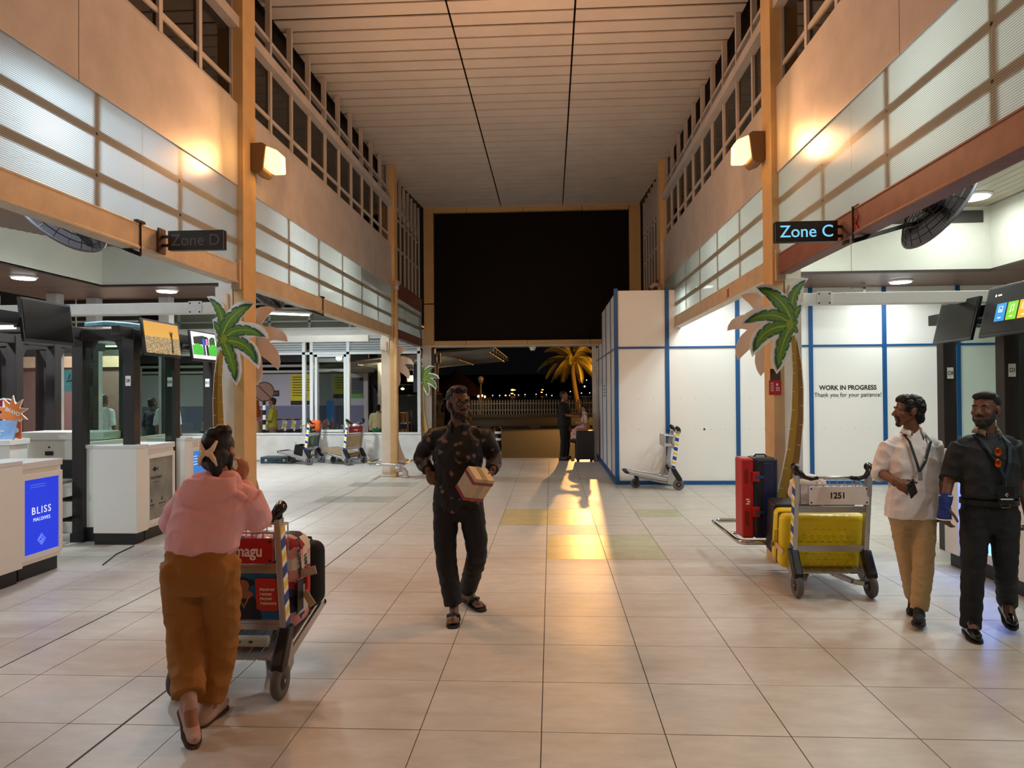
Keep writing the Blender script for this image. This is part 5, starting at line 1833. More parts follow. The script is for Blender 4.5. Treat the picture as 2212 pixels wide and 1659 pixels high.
B1 = V((-0.69, 5.27, 0))
J1 = rel(dict(head=(-0.682, 5.2, 1.588), neck=(-0.686, 5.23, 1.43), pelvis=(-0.696, 5.27, 0.87), shA=(-0.862, 5.27, 1.348), elA=(-1.01, 5.40, 1.175), wrA=(-0.905, 5.20, 1.085),
              shB=(-0.514, 5.27, 1.348), elB=(-0.425, 5.38, 1.165), wrB=(-0.432, 5.13, 1.095), hipA=(-0.783, 5.27, 0.80), knA=(-0.79, 5.2, 0.475), anA=(-0.723, 5.2, 0.10), toeA=(-0.713, 5.07, 0.042),
              hipB=(-0.612, 5.27, 0.80), knB=(-0.54, 5.22, 0.48), anB=(-0.668, 5.55, 0.125), toeB=(-0.57, 5.44, 0.045)), B1)
sk1 = skin('skin_umber', (104, 74, 58))
hands1 = [dict(w_=J1['wrA'], d=(0.35, -0.12, -0.9), nrm=(0.3, 0.9, 0.1), side=(0.9, -0.3, 0.1), curl=62, thumb_curl=10),
          dict(w_=J1['wrB'], d=(-0.35, -0.35, -0.75), nrm=(-0.9, 0.0, 0.4), side=(-0.1, -0.9, 0.25), curl=30, sc=1.0)]
p1, H1, s1, f1 = body('man walking in a dark floral shirt, round glasses and flip-flops', B1, J1, (34, 0, 0), sk1, hands1, toes=True, lips=skin('lips_umber', (104, 60, 52)), build=1.05)
shirt(J1, s1, f1, p1, m_floral, [(-0.14, 0.185, 0.125, 0), (0.0, 0.182, 0.128, 0.01), (0.3, 0.172, 0.125, 0.015), (0.6, 0.185, 0.13, 0.012), (0.80, 0.165, 0.112, 0.0), (0.90, 0.10, 0.08, 0), (0.97, 0.066, 0.066, 0)],
      {'A': ([J1['shA'], J1['elA'], J1['wrA'] + V((-0.005, 0.01, 0.012))], [0.075, 0.066, 0.046]), 'B': ([J1['shB'], J1['elB'], J1['wrB'] + V((0, 0.012, 0.012))], [0.075, 0.066, 0.046])}, wr=(0.010, 10, 0.8))
collar(J1, H1, p1, m_floral, f1, s1, r=0.066, drop=0.015)
trousers(J1, s1, f1, p1, mat('black_jeans', (17, 16, 19), 0.75, bump=0.2, bscale=200), rs=(0.104, 0.078, 0.07), waist=(0.162, 0.116), wr=(0.006, 9, 1.3), hem=0.015)
hair_short(H1, 1.0, p1, [((0, -0.035, 0.096), (0.058, 0.042, 0.030)), ((0.0, 0.0, 0.105), (0.065, 0.06, 0.03))])
beard(H1, 1.0, p1)
eyes(H1, 1.0, p1)
gl = MB()
for s in (-1, 1):
    c = V((0.033 * s, -0.1, -0.002))
    gl.tube([H1 @ (c + V((0.0265 * math.cos(2 * PI * i / 20), abs(math.cos(2 * PI * i / 20)) * 0.004, 0.023 * math.sin(2 * PI * i / 20)))) for i in range(20)], 0.003, 6, closed=True)
    gl.tube([H1 @ V((0.059 * s, -0.096, 0.006)), H1 @ V((0.076 * s, -0.06, 0.006)), H1 @ V((0.078 * s, 0.02, 0.002))], 0.0025, 6)
gl.tube([H1 @ V((-0.008, -0.103, 0.004)), H1 @ V((0, -0.106, 0.007)), H1 @ V((0.008, -0.103, 0.004))], 0.0028, 6)
g_ = gl.build('glasses', mat('glasses_black', (12, 12, 13), 0.25), p1, smooth=True)
m_slip = mat('slipper_black', (18, 17, 18), 0.6)
def flipflop(an, toe, parent):
    an, toe = V(an), V(toe)
    d = toe - an
    d.z = 0
    d.normalize()
    heel = an - d * 0.07
    heel.z = an.z - 0.08
    tip = toe + d * 0.075
    tip.z = toe.z - 0.032
    if heel.z < 0.012:
        heel.z = 0.012
    if tip.z < 0.012:
        tip.z = 0.012
    dd = (tip - heel).normalized()
    s = dd.cross(V((0, 0, 1))).normalized()
    u = s.cross(dd)
    L = (tip - heel).length
    prof = ((0, 0.02), (0.02, 0.036), (0.3, 0.035), (0.62, 0.047), (0.85, 0.047), (0.97, 0.032), (1.0, 0.01))
    pts = [heel + dd * L * a + s * b for a, b in prof] + [heel + dd * L * a - s * b for a, b in reversed(prof)]
    n = len(pts)
    vs = [p for p in pts] + [p - u * 0.014 for p in pts]
    fs = [tuple(range(n)), tuple(range(2 * n - 1, n - 1, -1))] + [(i, n + i, n + (i + 1) % n, (i + 1) % n) for i in range(n)]
    o = MB().add(vs, fs).build('flip_flop', m_slip, parent)
    k = MB()
    top = heel + dd * L * 0.66 + u * 0.062
    k.tube([heel + dd * L * 0.45 + s * 0.042, heel + dd * L * 0.56 + s * 0.036 + u * 0.045, top, heel + dd * L * 0.8 + u * 0.02], [0.01, 0.014, 0.013, 0.006], 8)
    k.tube([heel + dd * L * 0.45 - s * 0.042, heel + dd * L * 0.56 - s * 0.036 + u * 0.045, top], [0.01, 0.014, 0.013], 8)
    k.build('strap', m_slip, o, smooth=True)
    vs = [p + (p - (heel + tip) / 2).normalized() * 0.002 - u * 0.012 for p in pts] + [p + (p - (heel + tip) / 2).normalized() * 0.002 - u * 0.016 for p in pts]
    MB().add(vs, fs).build('pale_edge', mat('sole_edge', (150, 140, 135), 0.6), o)


flipflop(J1['anA'], J1['toeA'], p1)
flipflop(J1['anB'], J1['toeB'], p1)
# the parcel under his arm
pc = thing('parcel', 'taped white cardboard parcel with red tape bands held by the floral shirt man', 'parcel', (-0.545, 5.045, 1.015))
pc.rotation_euler = Euler((R(-16), R(-52), R(-34)), 'XYZ')
m_card = mat('white_carton', (196, 178, 142), 0.45, var=0.08, vscale=9)
MB().box((-0.1, -0.085, -0.07), (0.1, 0.085, 0.07)).build('carton', m_card, pc, bevel=0.003)
m_rt = mat('red_tape', (150, 36, 38), 0.4)
for x_ in (-0.085, 0.06):
    MB().box((x_ - 0.013, -0.0865, -0.0715), (x_ + 0.013, 0.0865, 0.0715)).build('red_band', m_rt, pc)
MB().box((-0.1015, -0.022, -0.0712), (0.1015, 0.022, 0.0712)).build('clear_tape', mat('brown_clear_tape', (176, 160, 128), 0.15), pc)

# ------------------------------------------------------------------ man in the white shirt
B2 = V((2.60, 5.3, 0))
J2 = rel(dict(head=(2.575, 5.28, 1.51), neck=(2.615, 5.3, 1.355), pelvis=(2.596, 5.3, 0.83), shA=(2.476, 5.32, 1.265), elA=(2.395, 5.36, 1.06), wrA=(2.412, 5.12, 1.018),
              shB=(2.76, 5.32, 1.265), elB=(2.846, 5.38, 1.06), wrB=(2.80, 5.30, 0.84), hipA=(2.52, 5.3, 0.755), knA=(2.575, 5.32, 0.45), anA=(2.712, 5.52, 0.12), toeA=(2.65, 5.41, 0.05),
              hipB=(2.673, 5.3, 0.755), knB=(2.635, 5.2, 0.47), anB=(2.592, 5.2, 0.115), toeB=(2.52, 5.07, 0.075)), B2)
sk2 = skin('skin_sienna', (116, 76, 56))
hands2 = [dict(w_=J2['wrA'], d=(0.5, -0.6, -0.45), nrm=(0.5, 0.6, -0.3), side=(0.2, -0.5, 0.8), curl=48),
          dict(w_=J2['wrB'], d=(-0.1, -0.2, -1), nrm=(-1, 0, 0), side=(0, -1, 0), curl=25)]
p2, H2, s2, f2 = body('man walking in a white shirt and khaki trousers, looking aside', B2, J2, (-97, 0, 0), sk2, hands2, sc=0.96, lips=skin('lips_sienna', (100, 58, 50)), jaw=0.92)
m_ws = mat('white_shirt_cloth', (226, 218, 216), 0.8)
sh2 = shirt(J2, s2, f2, p2, m_ws, [(-0.17, 0.178, 0.12, 0), (-0.05, 0.178, 0.125, 0.01), (0.3, 0.165, 0.12, 0.015), (0.6, 0.172, 0.122, 0.012), (0.80, 0.155, 0.108, 0.0), (0.90, 0.098, 0.08, 0), (0.97, 0.066, 0.066, 0)],
            {'A': ([J2['shA'], J2['elA'], J2['elA'].lerp(J2['wrA'], 0.25)], [0.072, 0.066, 0.062]), 'B': ([J2['shB'], J2['elB'], J2['elB'].lerp(J2['wrB'], 0.12)], [0.072, 0.068, 0.064])}, wr=(0.010, 9, 0.9))
collar(J2, H2, p2, m_ws, f2, s2, r=0.064, drop=0.012)
pocket = [J2['neck'] + V(p) for p in ((0.045, -0.131, -0.13), (0.125, -0.118, -0.13), (0.125, -0.124, -0.23), (0.085, -0.136, -0.245), (0.045, -0.14, -0.23))]
trousers(J2, s2, f2, p2, mat('khaki_cotton', (176, 148, 104), 0.8, bump=0.1, bscale=150), rs=(0.094, 0.07, 0.06), waist=(0.156, 0.11), wr=(0.006, 10, 1.4), hem=-0.01)
hair_short(H2, 0.96, p2, [((0, 0.075, -0.05), (0.06, 0.035, 0.05)), ((0, -0.02, 0.09), (0.065, 0.06, 0.034)), ((0, 0.09, 0.03), (0.06, 0.03, 0.06)), ((0.04, -0.058, 0.078), (0.022, 0.018, 0.02)), ((-0.02, -0.062, 0.082), (0.024, 0.016, 0.02)), ((0.055, -0.01, 0.035), (0.03, 0.04, 0.045)), ((-0.055, -0.01, 0.035), (0.03, 0.04, 0.045))], wr=(0.009, 30, 1.0))
beard(H2, 0.96, p2, full=False)
eyes(H2, 0.96, p2)
for a in 'AB':
    shoe('shoe', J2['an' + a], J2['toe' + a], mat('black_suede', (20, 19, 20), 0.8), p2)
nk = J2['neck']
ln = ribbon([nk + V(p) for p in ((-0.075, 0.0, 0.0), (-0.075, -0.105, -0.06), (-0.05, -0.148, -0.2), (-0.036, -0.158, -0.27))], 0.018, 0.003, (0, -1, 0.3), 'lanyard', mat('lanyard_black', (28, 32, 34), 0.6), p2)
ribbon([nk + V(p) for p in ((0.075, 0.0, 0.0), (0.07, -0.11, -0.06), (0.01, -0.15, -0.2), (-0.036, -0.16, -0.27))], 0.018, 0.003, (0, -1, 0.3), 'lanyard_band', _M['lanyard_black'], ln)
MB().box(nk + V((-0.05, -0.172, -0.33)), nk + V((-0.022, -0.166, -0.27))).build('clip', M_ALU, ln)
k = MB()
for q in range(5):
    k.lathe([(0.006, 0), (0.005, -0.003)], nk + V((0.002, -0.153 + 0.006 * (q == 0), -0.1 - q * 0.085)), 8, 'Y')
tag(k.build('buttons', mat('button_pearl', (214, 208, 204), 0.3), sh2), kind='stuff')
MB().lathe([(0.033, -0.006), (0.036, 0), (0.033, 0.006)], J2['wrA'] + V((0, 0.012, 0.0)), 18, 'Y').build('bracelet', mat('bracelet_amber', (150, 84, 30), 0.4), p2, smooth=True)
ph = thing('phone', 'black phone held at the waist by the man in the white shirt', 'phone', B2 + J2['wrA'] + V((0.062, -0.085, -0.035)))
ph.rotation_euler = Euler((R(18), R(-38), R(20)), 'XYZ')
MB().box((-0.036, -0.006, -0.07), (0.036, 0.006, 0.07)).build('case', M_BLACK, ph, bevel=0.006, seg=3)
MB().box((-0.012, -0.0075, 0.03), (0.012, -0.006, 0.06)).build('camera_bump', mat('lens_dark', (8, 8, 10), 0.1), ph)

# ------------------------------------------------------------------ man in black
B3 = V((2.96, 5.0, 0))
J3 = rel(dict(head=(2.938, 4.98, 1.525), neck=(2.955, 5.0, 1.375), pelvis=(2.965, 5.0, 0.845), shA=(2.81, 5.02, 1.285), elA=(2.735, 5.06, 1.055), wrA=(2.655, 4.97, 0.872),
              shB=(3.115, 5.02, 1.285), elB=(3.225, 5.08, 1.055), wrB=(3.2, 4.98, 0.845), hipA=(2.875, 5.0, 0.785), knA=(2.825, 4.95, 0.47), anA=(2.816, 4.97, 0.11), toeA=(2.775, 4.84, 0.042),
              hipB=(3.055, 5.0, 0.785), knB=(3.005, 4.90, 0.50), anB=(3.165, 5.15, 0.20), toeB=(3.115, 5.02, 0.085)), B3)
sk3 = skin('skin_coffee', (104, 68, 52))
hands3 = [dict(w_=J3['wrA'], d=(-0.1, -0.12, -1), nrm=(0.9, 0.3, 0), side=(0.35, -0.9, 0.1), curl=30, spread=0.25),
          dict(w_=J3['wrB'], d=(-0.05, -0.2, -1), nrm=(-0.9, 0.3, 0), side=(-0.3, -0.9, 0), curl=30)]
p3, H3, s3, f3 = body('man walking in a black shirt and belt with a blue wrist brace', B3, J3, (-54, -2, 0), sk3, hands3, lips=skin('lips_coffee', (96, 56, 50)), build=1.08)
m_bs = mat('black_shirt_cloth', (21, 24, 27), 0.75)
shirt(J3, s3, f3, p3, m_bs, [(0.155, 0.170, 0.122, 0), (0.20, 0.184, 0.135, 0.01), (0.32, 0.178, 0.132, 0.012), (0.6, 0.188, 0.132, 0.012), (0.80, 0.17, 0.115, 0.0), (0.90, 0.102, 0.082, 0), (0.97, 0.066, 0.066, 0)],
      {'A': ([J3['shA'], J3['elA'] + V((0, 0, 0.0)), J3['elA'].lerp(J3['wrA'], 0.06)], [0.078, 0.07, 0.068]), 'B': ([J3['shB'], J3['elB'], J3['elB'].lerp(J3['wrB'], 0.06)], [0.078, 0.07, 0.068])}, wr=(0.008, 9, 0.9))
m_pat = mat('patterned_collar', (22, 22, 24), 0.6, col2=(190, 176, 140), vscale=60)
collar(J3, H3, p3, m_pat, f3, s3, r=0.066, drop=0.01)
trousers(J3, s3, f3, p3, mat('navy_black_trousers', (17, 19, 25), 0.8), rs=(0.102, 0.073, 0.063), waist=(0.165, 0.118), wr=(0.005, 9, 1.3), hem=-0.055)
# belt
bl = MB()
c = J3['pelvis'] + V((0, 0, 0.058))
pts = []
for i in range(32):
    t = 2 * PI * i / 32
    ca, sa = math.cos(t), math.sin(t)
    pts.append(c + s3 * 0.176 * math.copysign(abs(ca) ** 0.87, ca) + f3 * 0.128 * math.copysign(abs(sa) ** 0.87, sa))
vs, fs = [], []
for p in pts:
    d = (p - c).normalized()
    vs += [p + V((0, 0, -0.018)), p + V((0, 0, 0.018)), p + d * 0.004 + V((0, 0, 0.018)), p + d * 0.004 + V((0, 0, -0.018))]
n = len(pts)
for i in range(n):
    a, b = i * 4, ((i + 1) % n) * 4
    for q in range(4):
        fs.append((a + q, b + q, b + (q + 1) % 4, a + (q + 1) % 4))
be = bl.add(vs, fs).build('belt', mat('belt_leather', (24, 22, 22), 0.35), p3)
MB().tube([c + V((0.0 + x, -0.139, z)) for x, z in ((-0.005, -0.022), (0.05, -0.022), (0.05, 0.022), (-0.005, 0.022))], 0.004, 6, closed=True).build('buckle', mat('buckle_brass', (196, 150, 100), 0.25, metal=1), be)
hair_short(H3, 1.0, p3, [((0.01, -0.03, 0.092), (0.066, 0.05, 0.032)), ((-0.02, -0.055, 0.085), (0.04, 0.024, 0.024))], wr=(0.002, 30, 1))
beard(H3, 1.0, p3)
eyes(H3, 1.0, p3)
for a in 'AB':
    shoe('shoe', J3['an' + a], J3['toe' + a], mat('black_leather', (16, 14, 15), 0.15), p3, w_=0.046)
nk = J3['neck']
ln = ribbon([nk + V(p) for p in ((-0.085, -0.01, -0.015), (-0.08, -0.115, -0.07), (-0.02, -0.158, -0.2), (0.02, -0.162, -0.3))], 0.02, 0.003, (0, -1, 0.3), 'lanyard', mat('lanyard_teal', (24, 44, 56), 0.5), p3)
ribbon([nk + V(p) for p in ((0.08, -0.01, -0.015), (0.078, -0.12, -0.07), (0.05, -0.158, -0.2), (0.02, -0.164, -0.3))], 0.02, 0.003, (0, -1, 0.3), 'lanyard_band', _M['lanyard_teal'], ln)
MB().bar(nk + V((0.02, -0.166, -0.3)), nk + V((0.02, -0.166, -0.345)), 0.008, 0.004, (0, 1, 0)).build('clip', M_STEEL, ln)
cdp = MB().box(nk + V((-0.032, -0.174, -0.47)), nk + V((0.07, -0.169, -0.345))).build('badge_card', mat('badge_black', (22, 24, 28), 0.3), ln, bevel=0.003)
kx, kz = 0.02, -0.405
for a, b, c_ in ((-1, 0, (230, 230, 230)), (1, 0, (200, 60, 50)), (0, 1, (230, 230, 230)), (0, -1, (230, 230, 230))):
    MB().cbox(nk + V((kx + 0.008 * a, -0.1745, kz + 0.008 * b)), (0.007, 0.001, 0.007)).build('cross_emblem', mat('emblem_%d' % c_[1], c_, 0.4), cdp)
MB().box(nk + V((-0.02, -0.175, -0.437)), nk + V((0.06, -0.174, -0.43))).build('printed_line', M_WHT, cdp)
# sunglasses hooked in the open placket
sg = thing('sunglasses', 'orange mirrored sunglasses hanging on the black shirt front', 'glasses', B3 + nk + V((-0.025, -0.155, -0.17)))
for dz, nm in ((0.045, 'lens'), (-0.03, 'lens')):
    MB().ell((0, -0.008, dz), (0.022, 0.006, 0.027), None, 16, 10).build(nm, mat('orange_mirror', (214, 84, 10), 0.12, metal=0.7), sg, smooth=True)
MB().tube([(0, 0, 0.02), (0.004, -0.004, 0.005), (0, 0, -0.005)], 0.003, 6).tube([(0.02, 0, 0.06), (0.035, 0.01, 0.0), (0.025, 0.01, -0.09)], 0.003, 6).build('frame', M_BLACK, sg)
# blue wrist brace
k = MB()
hd = V((-0.1, -0.12, -1)).normalized()
limb(k, [J3['elA'].lerp(J3['wrA'], 0.62), J3['wrA'], J3['wrA'] + hd * 0.085], [0.043, 0.038, 0.047])
wb = blob('wrist_brace', k, mat('brace_blue', (20, 44, 116), 0.8), p3, 0.006, 3, (0.003, 20, 2))
for p, r_ in ((J3['elA'].lerp(J3['wrA'], 0.62), 0.043), (J3['wrA'] + hd * 0.085, 0.045)):
    pts = []
    for i in range(18):
        t = 2 * PI * i / 18
        pts.append(p + V((math.cos(t), math.sin(t), 0)) * r_)
    MB().tube(pts, 0.004, 6, closed=True).build('brace_edge', M_WHT, wb, smooth=True)

# ------------------------------------------------------------------ woman in the pink hoodie
B4 = V((-1.72, 3.5, 0))
J4 = rel(dict(head=(-1.712, 3.58, 1.378), neck=(-1.708, 3.555, 1.245), pelvis=(-1.762, 3.48, 0.83), shA=(-1.85, 3.55, 1.14), elA=(-1.985, 3.62, 0.985), wrA=(-2.0, 3.80, 0.955),
              shB=(-1.565, 3.55, 1.14), elB=(-1.525, 3.63, 0.99), wrB=(-1.655, 3.72, 1.215), hipA=(-1.85, 3.48, 0.775), knA=(-1.868, 3.54, 0.40), anA=(-1.765, 3.37, 0.19), toeA=(-1.70, 3.29, 0.05),
              hipB=(-1.675, 3.48, 0.775), knB=(-1.715, 3.62, 0.40), anB=(-1.765, 3.56, 0.085), toeB=(-1.75, 3.68, 0.035)), B4)
sk4 = skin('skin_tan', (168, 116, 88))
hands4 = [dict(w_=J4['wrA'], d=(0.15, 0.85, -0.15), nrm=(0, -0.2, -1), side=(0.9, 0.1, 0), curl=55, sc=0.92),
          dict(w_=J4['wrB'], d=(0.1, 0.1, 1), nrm=(-0.7, 0.5, 0), side=(-0.3, -0.8, 0.2), curl=45, sc=0.92)]
p4, H4, s4, f4 = body('woman seen from behind in a pink hoodie and brown trousers pushing a trolley', B4, J4, (176, 4, 0), sk4, hands4, sc=0.93, fwd=1, build=1.0)
m_pink = mat('pink_fleece', (246, 186, 192), 0.9, bump=0.08, bscale=220)
def hoodx(k):
    nk = J4['neck']
    k.capsule(nk + V((-0.1, -0.045, -0.075)), nk + V((0.1, -0.045, -0.075)), 0.055, 0.055)
    k.capsule(nk + V((-0.075, -0.02, -0.02)), nk + V((0.075, -0.02, -0.02)), 0.056, 0.056)


sh4 = shirt(J4, s4, f4, p4, m_pink, [(0.12, 0.150, 0.112, -0.005), (0.17, 0.182, 0.135, -0.01), (0.3, 0.185, 0.138, -0.01), (0.6, 0.192, 0.135, -0.005), (0.82, 0.185, 0.118, 0.0), (0.92, 0.125, 0.085, 0), (0.97, 0.08, 0.07, 0)],
            {'A': ([J4['shA'], J4['elA'], J4['wrA'] + V((0, -0.02, 0.005))], [0.085, 0.078, 0.05]), 'B': ([J4['shB'], J4['elB'], J4['wrB'] + V((0.0, 0.0, -0.03))], [0.085, 0.08, 0.05])}, name='hoodie', wr=(0.009, 8, 0.9), shr=0.066, extra=hoodx)
k = MB()
nk = J4['neck']
kk = V((0, -0.125, 0))
loft(k, [(nk + V((-0.005, -0.06, 0.005)), V((0.125, 0, 0)), V((0, 0.06, 0))), (nk + V((-0.005, -0.105, -0.06)), V((0.15, 0, 0)), V((0, 0.045, 0))), (nk + V((-0.025, -0.135, -0.115)), V((0.10, 0, 0)), V((0, 0.03, 0))), (nk + V((-0.04, -0.140, -0.165)), V((0.03, 0, 0)), V((0, 0.015, 0)))])
k.capsule(nk + V((0.02, -0.09, -0.03)), nk + V((0.16, -0.06, -0.095)), 0.045, 0.022)
k.capsule(nk + V((-0.02, -0.09, -0.02)), nk + V((-0.13, -0.05, -0.06)), 0.045, 0.025)
blob('hood', k, m_pink, sh4, 0.006, 5, (0.004, 9, 1))
k = MB()
loft(k, [(J4['pelvis'].lerp(J4['neck'], 0.09), s4 * 0.152, f4 * 0.115), (J4['pelvis'].lerp(J4['neck'], 0.16), s4 * 0.166, f4 * 0.125)])
blob('waistband', k, mat('pink_rib', (240, 178, 184), 0.9), sh4, 0.006, 3, (0.002, 30, 0.3))
trousers(J4, s4, f4, p4, mat('caramel_knit', (162, 108, 46), 0.85, bump=0.1, bscale=200), rs=(0.112, 0.092, 0.078), waist=(0.165, 0.125), zt=0.085, wr=(0.009, 8, 1.3), hem=0.02, seat=0.088)
r3 = H4.to_3x3().normalized()
k = MB()
k.ell(H4 @ V((0, 0.02, 0.04)), (0.084 * .93, 0.1 * .93, 0.084 * .93), r3, 20, 14)
k.ell(H4 @ V((0, 0.055, -0.03)), (0.082 * .93, 0.06 * .93, 0.085 * .93), r3, 20, 14)
k.ell(H4 @ V((-0.045, 0.05, 0.105)), (0.048, 0.045, 0.04), r3, 16, 12)
k.ell(H4 @ V((-0.01, 0.075, 0.085)), (0.05, 0.035, 0.04), r3, 16, 12)
k.capsule(H4 @ V((-0.02, 0.085, -0.05)), H4 @ V((-0.035, 0.075, -0.125)), 0.045, 0.024)
k.capsule(H4 @ V((-0.075, 0.02, -0.03)), H4 @ V((-0.078, 0.02, -0.12)), 0.02, 0.008)
blob('hair', k, mat('hair_dark_brown', (20, 12, 12), 0.45), p4, 0.006, 3, (0.003, 24, 0.35))
cl_ = MB()
for s, tl in ((-1, 0.055), (1, 0.055)):
    cl_.tube([H4 @ V((0.05 * s + 0.005, 0.105, 0.055)), H4 @ V((0.03 * s, 0.122, 0.01)), H4 @ V((0.014 * s, 0.13, -0.01))], [0.006, 0.013, 0.016], 10)
    cl_.tube([H4 @ V((0.02 * s, 0.128, -0.015)), H4 @ V((0.04 * s, 0.122, -0.045)), H4 @ V((0.05 * s, 0.108, -0.08))], [0.015, 0.012, 0.005], 10)
    cl_.ell(H4 @ V((0.016 * s, 0.132, -0.012)), (0.018, 0.014, 0.02), None, 12, 8)
cl_.build('claw_clip', mat('clip_cream', (240, 216, 194), 0.35), p4, smooth=True)
m_sn = mat('pale_sneaker', (196, 160, 146), 0.7)
for a in 'AB':
    shoe('shoe', J4['an' + a], J4['toe' + a], m_sn, p4, w_=0.043, msole=mat('grey_sole', (86, 66, 58), 0.8))
# ================================================================== PALM CUTOUTS on the columns
# outline of the printed board, metres, x to the trunk side, z up from the bottom of the board
PO = [(1180, 97), (1085, 85), (1000, 120), (930, 190), (885, 280), (868, 370), (800, 310), (720, 230), (640, 185), (560, 175), (470, 180), (375, 220), (450, 290), (520, 355),
      (575, 420), (618, 492), (560, 525), (440, 530), (330, 560), (230, 620), (170, 715), (155, 797), (270, 775), (400, 765), (482, 785), (400, 860), (335, 950), (297, 1060), (287, 1160),
      (322, 1287), (405, 1210), (500, 1120), (585, 1065), (632, 1015), (612, 1150), (600, 1320), (630, 1450), (690, 1552), (760, 1470), (830, 1380), (886, 1275)]
TL = [(905, 1290), (915, 1500), (905, 1785), (887, 2170), (820, 2690), (724, 3137), (595, 3620), (435, 4006)]
TR = [(724, 4006), (853, 3716), (950, 3330), (1030, 2815), (1082, 2268), (1088, 1785), (1065, 1400), (1030, 1150), (1005, 985), (1045, 740), (1085, 472), (1020, 440), (1040, 345), (1085, 330), (1062, 250)]
PXM = 1.0 / (7.211 * 225.5)          # print units to metres


def pu(p):
    return ((p[0] - 870) * PXM, (4006 - p[1]) * PXM)


def frond_poly(b, c, t, w_, teeth=5):
    """leaf with torn edges along a curved midrib, in print units"""
    L, Rr = [], []
    n = 34
    for i in range(n + 1):
        u = i / n
        x = (1 - u) ** 2 * b[0] + 2 * u * (1 - u) * c[0] + u * u * t[0]
        y = (1 - u) ** 2 * b[1] + 2 * u * (1 - u) * c[1] + u * u * t[1]
        dx = 2 * (1 - u) * (c[0] - b[0]) + 2 * u * (t[0] - c[0])
        dy = 2 * (1 - u) * (c[1] - b[1]) + 2 * u * (t[1] - c[1])
        m_ = math.hypot(dx, dy) or 1
        nx, ny = -dy / m_, dx / m_
        hw = w_ * (math.sin(PI * min(1, u * 0.92 + 0.1)) ** 0.6) * (1 - 0.25 * u)
        for side, lst in ((1, L), (-1, Rr)):
            ph = (u * teeth + (0.35 if side > 0 else 0)) % 1.0
            cut = 1 - 0.38 * (max(0.0, ph - 0.66) / 0.34) if 0.1 < u < 0.93 else 1
            back = -0.12 * w_ * (ph) if 0.1 < u < 0.93 else 0
            lst.append((x + nx * hw * cut * side - dx / m_ * back, y + ny * hw * cut * side - dy / m_ * back))
    return L + Rr[::-1], None


m_leafd = mat('leaf_dark_print', (40, 92, 52), 0.45)
m_leaf = mat('leaf_green_print', (104, 144, 44), 0.45, col2=(84, 128, 44), vscale=5)
m_rib = mat('leaf_rib_print', (178, 190, 58), 0.45)
m_trunk = mat('trunk_print', (176, 138, 44), 0.45)
m_trunk2 = mat('trunk_shade_print', (138, 98, 36), 0.45)
m_mark = mat('trunk_mark_print', (232, 214, 150), 0.45)
m_back = mat('board_white_back', (232, 222, 216), 0.5)
FR = [((930, 620), (870, 330), (1140, 118), 72), ((905, 740), (800, 360), (400, 232), 105), ((880, 790), (640, 520), (185, 772), 84),
      ((880, 830), (470, 790), (330, 1225), 96), ((890, 840), (740, 1100), (690, 1500), 92), ((905, 760), (960, 640), (1060, 500), 58), ((905, 815), (960, 770), (1012, 745), 44), ((905, 840), (970, 850), (1000, 935), 44)]


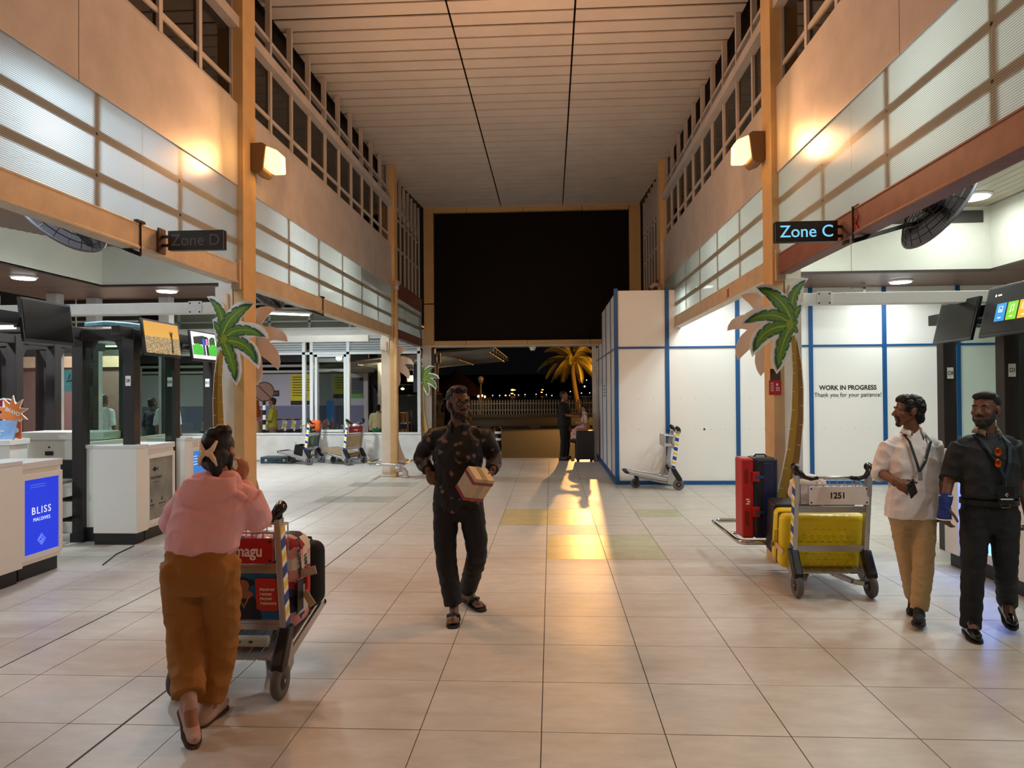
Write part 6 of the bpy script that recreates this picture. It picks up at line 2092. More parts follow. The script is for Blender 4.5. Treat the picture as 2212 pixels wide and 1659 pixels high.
def palm_board(label, loc, mirror, sc=1.0, plain=False, group=None):
    t = thing('palm_cutout', label, 'cutout', loc, 0, group)
    sx = -1 if mirror else 1

    def q(pts, s=1.0):
        r_ = [(x * sx * sc, z * sc) for x, z in (pu(p) for p in pts)]
        return r_[::-1] if mirror else r_
    out = PO + TL + TR
    k = MB().prism(q(out), 0.0, 0.012, 'XZ')
    k.build('white_board', m_back if plain else M_WHT, t)
    if plain:
        return t

    def put(poly, m, off, nm, parent=t):
        return MB().prism(q(poly), -off, -off + 0.0009, 'XZ').build(nm, m, parent)
    tl = [(x + 14, y) for x, y in TL]
    tr = [(x - 14, y) for x, y in TR[:7]]
    mid = [((a[0] * 0.45 + b[0] * 0.55), (a[1] + b[1]) / 2) for a, b in zip(tl, [tr[6], tr[6], tr[5], tr[4], tr[3], tr[2], tr[1], tr[0]])]
    top = (960, 960)
    tp = put([top] + [(905, 990)] + tl + tr[:7], m_trunk, 0.001, 'trunk')
    put([(985, 985)] + [(m_[0], m_[1]) for m_ in mid] + tr[:7], m_trunk2, 0.002, 'trunk_shade', tp)
    rows = ((1180, 1040), (1320, 1050), (1480, 1060), (1760, 1065), (2040, 1062), (2330, 1052), (2640, 1020), (2930, 980), (3230, 925), (3520, 860))
    for i, (yy, xr) in enumerate(rows):
        yl = yy + 60
        # left edge of the trunk at that height
        xl = None
        for a, b in zip(tl[:-1], tl[1:]):
            if a[1] <= yl <= b[1]:
                xl = a[0] + (b[0] - a[0]) * (yl - a[1]) / (b[1] - a[1])
        if xl is None:
            xl = 915
        s_ = 40 + 5 * i
        put([(xr - s_, yy - 6), (xr + 8, yy - 2), (xr + 8, yy + 9)], m_mark, 0.003, 'trunk_ring', tp)
        put([(xl, yl - 5), (xl + s_, yl + 10), (xl, yl + 9)], m_mark, 0.003, 'trunk_ring', tp)
    order = (6, 7, 5, 0, 1, 2, 3, 4)
    for n_, i in enumerate(order):
        b_, c_, t_, w_ = FR[i]
        poly, _ = frond_poly(b_, c_, t_, w_ * 1.22, 5 if w_ > 60 else 3)
        lf = put(poly, m_leafd, 0.003 + 0.0016 * n_, 'frond')
        inner, _ = frond_poly(b_, c_, tuple(b_[j] + (t_[j] - b_[j]) * 0.9 for j in (0, 1)), w_ * 1.0, 5 if w_ > 60 else 3)
        put(inner, m_leaf, 0.0036 + 0.0016 * n_, 'frond_light', lf)
        P_ = []
        for u in [j / 12 for j in range(13)]:
            P_.append(((1 - u) ** 2 * b_[0] + 2 * u * (1 - u) * c_[0] + u * u * t_[0], (1 - u) ** 2 * b_[1] + 2 * u * (1 - u) * c_[1] + u * u * t_[1]))
        L, Rr = [], []
        for j in range(11):
            dx, dy = P_[j + 1][0] - P_[j][0], P_[j + 1][1] - P_[j][1]
            m_ = math.hypot(dx, dy)
            ww = 9 * (1 - j / 11) * w_ / 95 + 2
            L.append((P_[j][0] - dy / m_ * ww, P_[j][1] + dx / m_ * ww))
            Rr.append((P_[j][0] + dy / m_ * ww, P_[j][1] - dx / m_ * ww))
        put(L + [P_[11]] + Rr[::-1], m_rib, 0.0042 + 0.0016 * n_, 'midrib', lf)
    put([(880 + 60 * math.cos(a * 0.6), 800 + 75 * math.sin(a * 0.6)) for a in range(10)], mat('crown_print', (146, 160, 44), 0.45), 0.0178, 'crown_heart')
    return t


palm_board('green palm tree cutout on the nearest right column beside the red case', (2.235, 6.80, 0.31), False, 1.0)
palm_board('blank back of a second palm cutout behind the right palm', (2.235, 7.32, 0.30), False, 1.0, plain=True)
palm_board('green palm tree cutout on the nearest left column behind the woman in pink', (-3.215, 6.86, 0.27), True, 0.985)
palm_board('blank back of a second palm cutout behind the left palm', (-3.19, 7.31, 0.27), True, 0.985, plain=True)
palm_board('blank white palm cutout back on the far left column', (-3.2, 14.24, 0.3), True, 0.98, plain=True)
palm_board('small green palm cutout at the portal pier behind the floral shirt man', (-3.09, 17.18, 0.3), True, 0.86)
palm_board('blank palm cutout edge on the hidden side of the far left column', (-3.32, 13.86, 0.3), False, 0.6, plain=True) if False else None

# ================================================================== WALL PACK LAMPS
def wall_pack(label, x, y, z, s):
    t = thing('wall_lamp', label, 'lamp', (x, y, z), 0)
    # housing projects towards -Y (camera) from the column flange; wedge profile
    MB().prism([(-0.13 * 1, 0.14), (0.10, 0.14), (0.10, -0.15), (-0.13, -0.12)], -0.14, 0.14, 'XZ').build('back_box', mat('lamp_bronze', (120, 92, 60), 0.5), t, bevel=0.012)
    k = MB().prism([(-0.1 * s if False else -0.1, 0.11), (-0.02, 0.13), (0.08, 0.09), (0.08, -0.1), (0.0, -0.13), (-0.1, -0.1)], -0.22, -0.14, 'XZ')
    k.build('lens', mat('sodium_lens', (255, 196, 110), 0.4, emit=22.0), t, bevel=0.02, seg=3)
    return t


def wall_pack2(label, x, y, z, s):
    """box on the column flange, glass bowl towards the hall and the camera"""
    t = thing('wall_lamp', label, 'lamp', (x, y, z), 0)
    P = [(0.0, 0.15), (0.12 * s, 0.155), (0.16 * s, 0.13), (0.13 * s, -0.13), (0.09 * s, -0.165), (0.0, -0.13)]
    MB().prism(P, -0.02, 0.26, 'XZ').build('back_box', mat('lamp_bronze', (122, 94, 60), 0.5), t, bevel=0.01)
    Q = [(0.10 * s, 0.115), (0.165 * s, 0.12), (0.275 * s, 0.075), (0.28 * s, -0.115), (0.16 * s, -0.115), (0.10 * s, -0.08)]
    MB().prism(Q, 0.0, 0.24, 'XZ').build('lens', mat('sodium_lens', (255, 190, 100), 0.4, emit=6.0), t, bevel=0.018, seg=3)
    return t


wall_pack2('glowing orange wall lamp on the nearest left column', -3.075, 7.16, 4.11, 1)
wall_pack2('glowing orange wall lamp on the nearest right column', 2.145, 7.16, 4.09, -1)

# ================================================================== ZONE SIGNS
def zone_sign(word, label, x0, x1, y, z, s, lit):
    t = thing('zone_sign', label, 'sign', ((x0 + x1) / 2, y, z))
    w_ = abs(x1 - x0) / 2
    MB().box((-w_, -0.03, -0.078), (w_, 0.03, 0.078)).build('sign_box', mat('sign_case_black', (18, 16, 17), 0.4), t, bevel=0.004)
    m = mat('zone_blue_lit', (120, 205, 245), 0.4, emit=1.0) if lit else mat('zone_grey_unlit', (96, 96, 98), 0.5)
    text(word, 0.128, (0.0, -0.031, -0.004), '-Y', m, t, bold=0.0005, sx=0.98)
    for dz in (-0.035, 0.035):
        MB().box((s * w_, -0.012, dz - 0.01), (s * (w_ + 0.07), 0.012, dz + 0.01)).build('mount_arm', M_BLACK, t)
    MB().box((s * (w_ + 0.06), -0.05, -0.1), (s * (w_ + 0.075), 0.05, 0.1)).build('mount_plate', mat('mount_rust', (84, 60, 44), 0.6), t)
    return t


zone_sign('Zone D', 'unlit black Zone D sign on the left beam', -3.115 + 0.07, -2.59, 5.53, 2.9, -1, False)
zone_sign('Zone C', 'lit black Zone C sign with blue letters on the right beam', 1.70, 2.16, 5.47, 2.86, 1, True)

# ================================================================== BLACK WALL FANS slung under the beams
def fan(label, loc, rot, r=0.33):
    t = thing('fan', label, 'fan', loc)
    t.rotation_euler = rot
    m_ring = mat('fan_ring_grey', (120, 120, 128), 0.4)
    m_wire_b = mat('fan_wire_black', (14, 14, 16), 0.4)
    MB().lathe([(r, -0.012), (r + 0.012, 0.0), (r, 0.012), (r - 0.012, 0.0)], (0, 0, 0), 40).build('rim', m_ring, t, smooth=True)
    k = MB()
    for ring in range(1, 9):
        rr = r * ring / 9
        z = -0.10 * (1 - (ring / 9) ** 2)
        k.tube([(rr * math.cos(2 * PI * i / 28), rr * math.sin(2 * PI * i / 28), z) for i in range(28)], 0.0035, 5, closed=True)
    for a in range(24):
        t_ = 2 * PI * a / 24
        k.tube([(r * f_ * math.cos(t_ + 0.25 * f_), r * f_ * math.sin(t_ + 0.25 * f_), -0.10 * (1 - f_ ** 2)) for f_ in (0.12, 0.4, 0.7, 1.0)], 0.003, 5)
    k.build('front_grille', m_wire_b, t)
    k = MB()
    for ring in range(1, 9):
        rr = r * ring / 9
        z = 0.12 * (1 - (ring / 9) ** 3)
        k.tube([(rr * math.cos(2 * PI * i / 28), rr * math.sin(2 * PI * i / 28), z) for i in range(28)], 0.004, 5, closed=True)
    for a in range(20):
        t_ = 2 * PI * a / 20
        k.tube([(r * f_ * math.cos(t_), r * f_ * math.sin(t_), 0.12 * (1 - f_ ** 3)) for f_ in (0.12, 0.5, 0.8, 1.0)], 0.003, 5)
    k.build('rear_grille', m_wire_b, t)
    for a in range(3):
        t_ = 2 * PI * a / 3
        M = Matrix.Rotation(t_, 4, 'Z') @ Matrix.Rotation(R(24), 4, 'X')
        MB().prism([(0.03, -0.04), (0.26, -0.09), (0.28, 0.05), (0.05, 0.045)], -0.003, 0.003, 'XY').build('blade', mat('fan_blade', (30, 30, 34), 0.35), t).matrix_local = M
    MB().lathe([(0.06, 0.14), (0.075, 0.1), (0.075, 0.0), (0.05, -0.06)][::-1], (0, 0, 0.04), 20).build('motor', M_BLACK, t, smooth=True)
    return t


f1_ = fan('black caged fan under the left beam near the Zone D sign', (-3.60, 5.05, 2.99), (R(20), R(50), R(10)))
f2_ = fan('black caged fan under the right beam near the Zone C sign', (2.74, 5.15, 2.95), (R(12), R(-58), R(-8)))
f3_ = fan('black caged fan under the left beam beyond the palm cutout', (-3.48, 8.45, 2.93), (R(20), R(50), R(10)), 0.3)
for f_, (x_, y_), s in ((f1_, (-3.17, 5.25), -1), (f2_, (2.24, 5.25), 1), (f3_, (-3.17, 9.6), -1)):
    k = MB()
    c = V((x_, y_ + 0.05, 2.78))
    k.box((x_ - 0.03 * s - 0.0, y_ - 0.05, 2.98) if s > 0 else (x_ - 0.0, y_ - 0.05, 2.98), (x_ + 0.03, y_ + 0.05, 3.0) if s > 0 else (x_ + 0.06, y_ + 0.05, 3.0))
    k.box((x_ + (0.045 if s < 0 else -0.055), y_ - 0.006, 2.74), (x_ + (0.055 if s < 0 else -0.045), y_ + 0.006, 2.99))
    k.bar((x_ + 0.05 * -s, y_, 2.74), f_.location + V((0, 0.15, -0.05)), 0.03, 0.03)
    o = k.build('bracket', M_BLACK, None)
    o.parent = f_
    o.matrix_parent_inverse = f_.matrix_basis.inverted()

# ================================================================== CHROME GUARD RAILS round the columns
def guard(label, pts, r, posts):
    t = thing('guard_rail', label, 'rail')
    MB().tube(pts, r, 12, closed=True).build('ring', M_STEEL, t, smooth=True)
    for a, b in posts:
        MB().cyl(a, b, r * 0.7, n=10).build('stay', M_STEEL, t, smooth=True)
    return t


def rr_(x0, x1, y0, y1, z, c=0.08):
    pts = []
    for cx, cy, a0 in ((x1 - c, y1 - c, 0), (x0 + c, y1 - c, 90), (x0 + c, y0 + c, 180), (x1 - c, y0 + c, 270)):
        for q in range(6):
            a = R(a0 + q * 18)
            pts.append((cx + c * math.cos(a), cy + c * math.sin(a), z))
    return pts


guard('chrome guard ring round the foot of the right column', rr_(1.70, 2.66, 6.55, 7.66, 0.29), 0.024, [((2.14, 6.97, 0.29), (1.72, 6.97, 0.29)), ((2.3, 7.25, 0.29), (2.3, 7.64, 0.29))])
guard('chrome guard ring round the foot of the far left column', rr_(-3.62, -2.86, 13.62, 14.5, 0.28), 0.026, [((-3.07, 14.0, 0.28), (-2.88, 14.0, 0.28)), ((-3.25, 14.16, 0.28), (-3.25, 14.48, 0.28))])
# downpipe and floor elbow of the far left column
dp = thing('downpipe', 'cream downpipe with an elbow at the foot of the far left column', 'pipe')
MB().tube([(-3.035, 13.84, 3.9), (-3.035, 13.84, 0.26)], 0.035, 12).build('pipe', M_POST, dp, smooth=True)
MB().tube([(-3.06, 13.84, 0.17), (-2.95, 13.84, 0.17), (-2.90, 13.84, 0.155), (-2.87, 13.84, 0.11), (-2.865, 13.84, 0.0)], 0.055, 14).build('elbow', M_CREAM, dp, smooth=True)
MB().cyl((-2.99, 13.84, 0.17), (-2.955, 13.84, 0.17), 0.063, n=16).cyl((-2.865, 13.84, 0.0), (-2.865, 13.84, 0.04), 0.064, n=16).build('collar_rings', M_CREAM, dp, smooth=True)
MB().cyl((-3.035, 13.84, 3.70), (-3.035, 13.84, 3.80), 0.055, n=16).tube([(-3.035, 13.84, 3.78), (-3.035, 13.9, 3.85), (-3.035, 14.05, 3.86)], 0.05, 12).build('hopper', M_CREAM, dp, smooth=True)
dp2 = thing('downpipe', 'cream pipe bend high on the far right column', 'pipe')
MB().tube([(2.11, 13.84, 3.72), (2.11, 13.84, 3.6), (2.11, 13.84, 3.4)], 0.035, 12).tube([(2.11, 13.84, 3.7), (2.02, 13.84, 3.72), (1.95, 13.86, 3.66)], 0.045, 12).build('pipe', M_CREAM, dp2, smooth=True)

# ================================================================== FIRE CASE, RED SIGN ON THE RIGHT COLUMN
fc_ = thing('hard_case', 'red and navy hard case standing on the chrome ring', 'case', (1.895, 6.72, 0.315))
m_rc = mat('case_red', (186, 26, 30), 0.4)
m_nv = mat('case_navy', (20, 26, 44), 0.45)
MB().box((-0.16, -0.12, 0.0), (-0.05, 0.13, 0.73)).build('red_lid', m_rc, fc_, bevel=0.02, seg=3)
MB().box((-0.055, -0.13, 0.0), (0.165, 0.14, 0.735)).build('navy_body', m_nv, fc_, bevel=0.03, seg=3)
MB().box((0.03, -0.135, 0.04), (0.12, -0.125, 0.69)).build('body_panel', mat('case_navy_panel', (26, 40, 84), 0.4), fc_, bevel=0.004)
for z_ in (0.2, 0.52):
    l_ = MB().box((-0.07, -0.142, z_), (-0.005, -0.12, z_ + 0.09)).build('latch', m_rc, fc_, bevel=0.004)
    MB().box((-0.045, -0.148, z_ + 0.03), (0.03, -0.135, z_ + 0.055)).build('catch', mat('catch_blue', (40, 70, 140), 0.4), l_)
for z_ in (0.12, 0.5):
    MB().box((-0.135, -0.123, z_), (-0.10, -0.119, z_ + 0.13)).build('grip_recess', mat('recess_red', (130, 16, 20), 0.5), fc_)
k = MB()
for q in range(3):
    k.box((-0.125 + 0.012 * (q % 2), -0.1215, 0.31 + 0.02 * q), (-0.095 + 0.008 * (q % 2), -0.1203, 0.322 + 0.02 * q))
k.build('white_print', M_WHT, fc_)
MB().tube([(-0.02, 0, 0.73), (0.0, 0, 0.755), (0.08, 0, 0.755), (0.1, 0, 0.73)], 0.008, 6).build('carry_handle', M_BLACK, fc_)
rs_ = thing('fire_sign', 'small red sign with white print on the right column', 'sign', (2.155, 6.94, 1.69))
MB().box((-0.062, 0.0, -0.07), (0.052, 0.012, 0.07)).build('plate', M_RED, rs_, bevel=0.002)
k = MB()
for q in range(5):
    k.box((-0.05, -0.001, 0.04 - q * 0.018), (-0.02, 0.0, 0.046 - q * 0.018))
for q in range(3):
    k.box((0.0, -0.001, 0.0 - q * 0.014), (0.035, 0.0, 0.005 - q * 0.014))
k.box((0.005, -0.001, 0.02), (0.02, 0.0, 0.04))
k.build('white_print', M_WHT, rs_)
MB().box((-0.05, 0.0, 0.07), (0.045, 0.01, 0.18)).build('worn_patch', mat('worn_brown', (74, 52, 34), 0.7), rs_)
cctv = thing('dome_camera', 'white dome security camera under the portal header', 'camera', (-0.44, 17.42, 2.78))
MB().lathe([(0.05, -0.10), (0.07, -0.06), (0.075, -0.03), (0.09, -0.03), (0.09, 0.0)], (0, 0, 0), 20).build('body', M_WHT, cctv, smooth=True)
MB().ell((0, 0, -0.075), (0.055, 0.055, 0.05), None, 16, 10).build('dome', mat('smoked_dome', (60, 60, 62), 0.1), cctv, smooth=True)
# cable lying by the left booths
cab_ = thing('floor_cable', 'thin black cable lying on the tiles near the BLISS counter', 'cable')
MB().tube([(-4.4, 6.75, 0.006), (-4.55, 7.2, 0.006), (-4.6, 7.6, 0.006)], 0.006, 6).build('cable', M_RUBBER, cab_)
# ================================================================== BACK WALL (left), glazing and louvres
wb = thing('wall_back', 'glazed back wall with louvres over a low white wall', 'wall', kind='structure')
YB = 17.1
low = mat('low_wall_white', (208, 210, 204), 0.6, var=0.14, vscale=2.5)
MB().box((-9.2, YB, 0), (-3.15, YB + 0.16, 0.66)).build('low_wall', low, wb)
MB().box((-9.2, YB - 0.02, 0.66), (-3.15, YB + 0.18, 0.70)).build('sill', M_GREYW, wb, bevel=0.004)
MB().box((-9.2, YB - 0.005, 0), (-3.15, YB, 0.05)).build('skirting', mat('scuffed_skirting', (150, 150, 146), 0.6), wb)
for x_ in (-7.6, -6.05, -5.86, -4.95, -4.02, -3.2):
    MB().box((x_ - 0.04, YB, 0.70), (x_ + 0.04, YB + 0.1, 3.02)).build('mullion', M_GREYW, wb, bevel=0.003)
MB().box((-9.2, YB, 2.62), (-3.15, YB + 0.1, 2.68)).box((-9.2, YB, 3.0), (-3.15, YB + 0.1, 3.06)).build('transom', M_GREYW, wb)
for a, b in ((-9.2, -7.64), (-7.56, -6.09), (-5.82, -4.99), (-4.91, -4.06), (-3.98, -3.24)):
    z = 2.71
    while z < 2.98:
        o = MB().bar((a, YB + 0.04, z), (b, YB + 0.04, z), 0.07, 0.008, up=(0, -0.6, 0.8)).build('louvre', M_GREYW, wb)
        z += 0.058
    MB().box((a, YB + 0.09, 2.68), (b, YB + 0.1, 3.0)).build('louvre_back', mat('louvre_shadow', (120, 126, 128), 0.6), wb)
# sliding sash with its own frame and the fixed pane
for a, b in ((-5.78, -5.0),):
    for p in (((a, YB + 0.02, 0.72), (a + 0.06, YB + 0.08, 2.62)), ((b - 0.06, YB + 0.02, 0.72), (b, YB + 0.08, 2.62)), ((a, YB + 0.02, 0.72), (b, YB + 0.08, 0.78)), ((a, YB + 0.02, 2.56), (b, YB + 0.08, 2.62))):
        MB().box(*p).build('sash', M_GREYW, wb)
    MB().box((a + 0.06, YB + 0.045, 0.78), (b - 0.06, YB + 0.05, 2.56)).build('pane', glass_mat('mirror_glass', (205, 216, 206), 0.7), wb)
MB().box((-9.2, YB + 0.045, 0.7), (-7.64, YB + 0.05, 2.62)).build('pane', M_GLASS, wb)
# fascia, tie beams and roof steel above
MB().box((-9.6, YB - 0.1, 3.06), (-3.15, YB + 0.1, 3.22)).build('header', M_WHITE, wb)
MB().box((-9.6, YB - 0.25, 3.22), (-3.15, YB - 0.1, 3.26)).build('drip_edge', M_GREYW, wb)
for z0, z1 in ((3.42, 3.46), (3.74, 3.78)):
    MB().box((-9.6, YB, z0), (-3.15, YB + 0.06, z1)).build('rail', M_GREYW, wb)
for x_ in (-9.2, -7.9, -6.9, -5.9, -4.9, -3.9):
    MB().box((x_ - 0.03, YB, 3.26), (x_ + 0.03, YB + 0.06, 4.3)).build('mullion', M_GREYW, wb)
MB().box((-9.6, YB + 0.07, 3.26), (-3.15, YB + 0.1, 3.8)).build('frosted_strip', mat('frosted_sage', (150, 156, 140), 0.6), wb)
MB().box((-9.6, 13.3, 3.86), (-3.3, 17.2, 3.9)).build('inner_roof', mat('inner_roof_pale', (196, 200, 192), 0.6), wb)
MB().box((-9.3, 12.9, 2.62), (-3.35, 13.0, 2.74)).build('tie_beam', M_WHITE, wb)
for x_ in (-8.6, -7.2):
    MB().box((x_ - 0.1, 12.85, 0), (x_ + 0.1, 13.05, 3.5)).build('column', M_CREAM, wb, bevel=0.01)
t = thing('tube_light', 'white tube light under the roof behind the left palm', 'light', (-5.9, 15.6, 3.45))
MB().box((-0.5, -0.03, -0.02), (0.5, 0.03, 0.02), Matrix.Rotation(R(30), 4, 'Z')).build('tube', mat('tube_glow', (255, 255, 250), 0.5, emit=4), t, bevel=0.006)
MB().box((-0.55, -0.05, 0.02), (0.55, 0.05, 0.06), Matrix.Rotation(R(30), 4, 'Z')).build('fitting', M_WHT, t)

# no-entry disc on the column pair behind the glass
ns = thing('no_entry_sign', 'round brown sign with a diagonal slash seen through the back window', 'sign', (-7.36, 17.9, 1.72), R(40))
MB().lathe([(0.26, 0.0), (0.26, 0.012)], (0, 0, 0), 30, 'Y').build('rim', mat('sign_rim_brown', (66, 36, 28), 0.5), ns)
f_ = MB().lathe([(0.23, -0.003), (0.23, 0.0)], (0, 0, 0), 30, 'Y').build('face', mat('sign_face_brown', (128, 92, 76), 0.5), ns)
MB().bar((-0.16, -0.006, 0.16), (0.16, -0.006, -0.16), 0.004, 0.025).build('slash', mat('slash_dark', (50, 30, 26), 0.5), f_)
k = MB()
for q in range(12):
    k.mi = q % 2
    k.cyl((0, 0.03, -1.72 + q * 0.125), (0, 0.03, -1.72 + (q + 1) * 0.125), 0.04, n=10)
k.build('banded_post', [M_WHT, M_BLACK], ns)

# ================================================================== KERBSIDE HALL BEHIND THE GLAZING
kh = thing('wall_kerbside', 'grey-white far wall of the kerbside hall behind the glazing', 'wall', kind='structure')
MB().box((-16, 24.0, 0), (-6.4, 24.15, 1.25)).build('dado', mat('dado_lilac', (112, 114, 142), 0.6), kh)
MB().box((-16, 24.0, 1.25), (-6.4, 24.15, 2.35)).build('upper_wall', mat('hall_white', (176, 176, 184), 0.6), kh)
MB().box((-16, 23.9, 2.75), (-6.2, 24.0, 3.5)).build('upper_band', mat('hall_grey_band', (72, 68, 72), 0.6), kh)
MB().box((-6.4, 24.0, 0), (-6.25, 24.2, 2.9)).build('corner_post', M_CREAM, kh)
kfl = thing('floor_kerbside', 'grey floor of the kerbside hall behind the glazing', 'floor', kind='structure')
MB().box((-16, 17.7, -0.12), (-3.2, 24.0, -0.021)).build('floor_slab', mat('hall_floor', (150, 142, 132), 0.5), kfl)
kce = thing('ceiling_kerbside', 'dark roof and beams of the kerbside hall', 'ceiling', kind='structure')
MB().box((-16, 24.15, 3.5), (-3.6, 17.4, 3.56)).build('hall_roof', mat('hall_roof_dark', (60, 50, 42), 0.6), kce)
for z_ in (2.42, 2.62):
    MB().cyl((-16, 23.9, z_), (-6.0, 23.9, z_), 0.05, n=10).build('white_pipe', M_WHITE, kh, smooth=True)
for q in range(12):
    MB().box((-9.6 + q * 0.35, 20.0, 2.9), (-9.52 + q * 0.35, 20.08, 3.5)).build('roof_batten', M_BEAM, kce)
MB().box((-11, 20.0, 2.84), (-3.8, 20.1, 2.92)).build('roof_beam', M_BEAM, kce)
MB().box((-5.0, 20.3, 0), (-4.88, 20.42, 3.0)).build('post', M_CREAM, kce)
MB().box((-6.22, 24.2, 0.0), (-5.72, 24.3, 2.9)).build('dark_doorway', mat('door_dark', (40, 28, 24), 0.6), kh)
lg = thing('bulkhead_lamp', 'bare yellow-white lamp on the post beyond the back window', 'lamp', (-4.80, 20.24, 2.28))
MB().ell((0, 0, 0), (0.07, 0.06, 0.07), None, 16, 10).build('bulb', mat('bulb_yellow_white', (255, 244, 190), 0.4, emit=18), lg, smooth=True)
MB().cyl((0, 0.04, 0), (0, 0.1, 0), 0.05, n=12).build('base', M_BLACK, lg)
lg = thing('bulkhead_lamp', 'bare lamp reflected-bright beyond the sliding pane of the back wall', 'lamp', (-6.5, 21.5, 2.75))
MB().ell((0, 0, 0), (0.1, 0.06, 0.08), None, 16, 10).build('bulb', _M['bulb_yellow_white'], lg, smooth=True)
MB().cyl((0, 0.04, 0), (0, 0.1, 0), 0.05, n=12).build('base', M_BLACK, lg)
lg = thing('strip_lamp', 'row of yellow light seen between the far left column and the portal', 'lamp', (-4.05, 21.5, 2.1))
for q in range(7):
    MB().ell((-0.27 + 0.09 * q, 0, 0), (0.04, 0.04, 0.09), None, 10, 8).build('bulb', mat('bulb_warm', (255, 236, 150), 0.4, emit=4), lg, smooth=True)
MB().box((-0.35, 0.03, -0.1), (0.35, 0.06, 0.1)).build('tray', M_CREAM, lg)
# posters on the far wall
m_yp = mat('poster_yellow', (206, 190, 24), 0.5)
for x_, w_, z0, z1, lab in ((-8.55, 0.78, 1.28, 2.32, 'large yellow notice with black lines on the kerbside wall'), (-7.15, 0.6, 1.5, 2.3, 'second yellow notice on the kerbside wall behind the sliding pane'), (-6.62, 0.4, 1.5, 2.2, 'green-footed notice on the kerbside wall right of the yellow ones')):
    t = thing('notice', lab, 'poster', (x_, 23.985, (z0 + z1) / 2))
    h_ = (z1 - z0) / 2
    green = 'green' in lab
    MB().box((-w_ / 2, 0, -h_), (w_ / 2, 0.015, h_)).build('sheet', mat('poster_slate', (60, 70, 66), 0.5) if green else m_yp, t)
    MB().box((-w_ / 2, -0.002, -h_), (w_ / 2, 0, -h_ + 0.14)).build('foot_band', mat('poster_green', (90, 150, 50), 0.5) if green else mat('poster_navy', (28, 30, 48), 0.5), t)
    k = MB()
    for q in range(int(h_ * 2 / 0.09) - 3):
        k.box((-w_ * 0.42, -0.002, h_ - 0.1 - q * 0.09), (w_ * random.uniform(0.1, 0.42), 0, h_ - 0.075 - q * 0.09))
    k.build('print_lines', M_BLK, t)
t = thing('wall_plaque', 'small dark plaque on the kerbside wall left of the yellow notice', 'sign', (-9.55, 23.985, 1.68))
MB().box((-0.2, 0, -0.1), (0.2, 0.015, 0.1)).build('plate', mat('plaque_dark', (34, 30, 36), 0.5), t)
k = MB()
for q in range(5):
    k.box((-0.14 + q * 0.06, -0.002, -0.03), (-0.1 + q * 0.06, 0, 0.03))
k.build('letter_marks', mat('plaque_grey', (110, 104, 110), 0.5), t)
t = thing('banner', 'small bright blue banner standing beyond the sliding pane', 'banner', (-6.3, 20.0, 0.0))
MB().box((-0.11, 0, 0.85), (0.11, 0.01, 1.45)).build('cloth', mat('banner_blue', (70, 140, 235), 0.5, emit=0.25), t)
MB().box((-0.012, 0.01, 0), (0.012, 0.03, 1.45)).box((-0.15, -0.1, 0), (0.15, 0.12, 0.02)).build('stand', M_BLACK, t)
# nested trolleys stored behind the glass
def nested(label, x, y, n_, rz=R(90)):
    proto = None
    for q in range(n_):
        if proto is None:
            proto = thing('stored_trolley', label, 'trolley', (x, y, 0), rz, 'trolleys stored behind the back glazing')
            for s in (-1, 1):
                k = MB()
                for z in range(8):
                    k.mi = (0, 1, 2, 1)[z % 4]
                    k.bar((0.26 * s, 0.1 - 0.012 * z, 0.2 + z * 0.09), (0.26 * s, 0.1 - 0.012 * (z + 1), 0.29 + z * 0.09), 0.035, 0.05)
                k.build('upright', [m_sblue, M_WHT, m_syel], proto)
                MB().cyl((0.25 * s, 0, 0.09), (0.29 * s, 0, 0.09), 0.09, n=14).build('wheel', M_RUBBER, proto)
            MB().bar((0, 0.1, 0.16), (0, 0.8, 0.28), 0.45, 0.03).build('deck', M_ALU, proto)
            MB().box((-0.26, 0.0, 0.42), (0.26, 0.02, 0.68)).build('back_board', mat('stored_board', (70, 52, 44), 0.6), proto)
            MB().tube([(-0.28, 0, 0.95), (-0.2, -0.04, 0.96), (0.2, -0.04, 0.96), (0.28, 0, 0.95)], 0.022, 8).build('handle', M_BLACK, proto)
        else:
            dup(proto, (x - q * 0.26, y + 0.02 * (q % 3), 0))
nested('stored luggage trolley in the nested line seen through the back glazing', -6.75, 19.4, 12)

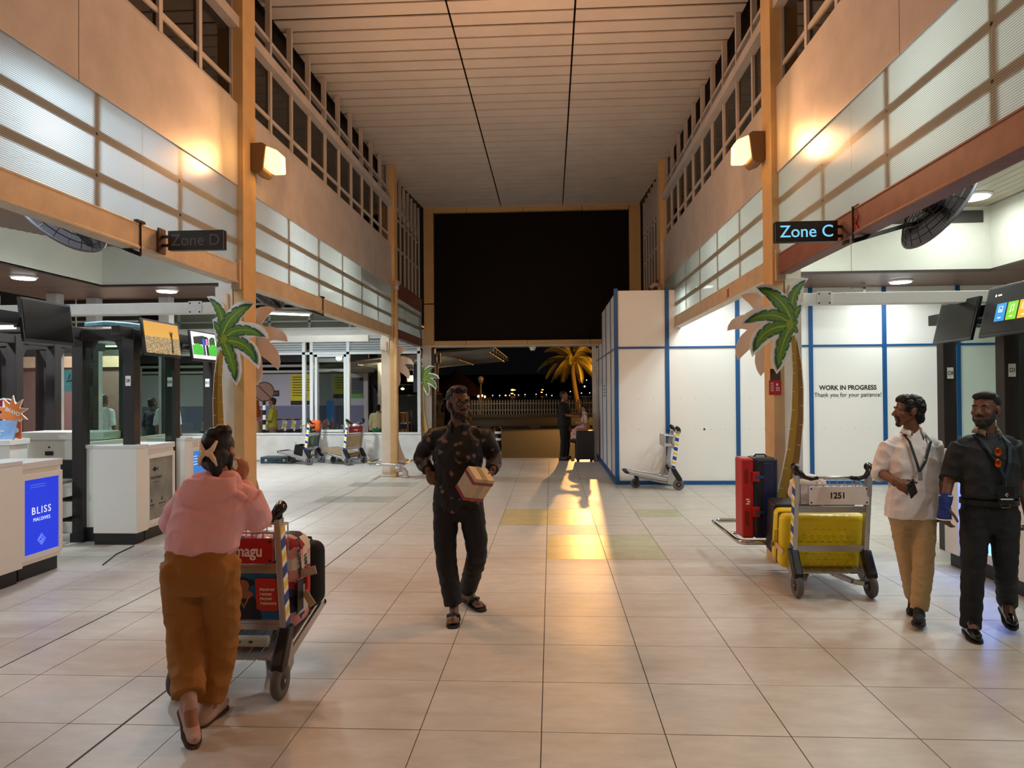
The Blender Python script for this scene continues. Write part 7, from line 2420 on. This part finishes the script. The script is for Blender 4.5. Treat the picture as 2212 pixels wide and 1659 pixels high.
# ================================================================== PEOPLE FARTHER AWAY
def bystander(label, base, yaw, h, skin_c, top_c, leg_c, hair_c, top_name, arms='down', long_hair=False, scarf=None, seat=False, coarse=0.012, build=1.0, group=None, skirt=False):
    """yaw 0 faces the camera; joints built in a local frame"""
    s = h / 1.72
    J = dict(head=(0, -0.02, 1.60), neck=(0, 0, 1.44), pelvis=(0, 0.0, 0.92), shA=(-0.18, 0.01, 1.385), shB=(0.18, 0.01, 1.385), hipA=(-0.085, 0, 0.86), hipB=(0.085, 0, 0.86),
             knA=(-0.09, -0.02, 0.48), knB=(0.095, 0.01, 0.48), anA=(-0.09, 0.02, 0.09), anB=(0.1, 0.05, 0.09), toeA=(-0.1, -0.10, 0.04), toeB=(0.11, -0.07, 0.04))
    if arms == 'down':
        J.update(elA=(-0.24, 0.04, 1.12), wrA=(-0.24, -0.04, 0.88), elB=(0.24, 0.04, 1.12), wrB=(0.24, -0.04, 0.88))
    elif arms == 'front':
        J.update(elA=(-0.24, -0.02, 1.12), wrA=(-0.12, -0.24, 1.10), elB=(0.24, -0.02, 1.12), wrB=(0.12, -0.24, 1.10))
    elif arms == 'phone':
        J.update(elA=(-0.26, -0.06, 1.16), wrA=(-0.12, -0.24, 1.50), elB=(0.24, -0.04, 1.12), wrB=(0.1, -0.26, 1.46))
    elif arms == 'hold':
        J.update(elA=(-0.25, -0.06, 1.13), wrA=(-0.16, -0.36, 1.10), elB=(0.25, -0.08, 1.13), wrB=(0.1, -0.40, 1.18))
    if seat:
        J.update(knA=(-0.09, -0.36, 0.86), knB=(0.09, -0.36, 0.86), anA=(-0.09, -0.38, 0.48), anB=(0.09, -0.38, 0.48), toeA=(-0.09, -0.5, 0.43), toeB=(0.09, -0.5, 0.43))
    J = {a: V(p) * s for a, p in J.items()}
    hs = [dict(w_=J['wr' + a], d=(J['wr' + a] - J['el' + a]), nrm=(1 if a == 'A' else -1, 0.2, 0), side=(0, -1, 0.2), curl=35, sc=s) for a in 'AB']
    o, H, sd, f = body(label, V((0, 0, 0)), J, (0, 0, 0), skin('skin_%d_%d' % (skin_c[0], skin_c[1]), skin_c), hs, sc=s, fine=coarse < 0.012, voxel=coarse * 0.75, build=build, rgroup=group)
    o.location = base
    o.rotation_euler = (0, 0, R(yaw))
    b = build * s
    m_t = mat('cloth_%s' % top_name, top_c, 0.8, var=0.25, vscale=14) if top_name in ('yellow_print', 'black_white_print') else mat('cloth_%s' % top_name, top_c, 0.8)
    shirt(J, sd, f, o, m_t, [(-0.1, 0.175 * b, 0.12 * b, 0), (0.3, 0.165 * b, 0.122 * b, 0.01), (0.6, 0.172 * b, 0.122 * b, 0.01), (0.82, 0.165 * b, 0.105 * b, 0), (0.92, 0.11 * b, 0.08 * b, 0), (0.96, 0.065 * s, 0.062 * s, 0)],
          {a: ([J['sh' + a], J['el' + a], J['el' + a].lerp(J['wr' + a], 0.1 if top_name != 'cream_jacket' else 0.9)], [0.07 * b, 0.062 * b, 0.06 * b]) for a in 'AB'}, name=top_name, wr=(0.007, 9, 1), voxel=coarse, shr=0.055 * s)
    if skirt:
        k = MB()
        loft(k, [(J['pelvis'] + V((0, 0, 0.1)), sd * 0.16 * s, f * 0.12 * s), (J['pelvis'] - V((0, 0, 0.1)), sd * 0.19 * s, f * 0.15 * s), (V((0, 0, 0.08)), sd * 0.24 * s, f * 0.2 * s)])
        blob('skirt', k, mat('cloth_leg_%d_%d' % (leg_c[0], leg_c[1]), leg_c, 0.8, var=0.3, vscale=20), o, coarse, 4, (0.008, 7, 0.4))
    else:
        trousers(J, sd, f, o, mat('cloth_leg_%d_%d' % (leg_c[0], leg_c[1]), leg_c, 0.8), rs=(0.1 * s, 0.076 * s, 0.066 * s), waist=(0.16 * b, 0.115 * b), voxel=coarse, hem=0.01)
    hm = mat('hair_%d' % hair_c[0], hair_c, 0.6)
    if scarf:
        k = MB()
        k.ell(H @ V((0, 0.022, 0.03)), (0.095 * s, 0.115 * s, 0.105 * s))
        k.capsule(H @ V((0, 0.06, -0.05)), J['neck'] + V((0, 0.05, -0.16)) * s, 0.085 * s, 0.11 * s)
        blob('headscarf', k, mat('scarf_%d' % scarf[0], scarf, 0.8), o, coarse, 4, (0.006, 10, 1))
    else:
        ex = [((0, 0.07, -0.07), (0.07, 0.05, 0.1))] if long_hair else []
        hair_short(H, s, o, ex, hm)
    for a in 'AB':
        if coarse < 0.012 or not seat:
            shoe('shoe', J['an' + a], J['toe' + a], mat('shoe_dark', (26, 24, 24), 0.6), o)
    return o, H, J


bystander('man in a yellow print shirt seated in profile behind the back window', V((-7.42, 18.6, -0.1)), -80, 1.66, (168, 122, 96), (150, 142, 34), (112, 90, 70), (20, 18, 18), 'yellow_print', arms='front')
bystander('woman in an orange headscarf and pink top behind the back window', V((-8.02, 18.9, -0.06)), -120, 1.58, (170, 124, 98), (206, 150, 178), (186, 160, 124), (20, 18, 18), 'pink_blouse', scarf=(178, 92, 34), skirt=True)
bystander('boy in a cream jacket and green trousers behind the back wall', V((-4.68, 19.0, -0.13)), 170, 1.5, (90, 60, 46), (224, 214, 170), (30, 124, 98), (14, 12, 12), 'cream_jacket')
bystander('person in a black and white print top beside the boy in the cream jacket', V((-4.40, 19.5, -0.05)), 160, 1.56, (90, 60, 46), (60, 60, 60), (24, 24, 26), (14, 12, 12), 'black_white_print')
bystander('man in a white shirt with his back turned, seen through the D9 glass', V((-8.85, 13.6, 0)), 175, 1.68, (120, 84, 66), (214, 216, 220), (34, 36, 46), (60, 46, 40), 'white_polo')
bystander('person in dark clothes left of the white-shirted man seen through the D9 glass', V((-9.25, 13.8, 0)), 170, 1.62, (96, 68, 54), (34, 32, 32), (24, 24, 28), (14, 12, 12), 'dark_top', long_hair=True)
bystander('man in a pale grey pullover with his back turned beyond the D10 post', V((-7.58, 13.7, 0)), 178, 1.68, (120, 84, 66), (178, 182, 188), (30, 32, 40), (90, 80, 74), 'grey_pullover')
bystander('person in dark blue clothes beside the grey pullover man', V((-8.2, 14.2, 0)), 150, 1.6, (96, 68, 54), (30, 36, 50), (24, 26, 34), (14, 12, 12), 'navy_top')

# man and child at the entrance
fa, Hf, Jf = bystander('man in dark clothes leaning towards the child at the exit', V((0.30, 17.3, 0)), 76, 1.68, (150, 104, 80), (18, 19, 23), (16, 17, 21), (40, 32, 28), 'dark_tee', arms='hold', coarse=0.009, build=1.22)
fa.rotation_euler = (R(0), 0, R(76))
bystander('second person half hidden behind the man at the exit, in white shoes', V((0.38, 17.75, 0)), 100, 1.5, (150, 104, 80), (36, 36, 42), (26, 28, 36), (14, 12, 12), 'slate_top')
fc2 = thing('white_shoe', 'white trainer on the floor at the heels of the man at the exit', 'shoe', (0.52, 17.42, 0))
k = MB().capsule((0, -0.08, 0.05), (0, 0.1, 0.045), 0.045, 0.04)
blob('upper', k, mat('trainer_white', (210, 200, 176), 0.6), fc2, 0.008, 3)
MB().box((-0.045, -0.13, 0), (0.045, 0.14, 0.02)).build('sole', mat('trainer_sole', (190, 180, 160), 0.6), fc2, bevel=0.01)
sc_ = thing('suitcase', 'tall dark suitcase the child sits on at the exit', 'suitcase', (0.79, 17.0, 0.0), R(4))
m_sc = mat('charcoal_shell', (40, 36, 36), 0.35)
rounded_case('shell', 0.44, 0.28, 0.68, 0.03, m_sc, sc_).location = (0, 0, 0.055)
k = MB()
for q in range(5):
    k.box((-0.15 + q * 0.07, -0.145, 0.12), (-0.125 + q * 0.07, -0.14, 0.68))
k.build('rib', m_sc, sc_)
k = MB()
for a in (-0.16, 0.16):
    for b in (-0.09, 0.09):
        MB().cyl((a - 0.018, b, 0.028), (a + 0.018, b, 0.028), 0.028, n=14).build('wheel', M_RUBBER, sc_)
        MB().box((a - 0.03, b - 0.03, 0.04), (a + 0.03, b + 0.03, 0.07)).build('wheel_mount', M_BLACK, sc_)
MB().tube([(0.2, 0.0, 0.7), (0.235, 0, 0.72), (0.235, 0, 0.45)], 0.008, 6).build('side_handle', M_ALU, sc_)
MB().tube([(-0.08, 0.05, 0.73), (-0.08, 0.05, 0.745), (0.08, 0.05, 0.745), (0.08, 0.05, 0.73)], 0.008, 6).build('top_handle', M_BLACK, sc_)
ch, Hc, Jc = bystander('small child in a pale top sitting on the tall suitcase', V((0.80, 17.0, 0.735 - 0.80 * 0.64)), -80, 1.1, (170, 124, 98), (206, 190, 190), (206, 168, 196), (22, 16, 14), 'pale_cardigan', arms='front', long_hair=True, seat=True, coarse=0.008)
for a in 'AB':
    shoe('shoe', Jc['an' + a], Jc['toe' + a], mat('child_shoe_white', (226, 216, 196), 0.6), ch, w_=0.03)
k = MB().tube([Jc['neck'] + V((0.03, -0.06, -0.02)), Jc['neck'] + V((0.06, 0.0, -0.0)), Jc['neck'] + V((0.09, 0.06, -0.06)), Jc['neck'] + V((0.085, 0.075, -0.14))], 0.01, 6)
k.build('bag_strap', M_BLACK, ch, smooth=True)
bystander('person in dark clothes photographing beside the white car outside', V((-3.55, 24.6, -0.1)), 20, 1.65, (150, 110, 84), (26, 28, 34), (22, 22, 26), (14, 12, 12), 'dark_jacket', arms='phone')

# ================================================================== OUTSIDE: PAVING, CAR, FENCE, PALM, HUT
pav = thing('pavement', 'dark block-paved forecourt outside the exit', 'paving', kind='structure')
m_pav = mat('block_paving', (60, 52, 44), 0.75, spec=0.2)
nt = m_pav.node_tree
tcn = nt.nodes.new('ShaderNodeTexCoord')
bk = nt.nodes.new('ShaderNodeTexBrick')
bk.inputs['Scale'].default_value = 1.0
bk.inputs['Brick Width'].default_value = 0.2
bk.inputs['Row Height'].default_value = 0.3
bk.inputs['Mortar Size'].default_value = 0.012
bk.inputs['Color1'].default_value = (*lin((64, 56, 47)), 1)
bk.inputs['Color2'].default_value = (*lin((50, 44, 37)), 1)
bk.inputs['Mortar'].default_value = (*lin((22, 19, 16)), 1)
nt.links.new(tcn.outputs['Object'], bk.inputs['Vector'])
nt.links.new(bk.outputs['Color'], nt.nodes['Principled BSDF'].inputs['Base Color'])
MB().box((-30, 17.9, -0.14), (30, 33, -0.02)).build('block_paving', m_pav, pav)
MB().box((-3.2, 17.72, -0.1), (1.3, 17.9, 0.002)).build('threshold_strip', mat('threshold_pale', (150, 138, 116), 0.6), pav)
MB().box((-30, 33, -0.14), (30, 58, -0.03)).build('asphalt', mat('asphalt', (40, 35, 31), 0.8, var=0.2, vscale=1.0), pav)
for q in range(8):
    MB().box((-12 + q * 2.3, 33.0, -0.03), (-10.2 + q * 2.3, 33.25, 0.09)).build('kerb_stone', mat('kerb_grey', (140, 128, 112), 0.7), pav)
MB().box((-60, 58, -0.5), (60, 400, -0.3)).build('dark_sea', mat('dark_sea', (6, 7, 9), 0.3), pav)
bo = thing('bollard', 'black bollard with white bands right of the floral shirt man', 'bollard', (-1.35, 18.0, -0.02))
MB().cyl((0, 0, 0), (0, 0, 0.76), 0.085, n=20).build('tube', M_BLACK, bo, smooth=True)
MB().lathe([(0.085, 0.76), (0.07, 0.79), (0.0, 0.8)], (0, 0, 0), 20).build('cap', M_BLACK, bo, smooth=True)
for z_ in (0.46, 0.63):
    MB().cyl((0, 0, z_), (0, 0, z_ + 0.06), 0.0875, n=20).build('white_band', M_WHT, bo, smooth=True)
# picket fence on the far side
fn = thing('picket_fence', 'long pale picket fence across the far side of the forecourt', 'fence', (0, 47, 0.18))
m_pk = mat('picket_white', (206, 196, 176), 0.6)
pk = MB().prism([(-0.045, 0), (0.045, 0), (0.045, 0.9), (0, 0.98), (-0.045, 0.9)], -0.015, 0.015, 'XZ').mesh('picket', m_pk)
for q in range(64):
    o = link('picket', pk, fn)
    o.location = (-8.2 + q * 0.185, 0, 0)
for z_ in (0.25, 0.68):
    MB().box((-8.3, 0.015, z_), (3.8, 0.05, z_ + 0.07)).build('rail', m_pk, fn)
MB().box((-9, -0.15, -0.3), (4, 0.25, 0.0)).build('footing', mat('kerb_grey', (140, 128, 112), 0.7), fn)
# coconut palm lit by an added point lamp close by
pl = thing('coconut_palm', 'tall coconut palm lit orange behind the fence', 'tree', (1.95, 49.5, -0.1))
m_bark = mat('palm_bark', (120, 96, 64), 0.8, var=0.3, vscale=5, stretch=(1, 1, 6))
tp_ = [V((0.0 - 0.0, 0, 0)), V((-0.12, 0, 0.9)), V((-0.28, 0, 1.9)), V((-0.42, 0, 3.0)), V((-0.44, 0, 3.95))]
MB().tube(tp_, [0.24, 0.2, 0.18, 0.16, 0.14], 12).build('trunk', m_bark, pl, smooth=True)
m_fr = mat('frond_olive', (150, 138, 60), 0.6, var=0.3, vscale=2)
ctr = V((-0.44, 0, 4.0))
rnd = random.Random(3)
for q in range(22):
    az = 2 * PI * q / 22 + rnd.uniform(-0.1, 0.1)
    el = R((68, 30, 0, 48, 12)[q % 5] + rnd.uniform(-8, 8))
    L = rnd.uniform(2.3, 2.9)
    k = MB()
    p = ctr.copy()
    d = V((math.cos(az) * math.cos(el), math.sin(az) * math.cos(el), math.sin(el)))
    pts = [p.copy()]
    n_ = 16
    for i in range(n_):
        d = (d + V((0, 0, -0.085 - 0.004 * i))).normalized()
        p = p + d * L / n_
        pts.append(p.copy())
    k.tube(pts, [0.035 - 0.0018 * i for i in range(n_ + 1)], 5)
    side = V((-math.sin(az), math.cos(az), 0))
    for i in range(2, n_ + 1):
        for sgn in (-1, 1):
            for h_ in (0, 0.5):
                b0 = pts[i - 1].lerp(pts[i], h_)
                ll = 0.62 * math.sin(PI * (0.12 + 0.8 * i / n_)) + 0.08
                dirv = (pts[i] - pts[i - 1]).normalized()
                e_ = b0 + side * sgn * ll * 0.55 + dirv * ll * 0.45 + V((0, 0, -ll * 0.55))
                w2 = dirv * 0.025
                k.add([b0 - w2, b0 + w2, e_], [(0, 1, 2)])
    k.build('frond', m_fr, pl)
for q in range(5):
    MB().ell(ctr + V((0.2 * math.cos(q * 1.3), 0.2 * math.sin(q * 1.3), -0.25)), (0.12, 0.12, 0.15), None, 12, 8).build('coconut', mat('coconut_husk', (120, 100, 50), 0.7), pl, smooth=True)
# thatched hut
hu = thing('thatched_hut', 'dark thatched hut with a conical roof beyond the forecourt', 'hut', (-7.35, 55, -0.1))
MB().lathe([(2.4, 1.5), (2.3, 1.62), (1.15, 2.7), (0.1, 3.5), (0.02, 3.55)], (0, 0, 0), 14).build('thatched_roof', mat('thatch_brown', (62, 30, 20), 0.9, var=0.3, vscale=6, bump=0.5, bscale=40), hu)
for q in range(6):
    MB().box((-2.0 + q * 0.78, -1.6, 0), (-1.92 + q * 0.78, -1.52, 1.6)).build('post', M_CREAM, hu)
MB().box((-1.9, -1.4, 0), (1.9, -1.3, 1.2)).build('wall', mat('hut_wall', (96, 66, 54), 0.7), hu)
for a, z_ in ((-1.9, 1.45), (1.0, 1.5), (1.9, 1.45), (2.2, 1.5), (2.4, 1.42)):
    MB().ell((a, -1.9, z_), (0.07, 0.07, 0.09), None, 10, 8).build('lamp_bulb', mat('hut_bulb', (255, 190, 130), 0.4, emit=6), hu, smooth=True)
MB().box((2.0, -1.9, 0.5), (2.9, -1.8, 1.35)).build('notice_board', mat('board_olive', (92, 78, 40), 0.6), hu)
lp = thing('lamp_post', 'slim lamp post with a pale globe right of the thatched hut', 'lamp', (-4.75, 48, -0.1))
MB().cyl((0, 0, 0), (0, 0, 2.4), 0.07, 0.06, 10).build('pole', mat('pole_pale', (170, 128, 84), 0.6), lp, smooth=True)
MB().ell((0, 0, 2.65), (0.2, 0.2, 0.2), None, 16, 10).build('globe', mat('globe_unlit', (210, 170, 130), 0.4), lp, smooth=True)
MB().cyl((0, 0, 2.38), (0, 0, 2.5), 0.15, n=14).build('collar', mat('pole_pale', (170, 128, 84), 0.6), lp, smooth=True)
# steel canopy reaching out of the kerbside hall
ca = thing('canopy', 'steel-framed canopy roof reaching out over the kerbside', 'canopy', (0, 0, 0))
for q in range(7):
    y_ = 18.6 + q * 1.05
    MB().bar((-7.0, y_ + 1.4, 2.40), (-1.6, y_ + 1.4, 2.86), 0.07, 0.10).build('rafter', M_CREAM, ca)
for a in (-5.5, -4.2, -2.9, -1.75):
    MB().bar((a, 19.9, 2.38 + (a + 7) * 0.085), (a, 26.4, 2.38 + (a + 7) * 0.085), 0.06, 0.1).build('purlin', M_CREAM, ca)
MB().add([(-7, 19.9, 2.47), (-1.6, 19.9, 2.93), (-1.6, 26.4, 2.93), (-7, 26.4, 2.47), (-7, 19.9, 2.5), (-1.6, 19.9, 2.96), (-1.6, 26.4, 2.96), (-7, 26.4, 2.5)], [(3, 2, 1, 0), (4, 5, 6, 7), (0, 1, 5, 4), (1, 2, 6, 5), (2, 3, 7, 6), (3, 0, 4, 7)]).build('roof_sheet', mat('canopy_sheet', (126, 112, 84), 0.6), ca)
sp_ = thing('wall_speaker', 'black slatted box hanging inside the portal opening on the left', 'speaker', (-2.8, 17.75, 2.52))
MB().box((-0.03, -0.05, -0.12), (0.03, 0.05, 0.14)).build('case', M_BLACK, sp_)
for z_ in (-0.09, 0.12):
    MB().ell((0, -0.05, z_), (0.012, 0.012, 0.012), None, 8, 6).build('screw', M_STEEL, sp_)
db = thing('display_board', 'black display board hanging beside the portal pier', 'board', (-3.0, 19.2, 1.95))
MB().box((-0.75, 0, -0.28), (-0.06, 0.08, 0.5)).build('panel', M_BLACK, db, bevel=0.01)
MB().box((-0.4, 0.02, 0.5), (-0.36, 0.05, 0.95)).box((-0.2, 0.02, 0.5), (-0.16, 0.05, 0.95)).build('hanger', M_ALU, db)


def car(label, loc, rz, c, open_boot=False):
    t = thing('car', label, 'car', loc, rz)
    m = mat('car_paint_%d' % c[0], c, 0.2, coat=0.5)
    prof = [(-2.1, 0.35), (-2.15, 0.8), (-1.95, 1.0), (-1.5, 1.05), (-0.9, 1.5), (0.7, 1.55), (1.3, 1.1), (2.0, 0.95), (2.15, 0.7), (2.1, 0.35)]
    o = MB().prism([(a, b) for a, b in prof], -0.85, 0.85, 'YZ').build('body', m, t, bevel=0.09, seg=3)
    gl_ = mat('car_glass', (14, 16, 18), 0.06)
    MB().prism([(-1.52, 1.06), (-0.97, 1.46), (-0.93, 1.46), (-1.46, 1.06)], -0.7, 0.7, 'YZ').build('rear_window', gl_, t)
    for s in (-1, 1):
        MB().prism([(-1.3, 1.08), (-0.85, 1.44), (0.6, 1.48), (1.05, 1.1)], 0.853 * s, 0.86 * s, 'YZ').build('side_window', gl_, t)
        MB().box((s * 0.83 - 0.1, -2.17, 0.72), (s * 0.83 + 0.02, -2.02, 0.98)).build('tail_light', mat('tail_red', (230, 40, 40), 0.3, emit=1.6), t, bevel=0.02)
        for y_ in (-1.35, 1.35):
            w_ = MB().cyl((0.72 * s, y_, 0.31), (0.88 * s, y_, 0.31), 0.31, n=20).build('wheel', M_RUBBER, t)
            MB().cyl((0.87 * s, y_, 0.31), (0.885 * s, y_, 0.31), 0.19, n=14).build('rim', M_ALU, w_)
    MB().box((-0.8, -2.2, 0.4), (0.8, -2.08, 0.62)).build('bumper', m, t, bevel=0.04)
    MB().box((-0.26, -2.19, 0.66), (0.26, -2.165, 0.78)).build('number_plate', M_WHT, t)
    return t


car('white car with a red tail light behind the floral shirt man', (-4.75, 30.5, -0.1), R(-8), (214, 206, 196))
sv = thing('car', 'black estate car with its boot open behind the far left column', 'car', (-4.75, 22.6, -0.1), R(0))
m_bk = mat('car_black', (14, 14, 16), 0.15, coat=0.6)
MB().prism([(0, 0.35), (0, 0.8), (0.0, 1.75), (0.3, 1.8), (2.6, 1.78), (3.3, 1.15), (4.2, 1.0), (4.3, 0.4)], -0.88, 0.88, 'YZ').build('body', m_bk, sv, bevel=0.08, seg=3)
MB().box((-0.72, -0.01, 0.75), (0.72, 0.02, 1.65)).build('boot_opening', M_DARK, sv)
k = MB().bar((0, 0.05, 1.76), (0, -0.85, 2.02), 1.6, 0.06)
k.build('tailgate', m_bk, sv, bevel=0.02)
for s in (-1, 1):
    MB().box((0.8 * s - 0.06, -0.03, 0.8), (0.8 * s + 0.06, 0.06, 1.2)).build('tail_light', mat('tail_red', (230, 40, 40), 0.3, emit=1.6), sv)
    for y_ in (0.8, 3.4):
        MB().cyl((0.76 * s, y_, 0.33), (0.9 * s, y_, 0.33), 0.33, n=20).build('wheel', M_RUBBER, sv)
MB().ell((0.1, -0.5, 1.9), (0.06, 0.06, 0.04), None, 10, 8).build('boot_lamp', mat('bulb_yellow_white', (255, 244, 190), 0.4, emit=18), sv)
rk = thing('box_trolley', 'flat trolley frame loaded with cartons behind the low wall', 'trolley', (-4.35, 19.9, -0.05))
for z_ in (0.35, 0.85):
    MB().box((-0.4, -0.25, z_), (0.35, 0.25, z_ + 0.03)).build('shelf', M_ALU, rk)
for a in (-0.4, 0.35):
    for b in (-0.25, 0.25):
        MB().box((a - 0.02, b - 0.02, 0.0), (a + 0.02, b + 0.02, 1.2)).build('post', mat('rack_brown', (84, 60, 44), 0.5), rk)
m_ct = mat('carton_brown', (186, 150, 92), 0.7, var=0.1)
for lab, a, z_, w_, h_ in (('brown carton on the lower shelf of the box trolley', -0.02, 0.38, 0.5, 0.3), ('brown carton on the upper shelf of the box trolley with a white label', 0.05, 0.88, 0.4, 0.28), ('flat carton lying below the lower shelf of the box trolley', -0.02, 0.03, 0.5, 0.2)):
    c_ = thing('carton', lab, 'carton', (-4.35 + a, 19.9, z_ - 0.05))
    MB().box((-w_ / 2, -0.2, 0), (w_ / 2, 0.2, h_)).build('box', m_ct, c_, bevel=0.004)
    MB().box((-w_ / 2 - 0.001, -0.025, 0), (w_ / 2 + 0.001, 0.025, h_ + 0.001)).build('tape', mat('tape_tan', (206, 176, 120), 0.3), c_)
    if 'label' in lab:
        MB().box((-0.18, -0.203, 0.1), (0.02, -0.2, 0.24)).build('label', M_WHT, c_)
# far harbour lights
rnd = random.Random(11)
protoL = None
spots = [(1063.8, 853.6, 'w'), (1079, 853.6, 'w'), (1092, 853.6, 'o'), (1100.6, 853.6, 'w'), (1111.5, 852.7, 'w'), (1120, 853, 'w'), (1134, 852.3, 'w'), (1158, 851.8, 'w'), (1180, 853, 'w'), (1192, 854.7, 'w'),
         (1107, 842, 'o'), (1111.5, 842, 'o'), (1107, 849.7, 'o'), (1105, 849.7, 'o'), (1172, 842, 'o'), (1170, 847.5, 'o'), (1240.6, 831, 'w'), (1262.7, 835.6, 'w'), (1267, 822, 'w'), (1232, 846.4, 'w'), (1242, 846.4, 'w'), (1273.5, 849.7, 'w'), (1255.7, 850, 'w')]
isl = thing('far_shore', 'black far shore and hill across the harbour', 'shore', kind='structure')
MB().box((-90, 300.5, -0.5), (90, 330, 9)).build('land', mat('night_land', (4, 4, 5), 1.0, spec=0.0), isl)
sizes = {'w': 0.2, 'o': 0.24}
for n_, (px_, py_, c_) in enumerate(spots):
    lab = {'w': 'tiny white harbour light far across the dark water', 'o': 'tiny orange harbour light far across the dark water'}[c_]
    r_ = sizes[c_] * (1.7 if n_ in (17, 10) else 1.0)
    o = MB().ell((0, 0, 0), (r_ * (1.8 if c_ == 'o' else 1), r_ * 0.6, r_), None, 8, 6).build('harbour_light', mat('harbour_' + c_, (255, 250, 235) if c_ == 'w' else (255, 176, 90), 0.5, emit=4.0), None)
    o.location = ((px_ - 1190) / 1534 * 300, 300.4, 1.67 - (py_ - 846) / 1534 * 300)
    tag(o, lab, 'light', 'harbour lights across the water')
# end walls of the left zone seen through the booth glass
bl_ = thing('wall_left_end', 'dim pinkish end wall of the left zone behind the booths', 'wall', kind='structure')
MB().box((-13.5, 15.6, 0), (-9.3, 15.7, 2.3)).build('pink_wall', mat('dusky_wall', (128, 104, 100), 0.6), bl_)
MB().box((-13.5, 15.5, 2.3), (-9.3, 15.6, 2.55)).build('orange_beam', M_BEAM, bl_)
MB().box((-13.5, 15.6, 2.55), (-9.3, 15.7, 4.6)).build('upper_dark', mat('upper_dusk', (70, 72, 70), 0.6), bl_)
MB().box((-13.5, 4.0, 0), (-13.4, 15.6, 4.6)).build('side_wall', mat('dusky_wall', (128, 104, 100), 0.6), bl_)
MB().box((-10.9, 10.0, 0), (-10.6, 11.4, 2.3)).build('dark_cabinet_wall', mat('cupboard_black', (24, 26, 30), 0.5), bl_)
for x_ in (-10.1, -8.9):
    MB().box((x_ - 0.1, 12.2, 0), (x_ + 0.1, 12.4, 3.5)).build('column', M_CREAM, bl_, bevel=0.01)
    MB().box((x_ - 0.16, 12.14, 0), (x_ + 0.16, 12.46, 0.2)).build('plinth', M_DARK, bl_)
for q in range(6):
    MB().box((-13.4, 15.5, 2.75 + q * 0.14), (-9.3, 15.56, 2.79 + q * 0.14)).build('louvre', M_GREYW, bl_)
tb = thing('hanging_sign', 'teal hanging sign with dark wave marks seen through the D9 glass', 'sign', (-9.0, 13.0, 1.95))
MB().prism([(-0.24, 0.2), (0.24, 0.24), (0.22, -0.2), (-0.22, -0.22)], 0, 0.02, 'XZ').build('board', mat('teal_board', (96, 178, 186), 0.5), tb)
k = MB()
for q in range(5):
    k.bar((-0.14 + q * 0.065, -0.003, 0.02), (-0.11 + q * 0.065, -0.003, 0.12), 0.003, 0.018)
k.bar((-0.18, -0.003, -0.02), (0.18, -0.003, 0.05), 0.003, 0.02)
k.build('wave_marks', mat('sign_ink', (40, 50, 56), 0.5), tb)
MB().box((-0.01, 0.0, 0.2), (0.01, 0.02, 1.6)).build('hanger', M_BEAM, tb)
ex = thing('exit_light', 'narrow green-white lit sign beside the cream column behind the booths', 'sign', (-8.75, 10.5, 1.62))
MB().box((-0.03, 0, -0.12), (0.03, 0.03, 0.12)).build('panel', mat('exit_glow', (190, 255, 220), 0.4, emit=2.0), ex)
MB().box((-0.035, 0.0, 0.12), (0.035, 0.03, 0.16)).box((-0.035, 0.0, -0.16), (0.035, 0.03, -0.12)).build('end_cap', mat('exit_green', (20, 160, 80), 0.4, emit=0.6), ex)
